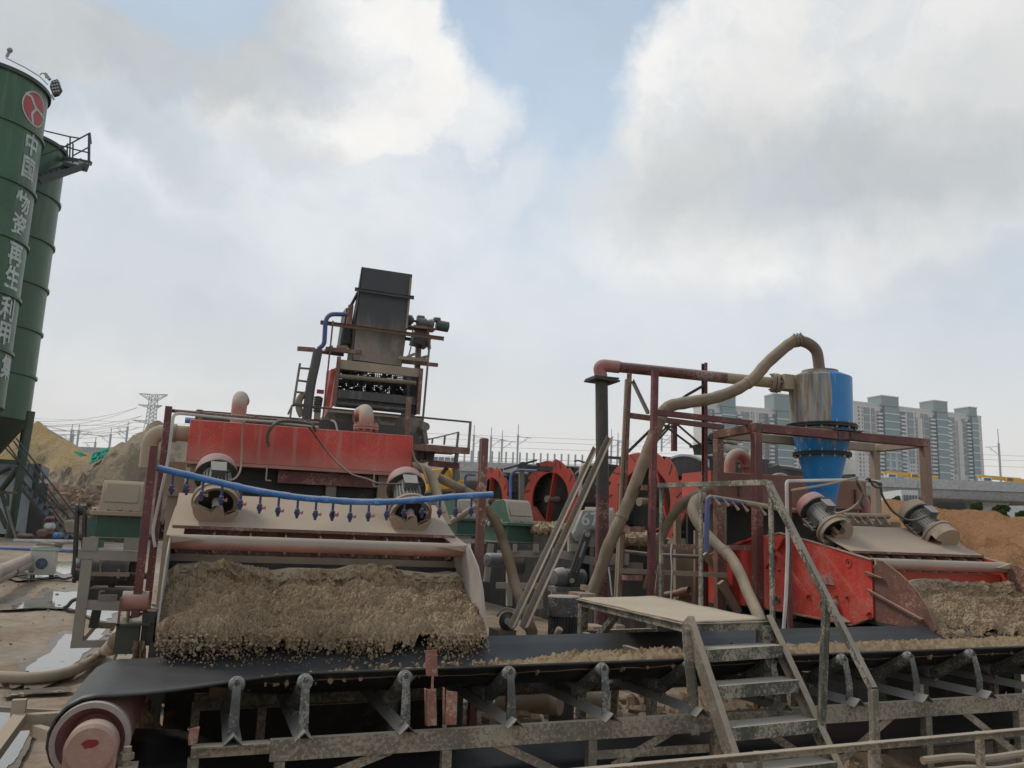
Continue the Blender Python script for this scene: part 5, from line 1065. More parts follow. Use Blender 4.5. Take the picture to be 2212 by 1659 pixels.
m_ = MB(); m_.bb(c.x - .10, c.x + .05, 6.66, 6.8, c.z - .35, c.z - .16); m_.bb(c.x - .1, c.x + .12, 6.62, 6.84, c.z - .16, c.z - .145); m_.build('block', M['silo_dark'], sb)
m_ = MB(); m_.bb(c.x - .095, c.x - .08, 6.62, 6.64, c.z - .16, c.z + .03); m_.build('bracket', M['maroon_dusty'], sb); m_ = MB(); m_.bb(c.x + .06, c.x + .14, 6.7, 7.0, c.z - .30, c.z - .07); m_.build('rubber_mount', M['blackmetal'], sb)
spp = thing('spray_pipe', 'sagging bright blue spray pipe in front of the broad screen', 'spray pipe', (.9, 6.75, 2.0))
key = [(V3, 60, 770), (V3, 400, 850), (V3, 800, 943), (V3, 1200, 1012), (V3, 1500, 1038), (V5, 200, 842), (V5, 500, 846), (V5, 800, 826), (V5, 1100, 800), (V5, 1390, 782)]
SP = spline([v.Y(x, y, 6.72) for v, x, y in key], 5); m_ = MB(); m_.tube(SP, .025, 14); m_.build('pipe', M['blue'], spp)
m_ = MB()
for i in range(4, len(SP) - 3, 5): d = (SP[i + 1] - SP[i]).normalized(); m_.cyl(SP[i] - d * .03, SP[i] + d * .03, .0278, 14)
m_.build('coupling', M['blue'], spp, kind='stuff')
noz = [(V3, 180, 945), (V3, 305, 945), (V3, 432, 995), (V3, 590, 1035), (V3, 750, 1070), (V3, 910, 1100), (V3, 1062, 1125), (V3, 1220, 1140), (V3, 1372, 1155), (V3, 1515, 1155), (V5, 60, 955), (V5, 208, 965), (V5, 360, 960), (V5, 512, 950), (V5, 655, 940), (V5, 805, 930), (V5, 950, 930), (V5, 1085, 925), (V5, 1212, 920)]
SPA = np.array(SP); redh = flat('red_valve_handle', (.36, .12, .11), .5); noz_blue = paint('nozzle_blue', (.012, .03, .14), .06, .4, scale=20)
first = None
for v, x, y in noz:
    c = v.Y(x, y, 6.72); zt = float(np.interp(c.x, SPA[:, 0], SPA[:, 2])) - .025
    m_ = MB(); m_.cyl((c.x, 6.72, zt), (c.x, 6.72, c.z + .02), .009, 8); m_.lathe((c.x, 6.72, c.z + .03), (0, 0, -1), [(.009, 0), (.017, .006), (.017, .05), (.010, .062), (.010, .075)], 10); m_.cyl((c.x - .022, 6.72, c.z + .0), (c.x + .022, 6.72, c.z + .0), .011, 8); nz = m_.build('nozzle', noz_blue, spp)
    m_ = MB(); m_.cyl((c.x + .01, 6.70, c.z), (c.x + .036, 6.69, c.z), .006, 6); m_.box((c.x + .038, 6.69, c.z + .002), (.008, .008, .024)); m_.box((c.x + .032, 6.685, c.z - .009), (.018, .008, .008)); m_.build('valve_handle', redh, nz)
# conduit rail over the red box, with white conduit and cables
cr_ = thing('conduit_rail', 'thin maroon pipe with white conduit running from the taller maroon post over the red box', 'conduit', (.4, 7.0, 2.7))
a, b = V3.Y(190, 297, 6.97), V3.Y(1395, 400, 8.3); m_ = MB(); m_.cyl(a, b, .014, 12); m_.build('rail_pipe', M['maroon_dusty'], cr_)
w0 = [V2.Y(1060, 150, 6.9), V3.Y(20, 1300, 6.9), V3.Y(150, 700, 6.9), V3.Y(195, 330, 6.9), V3.Y(240, 318, 6.95), V3.Y(700, 365, 7.4), V3.Y(1100, 395, 7.85), V3.Y(1390, 432, 8.25)]
m_ = MB(); m_.tube(bend(w0, .05, 4), .0115, 10); m_.build('white_conduit', M['white'], cr_)
for x, y in ((375, 325), (810, 360), (1090, 395), (1225, 410), (1285, 408)):
    t = (x - 190) / 1205; c = a.lerp(b, t); m_ = MB(); m_.box(c + Vector((0, 0, -.012)), (.045, .05, .075)); m_.build('clip', M['maroon_dusty'], cr_)
m_ = MB(); m_.tube(spline([V3.Y(1380, 470, 8.2), V3.Y(1320, 405, 8.15), V3.Y(1100, 380, 7.8), V3.Y(1010, 430, 7.7), V3.Y(975, 500, 7.7), V3.Y(975, 560, 7.7)], 5), .016, 8); m_.tube(spline([V3.Y(975, 550, 7.7), V3.Y(985, 570, 7.7), V3.Y(998, 588, 7.7)], 3), .006, 6); m_.tube(spline([V3.Y(973, 550, 7.7), V3.Y(972, 575, 7.7), V3.Y(982, 598, 7.7)], 3), .006, 6); m_.build('loose_cable', M['cable'], cr_)
m_ = MB(); m_.tube(spline([V3.Y(1290, 400, 8.2), V3.Y(1340, 460, 8.2), V3.Y(1420, 570, 8.3), V3.Y(1520, 690, 8.2), V3.Y(1659, 815, 7.95), V5.Y(350, 655, 7.7), V5.Y(450, 692, 7.55), V5.Y(640, 698, 7.5)], 5), .0085, 8); m_.build('cable', M['cable'], label='black cable drooping across the red box to the vibration motor', cat='cable')
m_ = MB(); m_.tube(spline([V3.Y(810, 370, 7.5), V3.Y(770, 420, 7.6), V3.Y(762, 600, 7.7), V3.Y(757, 720, 7.7), V3.Y(745, 800, 7.65), V3.Y(700, 860, 7.55), V3.Y(640, 868, 7.5)], 5), .0085, 8); m_.build('cable', M['tan'], label='dusty cable hanging straight down the red box to the motor by the maroon post', cat='cable')
# ================================================================ black riser pipe, maroon transfer pipe
rp = thing('riser_pipe', 'tall black riser pipe with elbow and flange plate and maroon foot', 'pipe', (4.7, 10, 0)); x = 4.70
zt = V7.Y(215, 465, 10).z; zm = V7.Y(215, 1400, 10).z; m_ = MB(); m_.cyl((4.72, 10, zm), (4.675, 10, zt), .082, 24); m_.build('upper_pipe', paint('black_pipe', (.028, .029, .03), .10, .2, scale=5, rust=.1), rp)
m_ = MB(); m_.cyl((4.735, 10, -.1), (4.72, 10, zm), .084, 24); m_.build('lower_pipe', paint('maroon_pipe_spattered', (.10, .018, .02), .10, .4, scale=5, splat=.2, sscale=40), rp)
m_ = MB(); m_.box((4.68, 10, zt + .0), (.36, .34, .022), Matrix.Rotation(R(2), 3, 'Y')); m_.box((4.68, 10, zt + .028), (.34, .32, .02)); m_.build('flange_plate', M['blackmetal'], rp)
ce = V7.Y(180, 330, 10); pe = V9.Y(640, 210, 9.1); MP = paint('maroon_pipe_dust_top', (.10, .017, .017), .08, .75, dcol=(.34, .27, .22), scale=5, splat=.1, sscale=50, up=(.3, .95))
m_ = MB(); m_.tube(bend([(4.67, 10, zt + .05), (4.63, 10, ce.z), Vector((4.63, 10, ce.z)).lerp(pe, .12)], .17, 9), .082, 24); m_.build('elbow', M['pinkcap'], rp)
tp = thing('transfer_pipe', 'long maroon pipe running from the black riser to the cyclone inlet', 'pipe', (5.5, 9.5, 3.9)); a = Vector((4.63, 10, ce.z)).lerp(pe, .09)
m_ = MB(); m_.cyl(a, a.lerp(pe, .70), .070, 24); m_.build('maroon_section', MP, tp); m_ = MB(); m_.cyl(a.lerp(pe, .70), pe, .069, 24); m_.build('dusty_section', M['tan'], tp)
m_ = MB(); dd = (pe - a).normalized(); m_.cyl(pe - dd * .05, pe - dd * .015, .125, 22); m_.cyl(pe - dd * .005, pe + dd * .03, .125, 22)
for k_ in range(8): t = k_ * math.pi / 4; e = Vector((dd.y, -dd.x, 0)) * .108 * math.cos(t) + Vector((0, 0, .108 * math.sin(t))); m_.cyl(pe + e - dd * .08, pe + e + dd * .06, .010, 6)
m_.build('flange', M['tan_dark'], tp)
# ================================================================ hydrocyclone
CYX, CYY = 7.26, 8.93
cyc = thing('hydrocyclone', 'blue hydrocyclone with mud coated side on the maroon frame', 'cyclone', (CYX, CYY, 2.2))
cm = bpy.data.materials.new('cyclone_blue_mud'); cm.use_nodes = True; t_ = cm.node_tree; q_ = NG(t_); b_ = t_.nodes['Principled BSDF']
geo = q_.n('ShaderNodeNewGeometry'); pos = geo.outputs['Position']; sx_ = q_.n('ShaderNodeSeparateXYZ'); t_.links.new(pos, sx_.inputs[0])
drip = q_.noise(q_.scale(pos, (16, 16, 1.1)), 1.0, 7, .65); fine = q_.noise(pos, 22, 8, .7)
th = q_.m('ADD', q_.m('SUBTRACT', q_.m('SUBTRACT', q_.m('MULTIPLY', sx_.outputs[0], .9455), q_.m('MULTIPLY', sx_.outputs[1], .3256)), .9455 * CYX - .3256 * CYY), q_.m('MULTIPLY', q_.m('SUBTRACT', drip, .5), -.85)); upz = q_.rng(sx_.outputs[2], 3.0, 3.55, 0, 1, False)
mask = q_.rng(th, .02, -.03); mask = q_.m('MULTIPLY', mask, q_.rng(q_.m('ADD', upz, q_.m('MULTIPLY', q_.m('SUBTRACT', drip, .5), 1.5)), .2, .4), clamp=True)
low = q_.rng(q_.m('ADD', sx_.outputs[2], q_.m('MULTIPLY', fine, .5)), 2.78, 2.46); mask = q_.m('MAXIMUM', mask, q_.m('MULTIPLY', low, .75)); mask = q_.m('MAXIMUM', mask, q_.m('MULTIPLY', q_.rng(q_.noise(q_.scale(pos, (30, 30, 1.5)), 1, 7, .7), .60, .68), .8)); mask = q_.m('MAXIMUM', mask, q_.m('MULTIPLY', q_.rng(fine, .62, .68), .5))
mudc = q_.mix(q_.rng(q_.noise(q_.scale(pos, (11, 11, 1.0)), 1, 6, .7), .40, .64), (.34, .305, .255, 1), (.16, .105, .055, 1)); mask = q_.m('MULTIPLY', mask, q_.rng(q_.noise(q_.scale(pos, (26, 26, 1.4)), 1, 6, .7), .36, .46, .35, 1.0))
t_.links.new(q_.mix(mask, q_.mix(q_.noise(pos, 4, 4), (.005, .14, .36, 1), (.008, .20, .48, 1)), mudc), b_.inputs['Base Color']); q_.set(b_.inputs['Roughness'], q_.rng(mask, 0, 1, .38, .85))
P = lambda z: (CYX, CYY, z)
def cz(v, x, y): return v.Y(x, y, CYY - .35).z
z_top, z_cyl, z_f1, z_f2, z_bot = cz(V9, 910, 92), cz(V9, 910, 140), cz(V9, 915, 458), cz(V9, 925, 655), 2.12
z_f2 = z_f2 + .03
m_ = MB(); m_.lathe(P(z_f1 + .03), (0, 0, 1), [(.385, 0), (.388, z_cyl - z_f1 - .03), (.38, z_cyl - z_f1 - .02), (.21, z_top - z_f1 - .04), (.2, z_top - z_f1 - .03)], 48); m_.build('cylinder', cm, cyc)
m_ = MB(); m_.lathe(P(z_f2 + .02), (0, 0, 1), [(.295, 0), (.375, z_f1 - z_f2 - .05)], 48); m_.build('upper_cone', cm, cyc)
m_ = MB(); m_.lathe(P(z_bot), (0, 0, 1), [(.11, 0), (.19, (z_f2 - z_bot) * .5), (.292, z_f2 - z_bot - .02)], 48); m_.build('lower_cone', cm, cyc)
for z, r_, rr2 in ((z_f1, .385, .435), (z_f2, .295, .355)):
    m_ = MB(); m_.lathe(P(z - .022), (0, 0, 1), [(r_ - .02, 0), (rr2, 0), (rr2, .02), (rr2 - .012, .021), (rr2 - .012, .027), (rr2, .028), (rr2, .046), (r_ - .02, .046)], 48); f = m_.build('flange', M['darktank'], cyc)
    m_ = MB()
    for k_ in range(14): t = k_ * math.pi / 7; e = Vector((math.cos(t), math.sin(t), 0)) * (rr2 - .025); m_.cyl(Vector(P(z - .05)) + e, Vector(P(z + .05)) + e, .010, 6)
    m_.build('flange_bolt', M['galv'], f)
m_ = MB(); m_.lathe(P(z_top - .045), (0, 0, 1), [(.15, 0), (.225, 0), (.225, .02), (.21, .022), (.21, .028), (.225, .03), (.225, .05), (.10, .05)], 36); m_.build('top_flange', M['tan_dark'], cyc)
m_ = MB(); m_.bb(pe.x + .02, CYX - .20, CYY + .02, CYY + .20, pe.z - .09, pe.z + .10); m_.build('inlet', M['tan'], cyc)
for k_ in range(3):
    t = R(-60 - k_ * 40); e = Vector((math.cos(t), math.sin(t), 0)); m_ = MB(); m_.prism([Vector(P(z_cyl)) + e * .37, Vector(P(z_cyl)) + e * .39, Vector(P(z_top - .03)) + e * .22, Vector(P(z_top - .05)) + e * .19], (.008, 0, 0)); m_.build('rib', cm, cyc)
# overflow elbow and the big brown hose
oe = thing('overflow_elbow', 'rusty curved steel elbow on top of the blue cyclone', 'pipe bend', P(z_top)); TOPP = S2.Y(1215, 1478, 8.93)
ep = [Vector(P(z_top)), Vector(S2.Y(1322, 1530, 8.93)), Vector(S2.Y(1290, 1482, 8.93)), TOPP]
ec = spline([Vector(P(z_top)), Vector((CYX - .01, 8.93, z_top + .06)), S2.Y(1316, 1520, 8.93), S2.Y(1285, 1487, 8.93), S2.Y(1245, 1473, 8.93), S2.Y(1212, 1476, 8.93)], 5); m_ = MB(); m_.tube(ec, .072, 18); m_.build('elbow', paint('rusty_elbow', (.10, .055, .035), .30, .4, dcol=(.30, .23, .17), scale=6, rust=.5, streak=.3), oe)
m_ = MB(); d = (ec[-1] - ec[-2]).normalized()
for k_ in range(3): c = ec[-1] - d * (.03 + .05 * k_); m_.cyl(c - d * .008, c + d * .008, .082, 18); m_.box(c + Vector((0, 0, .088)), (.022, .016, .022))
m_.build('hose_clamp', M['greysteel'], oe)
HK = [(S2, 1218, 1474, 8.93), (S2, 1180, 1500, 8.93), (V7, 1590, 320, 8.95), (V7, 1480, 445, 8.97), (V7, 1330, 540, 9.0), (V7, 1150, 605, 9.0), (V7, 950, 640, 9.0), (V7, 800, 668, 9.0), (V7, 735, 720, 9.0), (V7, 690, 820, 9.0), (V7, 630, 980, 9.0), (V7, 560, 1160, 9.0), (V7, 470, 1400, 9.0), (V7, 390, 1590, 9.0), (W2, 200, 1030, 9.0), (W2, 130, 1250, 9.0), (W2, 40, 1480, 9.0), (W4, 1150, 720, 9.0), (W4, 1000, 1000, 9.0)]
HP_ = spline([v.Y(x, y, yy) for v, x, y, yy in HK], 6); rr_ = [.073 * (1 + .05 * math.sin(i * 1.7) * math.sin(i * .37)) for i in range(len(HP_))]
sh_ = thing('slurry_hose', 'thick brown slurry hose climbing past the maroon frame to the cyclone top', 'hose', HP_[-1]); m_ = MB(); m_.tube(HP_, rr_, 20); m_.build('hose_body', M['hosebrown'], sh_)
for i in (20, 52, 78): d = (HP_[i + 1] - HP_[i - 1]).normalized(); m_ = MB(); m_.lathe(HP_[i], d, [(.07, -.02), (.079, -.02), (.079, .02), (.07, .02)], 20); m_.build('hose_band', M['tan_dark'], sh_)
# ================================================================ maroon cyclone frame
fr = thing('cyclone_frame', 'maroon square tube frame carrying the blue cyclone over the stained feed box', 'steel frame', (7.2, 8.9, 0))
xl_, xr_, yf_, yb_, zt_ = 5.98, 8.49, 8.5, 9.3, 3.17; TD = paint('dust_coated_tube', (.27, .20, .16), .7, .5, scale=5)
for x, y, mt in ((xl_, yf_, 'maroon'), (xr_, yf_, None), (xl_, yb_, 'maroon_dusty'), (8.42, yb_, None)):
    mm = M[mt] if mt else (paint('half_dusted_post', (.16, .05, .045), .42, .4, scale=3, splat=.3, sscale=12) if y == yf_ else TD)
    m_ = MB(); m_.bb(x - .05, x + .05, y - .05, y + .05, -.05, zt_ - .06); m_.build('post', mm, fr, bevel=.006)
m_ = MB(); m_.bb(xl_ + .052, xr_ + .05, yf_ - .048, yf_ + .048, zt_ - .055, zt_ + .05); m_.build('front_beam', M['maroon'], fr, bevel=.006)
m_ = MB(); m_.bb(xl_ - .05, xl_ + .05, yf_ - .05, yf_ + .05, zt_ - .058, zt_ + .055); m_.build('corner_stub', M['maroon'], fr, bevel=.006)
m_ = MB(); m_.bb(xl_ - .034, xl_ + .034, yf_ - .0515, yf_ - .0502, zt_ - .04, zt_ + .036); m_.build('open_end', M['blackmetal'], fr)
m_ = MB(); m_.bb(xl_ - .046, xl_ + .046, yf_ + .052, yb_ + .04, zt_ - .054, zt_ + .047); m_.build('side_beam', M['maroon_dusty'], fr, bevel=.006)
m_ = MB(); m_.bb(xr_ - .046, xr_ + .046, yf_ + .052, yb_ + .04, zt_ - .054, zt_ + .047); m_.build('side_beam', TD, fr, bevel=.006)
m_ = MB(); m_.bb(xl_ + .05, 8.40, yb_ - .043, yb_ + .043, zt_ - .056, zt_ + .05); m_.build('rear_beam', TD, fr, bevel=.006)
c = V9.Y(1075, 525, 8.5); m_ = MB(); m_.bb(c.x - .22, c.x + .22, 8.42, 8.62, zt_ + .053, zt_ + .066); m_.bb(c.x - .14, c.x - .06, 8.44, 8.45, zt_ - .04, zt_ + .04); m_.bb(c.x + .04, c.x + .12, 8.44, 8.45, zt_ - .04, zt_ + .04)
m_.prism([(c.x - .05, 8.55, zt_ + .095), (c.x + .0, 8.55, zt_ + .095), (c.x - .09, 8.57, zt_ + .24)], (0, .01, 0)); m_.build('support_bracket', M['blackmetal'], fr)
# ================================================================ maroon pipe trestle left of the frame
tr = thing('pipe_trestle', 'maroon angle iron trestle with braces and rungs around the brown hose', 'steel trestle', (5, 9, 0))
def tb_(a, b, w, h=None, nm='brace', mat='maroon', kind='ang', up=(0, 0, 1)):
    m_ = MB()
    if kind == 'ang': m_.ang(a, b, w, .009, up=up)
    elif kind == 'chan': m_.chan(a, b, w * .5, w, .009, up=up)
    else: m_.bar(a, b, w, h or w, up=up)
    return m_.build(nm, M[mat] if isinstance(mat, str) else mat, tr)
def ty(v, x, y, Y): return v.Y(x, y, Y)
pBt = ty(V7, 650, 378, 8.6); pB = Vector((pBt.x - .03, 8.6, -.1)); tb_(pB, pBt + Vector((.02, 0, 0)), .066, .066, 'post', 'maroon', 'bar', up=(0, 1, 0))
pAt = ty(V7, 462, 402, 9.4); tb_((pAt.x - .12, 9.4, -.1), (pAt.x, 9.4, pAt.z), .07, None, 'post', 'maroon_dusty', 'chan', up=(0, 1, 0))
pA2 = ty(V7, 440, 420, 9.32); tb_((pA2.x - .17, 9.32, -.1), (pA2.x - .02, 9.32, pA2.z - .05), .032, .032, 'post', 'tan_dark', 'bar', up=(0, 1, 0))
pCt = ty(V7, 1085, 318, 9.75); tb_((pCt.x, 9.75, -.1), pCt, .085, None, 'post', 'maroon', 'chan', up=(0, 1, 0))
tb_(ty(V7, 485, 470, 9.4), ty(V7, 615, 740, 8.75), .036, nm='brace', mat='blackmetal'); tb_(ty(V7, 1085, 505, 9.7), ty(V7, 920, 600, 9.7), .036, mat='blackmetal'); tb_(ty(V7, 920, 600, 9.7), ty(V7, 450, 1060, 9.75), .036, mat='blackmetal')
tb_(ty(V7, 450, 750, 9.4), ty(V7, 1225, 850, 9.75), .062, nm='beam', mat='maroon_dusty', kind='bar'); tb_(ty(V7, 670, 725, 8.62), ty(V7, 1460, 815, 8.62), .062, .062, nm='beam', mat='maroon', kind='bar')
tb_(ty(V7, 815, 815, 11.5), ty(V7, 815, 1045, 11.5), .07, nm='post', mat='maroon', up=(0, 1, 0)); 
for a, b in (((735, 840), (1030, 1060)), ((830, 820), (1095, 1050)), ((800, 815), (660, 970)), ((720, 838), (810, 855)), ((795, 850), (660, 1000))): tb_(ty(V7, *a, 11.45), ty(V7, *b, 11.45), .032, mat='blackmetal')
for (a, b, Y, Y2, w, mt) in (((520, 475), (545, 475), 9.35, 8.65, .06, 'maroon_dusty'), ((345, 868), (525, 870), 9.3, 8.62, .06, 'maroon_dusty'), ((320, 1330), (500, 1330), 9.3, 8.65, .058, 'maroon_dusty'), ((310, 1265), (1315, 1305), 9.0, 8.55, .052, 'tan_dark'), ((590, 1030), (1540, 1045), 8.68, 8.5, .055, 'maroon_dusty')):
    tb_(ty(W2, *a, Y), ty(W2, *b, Y2), w, w, 'rung', mt, 'bar')
a = ty(W2, 320, 920, 9.25); tb_((a.x - .06, 9.25, -.1), a, .05, .05, 'post', 'tan_dark', 'bar', up=(0, 1, 0))
# brace pair and post under the feed box
un = thing('feed_box_stand', 'dusty post with diagonal braces and wet stains under the stained feed box', 'stand', (6.6, 9.7, 0)); mm = M['tan_dark']
for v, a, b, Y, w in ((W2, (1265, 620), (1265, 1659), 9.45, .11), (W2, (1260, 1370), (1430, 1659), 9.2, .085), (W2, (1110, 1100), (1330, 1420), 9.5, .07), (W2, (850, 710), (850, 1560), 10.0, .08), (W2, (1030, 880), (1030, 1560), 10.1, .055)):
    m_ = MB(); m_.bar(v.Y(*a, Y), v.Y(*b, Y), w, w * .8, up=(0, 1, 0)); m_.build('stand_member', mm, un)
m_ = MB(); m_.prism([W2.Y(*p, 10.3) for p in ((690, 1060), (1200, 1060), (1200, 1620), (620, 1620))], (0, .02, 0)); m_.build('pump_sump_panel', paint('stained_sump', (.16, .13, .09), .5, .3, scale=1.5, splat=.2, sscale=3, rust=.2), un)
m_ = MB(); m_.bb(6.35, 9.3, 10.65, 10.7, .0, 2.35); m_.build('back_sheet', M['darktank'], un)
m_ = MB(); c = W2.Y(930, 1460, 9.6); m_.lathe(c, (.5, -1, .25), [(.04, .02), (.055, .06), (.055, -.05), (.04, -.12), (.045, -.3)], 14); m_.build('pump_outlet', M['rustbeam'], un); m_ = MB(); m_.prism([W2.Y(*p, 9.65) for p in ((860, 1530), (985, 1560), (985, 1500), (930, 1460), (870, 1490))], (0, .05, 0)); m_.build('pump_foot', M['rustbeam'], un)
# red support beam with dust, behind the handrail
m_ = MB(); a, b = W2.Y(845, 672, 9.3), W2.Y(1110, 672, 9.3); m_.bar(a, b, .08, .11); m_.bar(a + Vector((-.05, 0, .06)), b + Vector((0, 0, .06)), .12, .01); m_.build('red_beam', M['red_dusty'], label='short red beam with a dusty top behind the handrail posts', cat='beam')
# ribbed and smooth hoses next to the stairs
def ribbed(pts, r, name, label, mat='hose', pitch=.03, n=14):
    c = spline(pts, 30); L = 0; P_ = [c[0]]; rs = [r]; acc_ = 0; k_ = 0
    for i in range(1, len(c)):
        seg = (c[i] - c[i - 1]).length; st = max(1, int(seg / (pitch / 2.0)))
        for j in range(1, st + 1): P_.append(c[i - 1].lerp(c[i], j / st)); k_ += 1; rs.append(r * (1.06 if k_ % 2 else .74))
    m_ = MB(); m_.tube(P_, rs, n); return m_.build(name, M[mat], label=label, cat='hose', smooth=20)
ribbed([W2.Y(1165, 485, 9.6), W2.Y(1060, 530, 9.4), W2.Y(940, 590, 9.25), W2.Y(850, 680, 9.2), W2.Y(770, 800, 9.15), W2.Y(715, 920, 9.1), W2.Y(670, 1060, 9.05), W2.Y(620, 1210, 9.0), W2.Y(590, 1320, 9.0), W2.Y(560, 1440, 9.0)], .052, 'ribbed_hose', 'ribbed tan hose looping down behind the handrail to the maroon trestle', pitch=.05)
m_ = MB(); m_.tube(spline([W2.Y(1090, 560, 9.2), W2.Y(1020, 600, 9.0), W2.Y(995, 690, 8.9), W2.Y(1040, 800, 8.8), W2.Y(1120, 905, 8.7), W2.Y(1240, 1030, 8.5), W2.Y(1360, 1140, 8.3), W2.Y(1450, 1300, 8.1), W2.Y(1520, 1470, 7.9), W2.Y(1600, 1640, 7.7), W2.Y(1650, 1760, 7.6)], 6), .060, 18); SHO = thing('smooth_hose', 'thick smooth tan hose sweeping down behind the stair handrail', 'hose', W2.Y(1020, 600, 9.0)); m_.build('hose_body', M['hose'], SHO); c = W2.Y(1330, 1110, 8.36); d = (W2.Y(1450, 1300, 8.1) - W2.Y(1240, 1030, 8.5)).normalized(); m_ = MB(); m_.lathe(c, d, [(.06, -.07), (.066, -.07), (.066, .07), (.06, .07)], 20); m_.lathe(c, d, [(.066, -.055), (.07, -.055), (.07, -.04), (.066, -.04)], 20); m_.build('hose_joint', M['tan_dark'], SHO)
# blue spray pipe of the second screen
s2 = thing('spray_pipe', 'dust caked blue spray pipe with pale nozzles in front of the stained feed box', 'spray pipe', (7, 8.2, 2.2))
k2 = [V8.Y(672, 640, 8.3), V8.Y(678, 430, 8.3), V8.Y(688, 185, 8.3), V8.Y(740, 188, 8.3), V8.Y(1000, 232, 8.25), V8.Y(1320, 285, 8.2), V10.Y(760, 425, 8.2), V10.Y(1120, 435, 8.2)]
m_ = MB(); m_.tube(bend(k2[:5], .07, 4), .028, 12); m_.build('blue_section', paint('blue_pipe_muddy', (.02, .09, .32), .22, .9, scale=8, splat=.15), s2); m_ = MB(); m_.tube([k2[4], k2[5], k2[6], k2[7]], .030, 12); m_.build('caked_section', M['tan'], s2)
for v, x, y in ((V8, 775, 235), (V8, 852, 245), (V8, 935, 280), (V8, 1010, 290), (V8, 1160, 322), (V8, 1295, 330), (V10, 795, 470), (V10, 862, 480), (V10, 925, 490), (V10, 985, 490), (V10, 1050, 490), (V10, 1120, 490)):
    c = v.Y(x, y, 8.1); m_ = MB(); d = Vector((.5, -.3, -.8)).normalized(); m_.lathe(c - d * .05, d, [(.009, -.05), (.009, .01), (.014, .016), (.014, .04), (.018, .05), (.018, .068), (.010, .072)], 10); m_.build('nozzle', M['tan'], s2)
m_ = MB(); a, b = V10.Y(720, 480, 8.4), V10.Y(1205, 465, 8.4); m_.bb(a.x, b.x, 8.38, 8.44, a.z - .03, a.z + .03); m_.build('mounting_bar', M['tan_dark'], s2)
for x in (805, 1050): c = V10.Y(x, 480, 8.5); m_ = MB(); m_.bb(c.x - .06, c.x + .06, 8.46, 8.52, c.z - .35, c.z + .06); m_.build('hanger', M['tan_dark'], s2)
# white conduit stand in front of the red flank
w2 = thing('conduit_stand', 'white conduit pipe on a thin maroon post in front of the red flank', 'conduit', (5.6, 6.9, 0)); pts = [V10.Y(268, 1390, 6.75), V10.Y(290, 1100, 6.75), V10.Y(305, 700, 6.75), V10.Y(295, 150, 6.75), V10.Y(830, 140, 7.3), V10.Y(1050, 155, 7.5)]
m_ = MB(); m_.tube(bend(pts, .04, 4), .0165, 10); m_.build('white_conduit', M['white'], w2); a, b = V10.Y(316, 210, 6.8), V10.Y(312, 1390, 6.8); m_ = MB(); m_.bar(a, (a.x + (b - a).x, 6.8, 0.2), .04, .03, up=(0, 1, 0)); m_.build('thin_post', M['maroon'], w2)
m_ = MB(); m_.tube(spline([V10.Y(330, 225, 6.78), V10.Y(600, 180, 7.0), V10.Y(850, 125, 7.3)], 5), .012, 7); m_.build('rope', M['tan'], w2)
for pts, nm in (([V10.Y(850, 125, 7.3), V10.Y(900, 190, 7.3), V10.Y(910, 280, 7.4), V10.Y(820, 370, 7.5), V10.Y(700, 415, 7.55)], 'dusty cable looping from the white conduit to the pink capped motor'), ([V10.Y(930, 145, 7.4), V10.Y(1040, 170, 7.4), V10.Y(1070, 270, 7.4), V10.Y(1150, 390, 7.5), V10.Y(1260, 460, 7.55), V10.Y(1350, 460, 7.6), V10.Y(1430, 430, 7.6)], 'black cable hanging from the white conduit to the tan capped motor')):
    m_ = MB(); m_.tube(spline(pts, 6), .013, 8); m_.build('cable', M['cable'] if 'black' in nm else M['tan'], label=nm, cat='cable')
m_ = MB(); m_.tube(spline([V10.Y(865, 130, 7.38), V10.Y(880, 190, 7.38), V10.Y(912, 240, 7.38), V10.Y(895, 320, 7.38), V10.Y(920, 370, 7.38)], 5), .018, 8); m_.tube(spline([V10.Y(920, 150, 7.38), V10.Y(960, 130, 7.38), V10.Y(1000, 190, 7.38), V10.Y(1050, 200, 7.38), V10.Y(1060, 165, 7.38)], 5), .012, 8); m_.build('cable_bundle', M['cable'], label='tangled bundle of black cables hanging off the white conduit', cat='cable')
# leaning angle irons
for a, b, Ya, Yb, lab, w in (((1325, 115), (610, 1700), 9.75, 7.55, 'nearer of two dusty angle irons leaning on the black riser', .062), ((1205, 200), (505, 1700), 10.15, 7.75, 'rear, darker angle iron leaning beside the black riser', .052)):
    p, q = V6.Y(*a, Ya), V6.Y(*b, Yb); m_ = MB(); m_.ang(p, q, w, .007, up=(.3, -1, .25)); m_.build('angle_iron', M['greysteel'] if 'rear' in lab else paint('dusty_angle_iron', (.085, .055, .04), .16, .3, scale=6, rust=.35), label=lab, cat='angle iron')
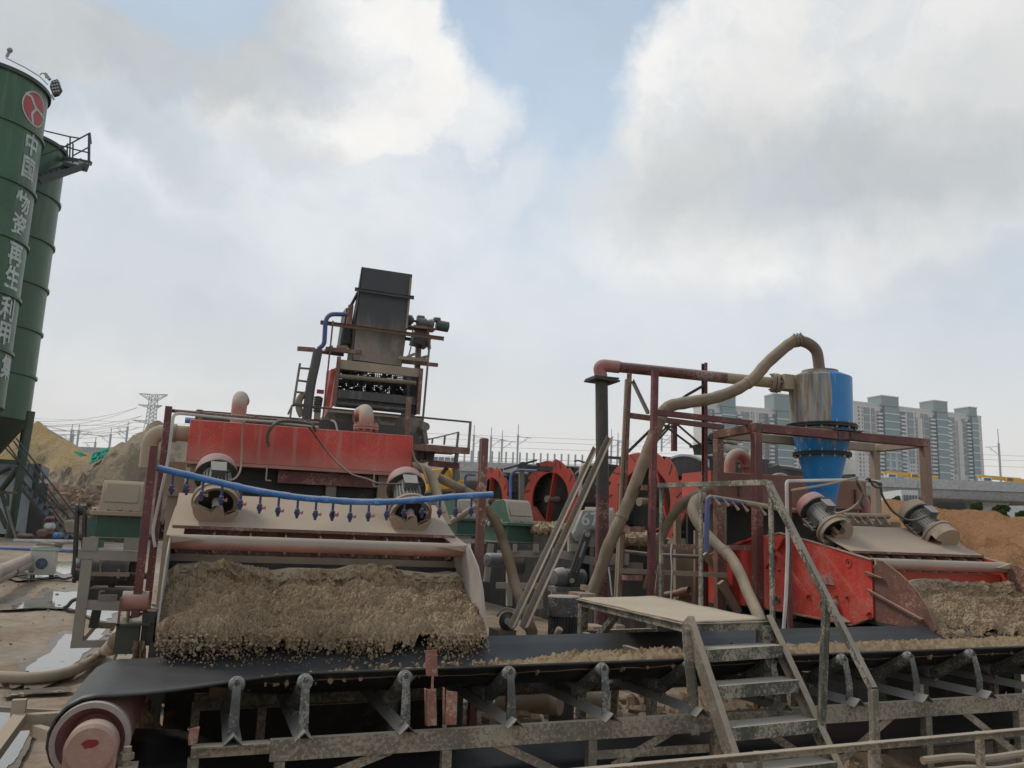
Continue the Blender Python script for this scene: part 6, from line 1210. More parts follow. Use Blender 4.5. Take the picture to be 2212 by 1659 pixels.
# upright pump motor and the white hooded motor behind the belt
def up_motor():
    c = W4.Y(812, 730, 7.75); z1_ = c.z; o = thing('upright_motor', 'upright finned motor with mud spattered round cap beside the platform', 'motor', (c.x, 7.75, -.1)); r_ = .155; mmx = paint('spattered_cap', (.045, .048, .05), .12, 1.0, dcol=(.42, .35, .27), scale=9, splat=.22, sscale=40)
    m_ = MB(); m_.lathe((c.x, 7.75, z1_ - .19), (0, 0, 1), [(r_ - .01, 0), (r_, .0), (r_ + .003, .175), (r_ - .008, .188), (.05, .19), (.001, .19)], 36); m_.build('fan_cap', mmx, o)
    m_ = MB(); m_.lathe((c.x, 7.75, -.1), (0, 0, 1), [(.118, 0), (.118, z1_ - .09)], 28); m_.build('body', M['motor_dark'], o)
    for k_ in range(30):
        t = k_ * math.pi / 15; e = Vector((math.cos(t), math.sin(t), 0)); m_ = MB(); m_.bar(Vector((c.x, 7.75, z1_ - .58)) + e * .131, Vector((c.x, 7.75, z1_ - .20)) + e * .131, .030, .005, up=Vector((-e.y, e.x, 0))); m_.build('fin', mmx, o)
    m_ = MB(); c2 = W4.Y(755, 1160, 7.55); m_.lathe(c2, (.25, -.5, .8), [(.03, -.08), (.034, .0), (.028, .01), (.001, .011)], 16); m_.build('gland', M['tan'], o)
up_motor()
def hood_motor():
    c = W4.Y(100, 1060, 8.0); o = thing('hooded_motor', 'dark round motor under a white hood at the cheek of the broad screen', 'motor', (c.x, 8.0, c.z - .3)); a = Vector((-.4, -1, .1)).normalized()
    m_ = MB(); m_.lathe(c, -a, [(.001, -.02), (.035, -.02), (.04, -.015), (.08, .0), (.088, .02), (.088, .25), (.06, .26)], 28); m_.build('body', M['motor_dark'], o); m_ = MB(); m_.lathe(c - a * -.03, a, [(.02, 0), (.032, .002), (.032, .010), (.02, .012), (.001, .012)], 18); m_.build('hub_cap', M['galv'], o)
    m_ = MB(); m_.lathe(c + Vector((0, 0, .01)), -a, [(.112, -.05), (.118, -.05), (.118, .24), (.112, .24)], 20, R(15), R(165)); m_.build('hood', M['whitepaint'], o, recalc=True); m_ = MB(); m_.bb(c.x - .09, c.x + .09, 8.0, 8.3, c.z - .6, c.z - .085); m_.build('pedestal', M['tan_dark'], o)
hood_motor()
Y1v = View(0, 2150, 5.53); Y2v = View(1700, 1750, 4.1475); Y3v = View(2000, 2500, 4.148)
# ================================================================ feeding tower with black chute
TY = 23.5
tw_ = thing('feed_chute_tower', 'dark steel chute standing on a rusty beam tower behind the red feed box', 'chute tower', (4.4, TY, 0))
def T(v, x, y, dy=0.0): return v.Y(x, y, TY + dy)
def tbar(a, b, w, h=None, nm='beam', mat='maroon_dusty', kind='bar', par=None, up=(0, 0, 1)):
    m_ = MB()
    if kind == 'chan': m_.chan(a, b, w * .5, w, .014, up=up)
    elif kind == 'ang': m_.ang(a, b, w, .012, up=up)
    else: m_.bar(a, b, w, h or w, up=up)
    return m_.build(nm, M[mat] if isinstance(mat, str) else mat, par or tw_)
chm = bpy.data.materials.new('chute_sheet'); chm.use_nodes = True; t_ = chm.node_tree; q_ = NG(t_); b_ = t_.nodes['Principled BSDF']; pos = q_.n('ShaderNodeNewGeometry').outputs['Position']; sz_ = q_.n('ShaderNodeSeparateXYZ'); t_.links.new(pos, sz_.inputs[0])
n_ = q_.noise(q_.scale(pos, (2.2, 2.2, .5)), 1, 7, .65); f_n = q_.noise(pos, 9, 6, .7); zl = T(V4, 900, 640).z
lowm = q_.rng(q_.m('ADD', sz_.outputs[2], q_.m('MULTIPLY', q_.m('SUBTRACT', n_, .5), 2.6)), zl + .6, zl - 1.1)
c0 = q_.mix(n_, (.016, .017, .019, 1), (.055, .055, .058, 1)); c1 = q_.mix(f_n, (.17, .135, .10, 1), (.28, .225, .165, 1)); c1 = q_.mix(q_.m('MULTIPLY', q_.rng(q_.noise(pos, 1.3, 6, .6), .52, .66), .7), c1, (.15, .085, .04, 1))
t_.links.new(q_.mix(lowm, c0, c1), b_.inputs['Base Color']); b_.inputs['Roughness'].default_value = .55
fr_pts = [T(V4, 721, 140), T(V4, 1134, 202), T(V4, 1112, 400), T(V4, 1088, 660), T(V4, 1046, 962), T(V4, 642, 908), T(V4, 668, 600), T(V4, 703, 320)]
m_ = MB(); m_.prism(fr_pts, (0, .02, 0)); m_.build('chute_front', chm, tw_)
m_ = MB(); dd_ = 1.15
lft = [fr_pts[0], fr_pts[7], fr_pts[6], fr_pts[5]]; dpt = (.10, .45, .9, 1.15); m_.prism([p for p in lft] + [p + Vector((0, d, 0)) for p, d in list(zip(lft, dpt))[::-1]], (.02, 0, 0)); m_.build('chute_side', M['darktank'], tw_)
rgt = [fr_pts[1], fr_pts[2], fr_pts[3], fr_pts[4]]; m_ = MB(); m_.prism([p for p in rgt] + [p + Vector((0, d, 0)) for p, d in list(zip(rgt, dpt))[::-1]], (.02, 0, 0)); m_.build('chute_side', M['darktank'], tw_)
m_ = MB(); m_.prism([fr_pts[0] + Vector((0, .10, 0)), fr_pts[1] + Vector((0, .10, 0)), fr_pts[4] + Vector((0, dd_, 0)), fr_pts[5] + Vector((0, dd_, 0))], (0, .02, 0)); m_.build('chute_back', M['darktank'], tw_)
m_ = MB(); m_.bar(fr_pts[0] + Vector((.02, -.02, -.02)), T(V4, 1075, 700, -.02), .05, .03) if False else m_.bar(T(V4, 1128, 230, -.03), T(V4, 1090, 650, -.03), .06, .03); m_.build('edge_strip', M['tan_dark'], tw_)
tbar(T(V4, 662, 326, -.12), T(V4, 1152, 398, -.12), 0.100, nm='collar_beam', mat='chute', kind='chan'); tbar(T(V4, 690, 350, .3), T(V4, 610, 500, .6), 0.060, nm='stay', mat='darktank')
tbar(T(V4, 376, 602, -.25), T(V4, 1400, 738, -.25), 0.110, nm='rust_beam', mat='rustbeam', kind='chan'); tbar(T(V4, 1080, 735, .9), T(V4, 1230, 755, .9), 0.090, nm='cross_beam', mat='blackmetal')
tbar(T(V4, 186, 818, -.1), T(V4, 330, 828, -.1), 0.110, nm='beam', mat='maroon_dusty'); tbar(T(V4, 420, 820, -.3), T(V4, 718, 852, -.3), 0.110, nm='beam', mat='maroon_dusty'); tbar(T(V4, 330, 835, -.2), T(V4, 560, 868, .6), 0.100, nm='beam', mat='blackmetal'); tbar(T(V4, 395, 850, -.3), T(V4, 470, 800, .9), 0.070, nm='beam', mat='maroon_dusty')
tbar(T(V4, 1022, 893, -.3), T(V4, 1270, 918, -.3), 0.100, nm='beam', mat='tan_dark'); tbar(T(V4, 1050, 925, .6), T(V4, 1350, 955, .6), 0.100, nm='beam', mat='maroon_dusty'); tbar(T(V4, 1100, 885, -.3), T(V4, 1160, 862, .4), 0.060, nm='beam', mat='tan_dark'); tbar(T(V4, 1200, 900, -.3), T(V4, 1265, 882, .5), 0.070, nm='beam', mat='maroon_dusty')
tbar(T(W3, 1447, 270, .1), T(W3, 1372, 1120, .1), 0.085, nm='post', mat='greysteel', kind='chan', up=(0, 1, 0)); tbar(T(W3, 1340, 280, .8), T(W3, 1325, 570, .8), 0.150, nm='post', mat='greysteel', up=(0, 1, 0)); tbar(T(W3, 458, 84, -.35), T(W3, 352, 1090, -.35), 0.075, nm='post', mat='maroon_dusty', kind='chan', up=(0, 1, 0))
tbar(T(V4, 630, 460, .2), T(V4, 612, 620, .2), 0.140, nm='bracket', mat='maroon_dusty', up=(0, 1, 0)); m_ = MB(); m_.prism([T(V4, *p, .5) for p in ((585, 475), (620, 480), (640, 780), (545, 785), (545, 740))], (0, .7, 0)); m_.build('drive_guard', M['blackmetal'], tw_, bevel=.03)
tbar(T(V4, 512, 800, -.1), T(V4, 600, 808, -.1), 0.070, nm='clamp', mat='tan_dark')
# washing screen box under the chute
bx_d = 2.2
tbar(T(W3, 527, 452, -.5), T(W3, 472, 952, -.5), 0.100, 0.070, nm='screen_post', mat='maroon_dusty', up=(0, 1, 0)); tbar(T(W3, 1367, 572, -.5), T(W3, 1332, 1040, -.5), 0.100, 0.070, nm='screen_post', mat='maroon_dusty', up=(0, 1, 0))
m_ = MB(); m_.prism([T(W3, *p, -.45) for p in ((540, 478), (1360, 575), (1345, 660), (525, 570))], (0, .12, 0)); m_.build('top_panel', paint('drip_stained_panel', (.20, .165, .125), .6, .4, scale=3, splat=.1), tw_)
m_ = MB(); m_.prism([T(W3, *p, -.35) for p in ((512, 782), (1325, 862), (1312, 945), (500, 866))], (0, .10, 0)); m_.build('middle_panel', M['chute'], tw_)
m_ = MB(); m_.prism([T(W3, *p, -.2) for p in ((500, 872), (1315, 950), (1305, 1040), (480, 960))], (0, .06, 0)); m_.build('lower_panel', M['blackmetal'], tw_)
m_ = MB(); m_.cyl(T(W3, 525, 650, -.4), T(W3, 1312, 722, -.4), .062, 16); m_.build('cross_tube', paint('wet_tube', (.09, .075, .05), .3, .4, scale=5), tw_); m_ = MB(); m_.cyl(T(W3, 490, 930, -.4), T(W3, 1212, 998, -.4), .055, 16); m_.build('cross_tube', M['chute'], tw_)
m_ = MB(); m_.prism([T(W3, *p, -.5) for p in ((500, 560), (440, 640), (415, 960), (470, 950), (520, 470))], (-.02, 0, 0)) if False else m_.prism([T(W3, 505, 560, -.4), T(W3, 470, 955, -.4), T(W3, 470, 955, -.4) + Vector((0, bx_d, 0)), T(W3, 505, 560, -.4) + Vector((0, bx_d, .25))], (-.02, 0, 0)); m_.build('side_plate', M['red'], tw_)
m_ = MB(); m_.prism([T(W3, 1350, 600, -.4), T(W3, 1322, 1035, -.4), T(W3, 1322, 1035, -.4) + Vector((0, bx_d, 0)), T(W3, 1350, 600, -.4) + Vector((0, bx_d, .25))], (.02, 0, 0)); m_.build('side_plate', M['darktank'], tw_)
tbar(T(W3, 470, 580, -.3), T(W3, 400, 960, -.3), 0.120, 0.050, nm='side_frame', mat='red', up=(0, 1, 0))
# perforated deck at the back, daylight through its holes
a, b, c, d = T(W3, 520, 585, 1.5), T(W3, 1330, 640, 1.5), T(W3, 1300, 880, 1.5), T(W3, 505, 815, 1.5); rn = random.Random(9)
msh = MB()
def quad_pt(s, t): return a.lerp(b, s).lerp(d.lerp(c, s), t)
def qbar(s0, t0, s1, t1, w): msh.bar(quad_pt(s0, t0), quad_pt(s1, t1), w, w)
for t in (0.0, .44, .52, 1.0): qbar(0, t, 1, t, .05)
for i in range(8): qbar(i / 7, 0, i / 7 + .002, 1, .05)
for pi in range(7):
    for (t0, t1) in ((.03, .44), (.52, .97)):
        for k_ in range(1, 5):
            t = t0 + (t1 - t0) * k_ / 5; qbar(pi / 7 + .01, t, (pi + 1) / 7 - .01, t + .015 * (k_ % 2), .022)
        for k_ in range(1, 6):
            s = (pi + k_ / 6) / 7; qbar(s, t0, s + .006, t1, .022)
        # caked holes
        dens = .95 - .85 * min(1, (pi + .6) / 5.2) if t0 < .3 else (1.0 - .7 * max(0, (pi - 1.5) / 4.5))
        for k_ in range(46):
            if rn.random() < dens or t0 > .3 and rn.random() < .3:
                s = (pi + rn.random()) / 7; t = t0 + (t1 - t0) * rn.random(); r_ = rn.uniform(.02, .06); p = quad_pt(s, t); msh.box(p, (r_ * 2, .03, r_ * 1.3))
msh.build('screen_mesh', M['darktank'], tw_, kind='stuff', recalc=False)
# hopper base
m_ = MB(); m_.prism([T(W3, *p, -.3) for p in ((420, 1000), (1390, 1060), (1400, 1340), (280, 1300), (360, 1100))], (0, 2.6, 0)); m_.build('base_hopper', paint('drip_stained_hopper', (.05, .042, .032), .12, .2, dcol=(.27, .22, .165), scale=1.2, splat=.5, sscale=1.3, streak=.3), tw_)
tbar(T(W3, 415, 1003, -.45), T(W3, 1140, 1065, -.45), 0.060, nm='hopper_rim', mat='tan_dark'); tbar(T(W3, 668, 1000, -.45), T(W3, 660, 1150, -.45), 0.120, nm='hopper_rib', mat='maroon_dusty', kind='chan', up=(0, 1, 0))
tbar(T(W3, 1380, 1120, -.5), T(W3, 1420, 1345, -.5), 0.110, nm='hopper_leg', mat='greysteel', up=(0, 1, 0)); m_ = MB(); c = T(W3, 1410, 1165, -.6); m_.cyl(c, c + Vector((0, .8, 0)), .12, 16); m_.build('roller_end', M['greysteel'], tw_)
tbar(T(W3, 312, 960, -.3), T(W3, 300, 1090, -.3), 0.160, nm='stub_post', mat='tan', up=(0, 1, 0)); tbar(T(W3, 320, 870, -.1), T(W3, 305, 960, -.1), 0.210, nm='spring_box', mat='blackmetal', up=(0, 1, 0)); tbar(T(W3, 300, 805, -.2), T(W3, 370, 812, -.2), 0.100, nm='spring_cap', mat='red')
m_ = MB()
for k_ in range(7): m_.lathe(T(W3, 310, 880, -.35) - Vector((0, 0, .06 * k_)), (0, 0, 1), [(.09, 0), (.11, .03), (.09, .06)], 14)
m_.build('coil_spring', M['blackmetal'], tw_, kind='stuff')
# drive: gear motor on the right
gm_ = thing('gear_motor', 'grey green gear motor mounted on the side of the dark chute', 'gear motor', T(V4, 1200, 580)); a, b = T(V4, 1105, 580, .3), T(V4, 1436, 640, .3); dx = (b - a).normalized(); L_ = (b - a).length
def gp(t): return a + dx * (L_ * t)
m_ = MB(); m_.cyl(gp(.70), gp(1.0), .155, 24); m_.cyl(gp(.98), gp(1.005), .14, 24); m_.build('motor', paint('teal_motor', (.018, .045, .048), .06, .4, scale=3), gm_); m_ = MB(); m_.box(gp(.70) + Vector((0, -.02, .15)), (.2, .2, .12)); m_.build('terminal_box', M['motor'], gm_, bevel=.02)
m_ = MB(); m_.lathe(gp(.2), dx, [(.06, 0), (.12, .02), (.14, .08), (.14, .26), (.10, .32), (.12, .36), (.145, .42), (.145, .5), (.11, .52)], 20); m_.box(gp(.30) + Vector((0, 0, .13)), (.2, .2, .09)); m_.box(gp(.3) - Vector((0, 0, .15)), (.4, .26, .04)); m_.build('reducer', M['motor'], gm_)
m_ = MB(); m_.cyl(gp(-.04), gp(.2), .035, 10)
for t in (.02, .06, .1): m_.cyl(gp(t) - dx * .03, gp(t) + dx * .03, .15 if t < .09 else .09, 16)
m_.build('coupling', M['blackmetal'], gm_); m_ = MB(); m_.box(gp(.28) - Vector((0, 0, .2)), (.9, .4, .05)); m_.bar(gp(.48) - Vector((0, 0, .2)), gp(.56) - Vector((0, 0, .75)), .12, .08); m_.build('bracket', M['maroon_dusty'], gm_); m_ = MB(); m_.prism([gp(.2) - Vector((0, 0, .24)), gp(.52) - Vector((0, 0, .24)), gp(.52) - Vector((0, 0, .68)), gp(.14) - Vector((0, 0, .62))], (0, .5, 0)); m_.build('support_plate', M['blackmetal'], gm_)
m_ = MB(); m_.tube(spline([T(V4, 1160, 620, .2), T(V4, 1140, 680, .2), T(V4, 1128, 800, .2), T(V4, 1110, 870, .2)], 5), .02, 6); m_.build('cable', M['greysteel'], gm_)
# water pipes up the tower
wp = thing('water_riser', 'wrapped dark pipe with a bright blue upper bend beside the dark chute', 'pipe', T(W3, 250, 1080)); m_ = MB(); m_.tube(spline([T(W3, 195, 1100, -.5), T(W3, 235, 760, -.5), T(W3, 285, 520, -.5), T(W3, 312, 380, -.5)], 4), .125, 14); m_.build('lower_pipe', M['darkpipe'], wp)
m_ = MB(); m_.tube(bend([T(W3, 315, 372, -.5), T(W3, 375, 325, -.5), T(W3, 392, 15, -.5), T(W3, 600, 20, -.1)], .3, 6), .062, 14); m_.build('blue_pipe', paint('deep_blue_pipe', (.015, .05, .22), .1, .4, scale=4), wp); m_ = MB(); m_.tube(spline([T(W3, 205, 835, -.4), T(W3, 150, 850, -.4), T(W3, 115, 910, -.4), T(W3, 120, 990, -.4), T(W3, 150, 1060, -.4)], 5), .09, 12); m_.build('hose_elbow', M['tan_dark'], wp)
ld = thing('ladder', 'steel ladder with three rungs beside the wrapped dark pipe', 'ladder', T(W3, 60, 950)); tb2 = lambda a, b, w, nm: (lambda m_: m_.build(nm, M['greysteel'], ld))(MB().bar(a, b, w, w))
tb2(T(W3, 128, 520, -.6), T(W3, 58, 960, -.6), .06, 'stile'); tb2(T(W3, 265, 560, -.2), T(W3, 200, 980, -.2), .05, 'stile')
for (x0, y0, x1, y1) in ((133, 568, 262, 578), (115, 695, 240, 712), (92, 812, 215, 825), (75, 930, 200, 950)): tb2(T(W3, x0, y0, -.6), T(W3, x1, y1, -.3), .05, 'rung')
# walkway rail in front of the tower and the side landing
wk = thing('walkway_rail', 'thin dark guard rail with a maroon post crossing in front of the tower', 'guard rail', T(W3, 600, 1100)); 
def wb(a, b, w, nm, mat='blackmetal', h=None): m_ = MB(); m_.bar(a, b, w, h or w); return m_.build(nm, M[mat], wk)
wb(T(W3, 50, 945, -1.2), T(V5, 1215, 185, -1.2), .045, 'top_rail'); wb(T(W3, 50, 945, -1.2), T(W3, 5, 1040, -1.2), .045, 'end_rail'); wb(T(W3, 45, 950, -1.2), T(W3, 25, 1090, -1.2), .05, 'post', 'greysteel'); m_ = MB(); p, q = T(W3, 1244, 866, -1.3), T(W3, 1205, 1300, -1.3); m_.bar(p, q, .13, .1, up=(0, 1, 0)); m_.build('maroon_post', M['maroon_dusty'], wk)
lg = thing('side_landing', 'small railed landing beside the tower above the yellow excavator', 'landing', T(V5, 1000, 430)); 
def lb(a, b, w, nm, mat='greysteel', h=None): m_ = MB(); m_.bar(a, b, w, h or w); return m_.build(nm, M[mat], lg)
lb(T(V5, 722, 388, -1.2), T(V5, 1198, 424, -1.2), .12, 'edge_beam', 'maroon_dusty', .17); m_ = MB(); p, q = T(V5, 722, 372, -1.1), T(V5, 1198, 402, -1.1); m_.prism([p, q, q + Vector((0, 1.9, 0)), p + Vector((0, 1.9, 0))], (0, 0, -.03)); m_.build('floor_plate', M['tan_dark'], lg)
lb(T(V5, 1207, 185, -1.2), T(V5, 1190, 410, -1.2), .06, 'post'); lb(T(V5, 1107, 265, .6), T(V5, 1092, 400, .6), .06, 'post'); lb(T(V5, 838, 332, .6), T(V5, 1010, 292, .6), .035, 'top_rail'); lb(T(V5, 1010, 292, .6), T(V5, 1110, 266, .6), .035, 'top_rail'); lb(T(V5, 995, 296, .6), T(V5, 988, 370, .6), .05, 'post'); lb(T(V5, 892, 322, .6), T(V5, 888, 362, .6), .045, 'post'); lb(T(V5, 1095, 440, .2), T(V5, 1080, 540, .2), .10, 'leg')
lb(T(V5, 860, 522, -.4), T(V5, 1110, 548, -.4), .14, 'lower_beam', 'maroon', .16); lb(T(V5, 1020, 550, -.2), T(V5, 950, 640, -.2), .1, 'knee_brace', 'blackmetal'); m_ = MB(); m_.prism([T(V5, *p, .2) for p in ((730, 420), (915, 420), (900, 500), (730, 500))], (0, 1.5, 0)); m_.build('tray', M['darktank'], lg)
for i, (x, w) in enumerate(((790, .2), (870, .2))): lb(T(V5, x, 420, -.3), T(V5, x - 8, 500, -.3), w, 'tray_post', 'blackmetal')
# ================================================================ yellow excavator
ex = thing('excavator', 'yellow excavator with dark cab window partly hidden under the side landing', 'excavator', Y2v.Y(400, 900, 34)); ey = M['craney']; EY = 34
def exp(nm, pts, dep, mat, dy=0): m_ = MB(); m_.prism([Y2v.Y(x, y, EY + dy) for x, y in pts], (0, dep, 0)); return m_.build(nm, mat, ex, bevel=.05)
exp('body', ((60, 520), (410, 510), (545, 745), (560, 850), (60, 900)), 2.4, ey); cb = exp('cab', ((415, 500), (580, 505), (610, 690), (590, 800), (545, 800), (450, 640)), 1.6, ey, -.2); exp('cab_window', ((455, 520), (575, 525), (590, 680), (535, 740), (470, 640)), .02, darker, -.24)
exp('counterweight', ((595, 705), (680, 705), (690, 850), (590, 860)), 2.2, ey, .2); exp('track', ((0, 900), (640, 870), (640, 960), (0, 990)), .6, M['rubber'], -.1); exp('beacon', ((560, 470), (595, 478), (590, 510), (558, 505)), .2, flat('orange_beacon', (.6, .12, .02), .4), .2)
# ================================================================ sand washing wheels
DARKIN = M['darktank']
def washer(v, x, y, d, Rpx, label, chords, rotd, phase=0.0, flights=(), tank=4.5):
    c = v.D(x, y, d); Rm = Rpx / v.k * .54004 / F * d; n = Vector((math.cos(R(rotd)), math.sin(R(rotd)), 0)); e = Vector((-n.y, n.x, 0)) * -1; z = Vector((0, 0, 1))
    o = thing('sand_washing_wheel', label, 'bucket wheel', (c.x, c.y, 0), 'red sand washing wheels')
    def pl(r, a, dn=0.0): return c + (e * math.cos(a) + z * math.sin(a)) * r * Rm + n * dn
    ri = .66; outer = []; nt = 11
    for i in range(nt):                       # stepped saw-tooth rim of bucket plates
        a0 = phase + 2 * math.pi * i / nt; a1 = phase + 2 * math.pi * (i + 1) / nt
        for k_ in range(5): t = k_ / 4; outer.append((.90 + .10 * t ** .6, a0 + (a1 - a0) * t * .98))
    inner = [(ri, phase + 2 * math.pi * i / 55) for i in range(55)]
    m_ = MB()
    for dn in (0, .05):
        m_.v += [tuple(pl(r_, a, dn)) for r_, a in outer]; m_.v += [tuple(pl(r_, a, dn)) for r_, a in inner]
    N_ = 55
    for i in range(N_):
        j = (i + 1) % N_; m_.f += [(i, j, N_ + j, N_ + i), (2 * N_ + i, 3 * N_ + i, 3 * N_ + j, 2 * N_ + j), (i, 2 * N_ + i, 2 * N_ + j, j), (N_ + i, N_ + j, 3 * N_ + j, 3 * N_ + i)]
    m_.build('rim', M['bright_red'], o, smooth=20)
    sl_ = MB()
    for i in range(nt):
        a0 = phase + 2 * math.pi * (i + .35) / nt; sl_.bar(pl(.80, a0 + .05, -.005), pl(.97, a0 + .16, -.005), .012, .02)
    sl_.build('bucket_seam', M['blackmetal'], o, kind='stuff')
    for i in range(nt):
        a0 = phase + 2 * math.pi * i / nt; m_ = MB(); m_.prism([pl(.62, a0, .06), pl(.95, a0 + .1, .06), pl(.95, a0 + .1, .3), pl(.62, a0, .3)], (e * -math.sin(a0) + z * math.cos(a0)) * .02); m_.build('bucket', DARKIN, o)
    for a0, a1, w in chords:
        p, q = pl(ri * 1.03, R(a0), .03), pl(ri * 1.03, R(a1), .03); m_ = MB(); m_.bar(p, q, .03, w * Rm, up=n); m_.build('spoke', M['bright_red'], o)
    m_ = MB(); m_.lathe(c + n * .3, n, [(.86 * Rm, -.2), (.86 * Rm, .0), (.001, .02)], 40); m_.build('drum_back', DARKIN, o)
    m_ = MB(); m_.cyl(c - n * .12, c + n * .6, .09, 14); m_.build('shaft', M['tan_dark'], o)
    return o, c, n, e, Rm
w3, c3, n3, e3, R3 = washer(W2, 525, 612, 18, 500, 'largest red washing wheel behind the thick brown hose', ((95, 150, .2), (262, 215, .14), (262, 318, .14), (60, 330, .12), (200, 150, .12)), 21, .42)
w2_, c2, n2_, e2, R2 = washer(W1, 992, 820, 23, 535, 'red washing wheel between the blue pipe and the leaning angle irons', ((76, 262, .15), (255, 195, .24)), 21, .30)
w1_, c1_, n1_, e1, R1 = washer(W1, 205, 845, 27, 460, 'farthest red washing wheel beside the mud caked maroon post', ((88, 264, .15), (300, 250, .2)), 12, .15)
def tankbox(c, n, e, Rm, label, s0, s1, ztop, flights=()):
    o = thing('washing_tank', label, 'tank', (c.x + n.x, c.y + n.y, 0)); q = c + n * s0
    for sd, zt in ((-1, ztop), (1, ztop - .1)):
        b = q + e * sd * Rm * 1.12; m_ = MB(); m_.prism([(b.x, b.y, 0), (b.x + n.x * (s1 - s0), b.y + n.y * (s1 - s0), 0), (b.x + n.x * (s1 - s0), b.y + n.y * (s1 - s0), zt), (b.x, b.y, zt)], e * .03); m_.build('side_wall', DARKIN, o)
        m_ = MB(); m_.bar((b.x, b.y, zt), (b.x + n.x * (s1 - s0), b.y + n.y * (s1 - s0), zt), .1, .06); m_.build('rim_angle', M['blackmetal'], o)
        if sd == 1 or True:
            for k_, zz in enumerate((.32, .62)):
                zz = c.z - Rm * .2 + (ztop - c.z) * zz; m_ = MB(); bb_ = b - e * .06 * 1; m_.bar((bb_.x, bb_.y, zz), (bb_.x + n.x * (s1 - s0), bb_.y + n.y * (s1 - s0), zz - .1), .14, .05); m_.build('wall_ledge', M['tan_dark'], o)
    m_ = MB(); b = q + n * (s1 - s0); m_.prism([b + e * Rm * 1.1 - Vector((0, 0, c.z)), b - e * Rm * 1.1 - Vector((0, 0, c.z)), b - e * Rm * 1.1 + Vector((0, 0, ztop - c.z)), b + e * Rm * 1.1 + Vector((0, 0, ztop - c.z))], n * .03); m_.build('end_wall', DARKIN, o)
    for s_, rr in flights:
        m_ = MB(); m_.lathe(c + n * s_, n, [(.001, 0), (Rm * rr, 0), (Rm * rr, .03), (.001, .03)], 40, R(0), R(180)); f = m_.build('spiral_flight', M['blackmetal'], o)
        m_ = MB(); m_.lathe(c + n * s_, n, [(Rm * rr - .03, -.02), (Rm * rr + .015, -.02), (Rm * rr + .015, .05), (Rm * rr - .03, .05)], 40, R(0), R(180)); m_.build('flight_edge', M['galv'], f)
    return o
tankbox(c3, n3, e3, R3, 'dark tank with spiral flights behind the largest red wheel', .6, 6.5, c3.z + R3 * .93, ((1.3, .99), (2.6, .96), (3.7, .9)))
tankbox(c2, n2_, e2, R2, 'dark tank behind the middle red wheel', .6, 8, c2.z + R2 * .96, ((1.6, .98),))
tankbox(c1_, n1_, e1, R1, 'dark tank behind the farthest red wheel', .6, 9, c1_.z + R1 * .92)
# dark drive unit on top of the third tank
du = thing('tank_drive', 'dark green drive with pale motor on top of the tank beside the frame posts', 'drive unit', W8.Y(300, 870, 15)); 
for nm, pts, dep, mt in (('bracket', ((65, 745), (215, 690), (220, 870), (100, 870)), .5, 'silo_dark'), ('plate', ((60, 740), (210, 710), (460, 730), (460, 760), (200, 760), (70, 770)), .6, 'silo_dark')):
    m_ = MB(); m_.prism([W8.Y(x, y, 15) for x, y in pts], (0, dep, 0)); m_.build(nm, M[mt], du)
m_ = MB(); c = W8.Y(160, 650, 15); m_.lathe(c, (.25, 1, 0), [(.001, 0), (.07, 0), (.078, .05), (.078, .4)], 20); m_.build('pulley', M['blackmetal'], du); m_ = MB(); a, b = W8.Y(390, 810, 14.9), W8.Y(620, 835, 14.9); m_.cyl(a, b, .08, 20); m_.cyl(a - Vector((.1, 0, 0)), a, .09, 16); m_.build('motor', M['gearpale'], du); m_ = MB(); a, b = W8.Y(345, 710, 14.9), W8.Y(480, 745, 14.9); m_.cyl(a, b, .035, 12); m_.build('shaft', M['greysteel'], du)
# black torn cover at the tank end
m_ = MB(); m_.prism([W8.Y(*p, 14) for p in ((815, 945), (935, 965), (900, 1010), (910, 1060), (960, 1050), (1040, 1022), (1110, 1070), (1200, 1175), (1180, 1240), (815, 1240))], (0, .06, 0)); m_.build('torn_plate', M['blackmetal'], label='torn black steel plate rising behind the stained feed box', cat='steel plate')
m_ = MB(); pts = [W8.Y(*p, 13.8) for p in ((960, 1170), (1020, 1148), (1100, 1150), (1170, 1185))]; m_.tube(spline(pts, 4), .02, 6); m_.build('white_tube', M['white'], label='thin pale tube arching over the stained feed box', cat='tube')
# blue water pipes standing between the wheels
bpipe = paint('thin_blue_pipe', (.05, .12, .36), .12, .5, scale=6)
for pts, d, r_, lab, mm in (([(470, 960), (470, 425), (820, 445)], 21, .036, 'thin blue pipe frame between the two nearer red wheels', bpipe), ([(1395, 900), (1405, 350), (1600, 360)], 17.5, .036, 'pale grey pipe frame between the middle wheel and the black riser', M['white'])):
    m_ = MB(); m_.tube(bend([W1.D(x, y, d) for x, y in pts], .25, 4), r_, 10); m_.build('water_pipe', mm, label=lab, cat='pipe')
m_ = MB(); m_.tube(bend([Y2v.D(655, 1000, 24), Y2v.D(670, 605, 24), Y2v.D(840, 625, 24)], .15, 4), .036, 10); m_.build('water_pipe', bpipe, label='thin blue pipe frame between excavator and maroon post', cat='pipe')
m_ = MB(); m_.bar(W1.D(622, 370, 21.3), W1.D(620, 960, 21.3), .10, .10, up=(0, 1, 0)); m_.bar(W1.D(600, 370, 21.3), W1.D(600, 960, 21.3), .05, .1, up=(0, 1, 0)); m_.build('tank_post', M['greysteel'], label='grey post with a dark pulley beside the blue pipe frame', cat='post')
m_ = MB(); c = W1.D(640, 385, 21.2); m_.cyl(c, c + Vector((.1, .4, 0)), .12, 14); m_.box(c + Vector((.5, .3, 0)), (.7, .3, .12)); m_.bar(c - Vector((.5, 0, .1)), c + Vector((.35, 0, .18)), .04, .05); m_.build('small_drive', M['blackmetal'], label='small dark drive on top of the tank left of the middle wheel'.replace(' left of', ' beside'), cat='drive')
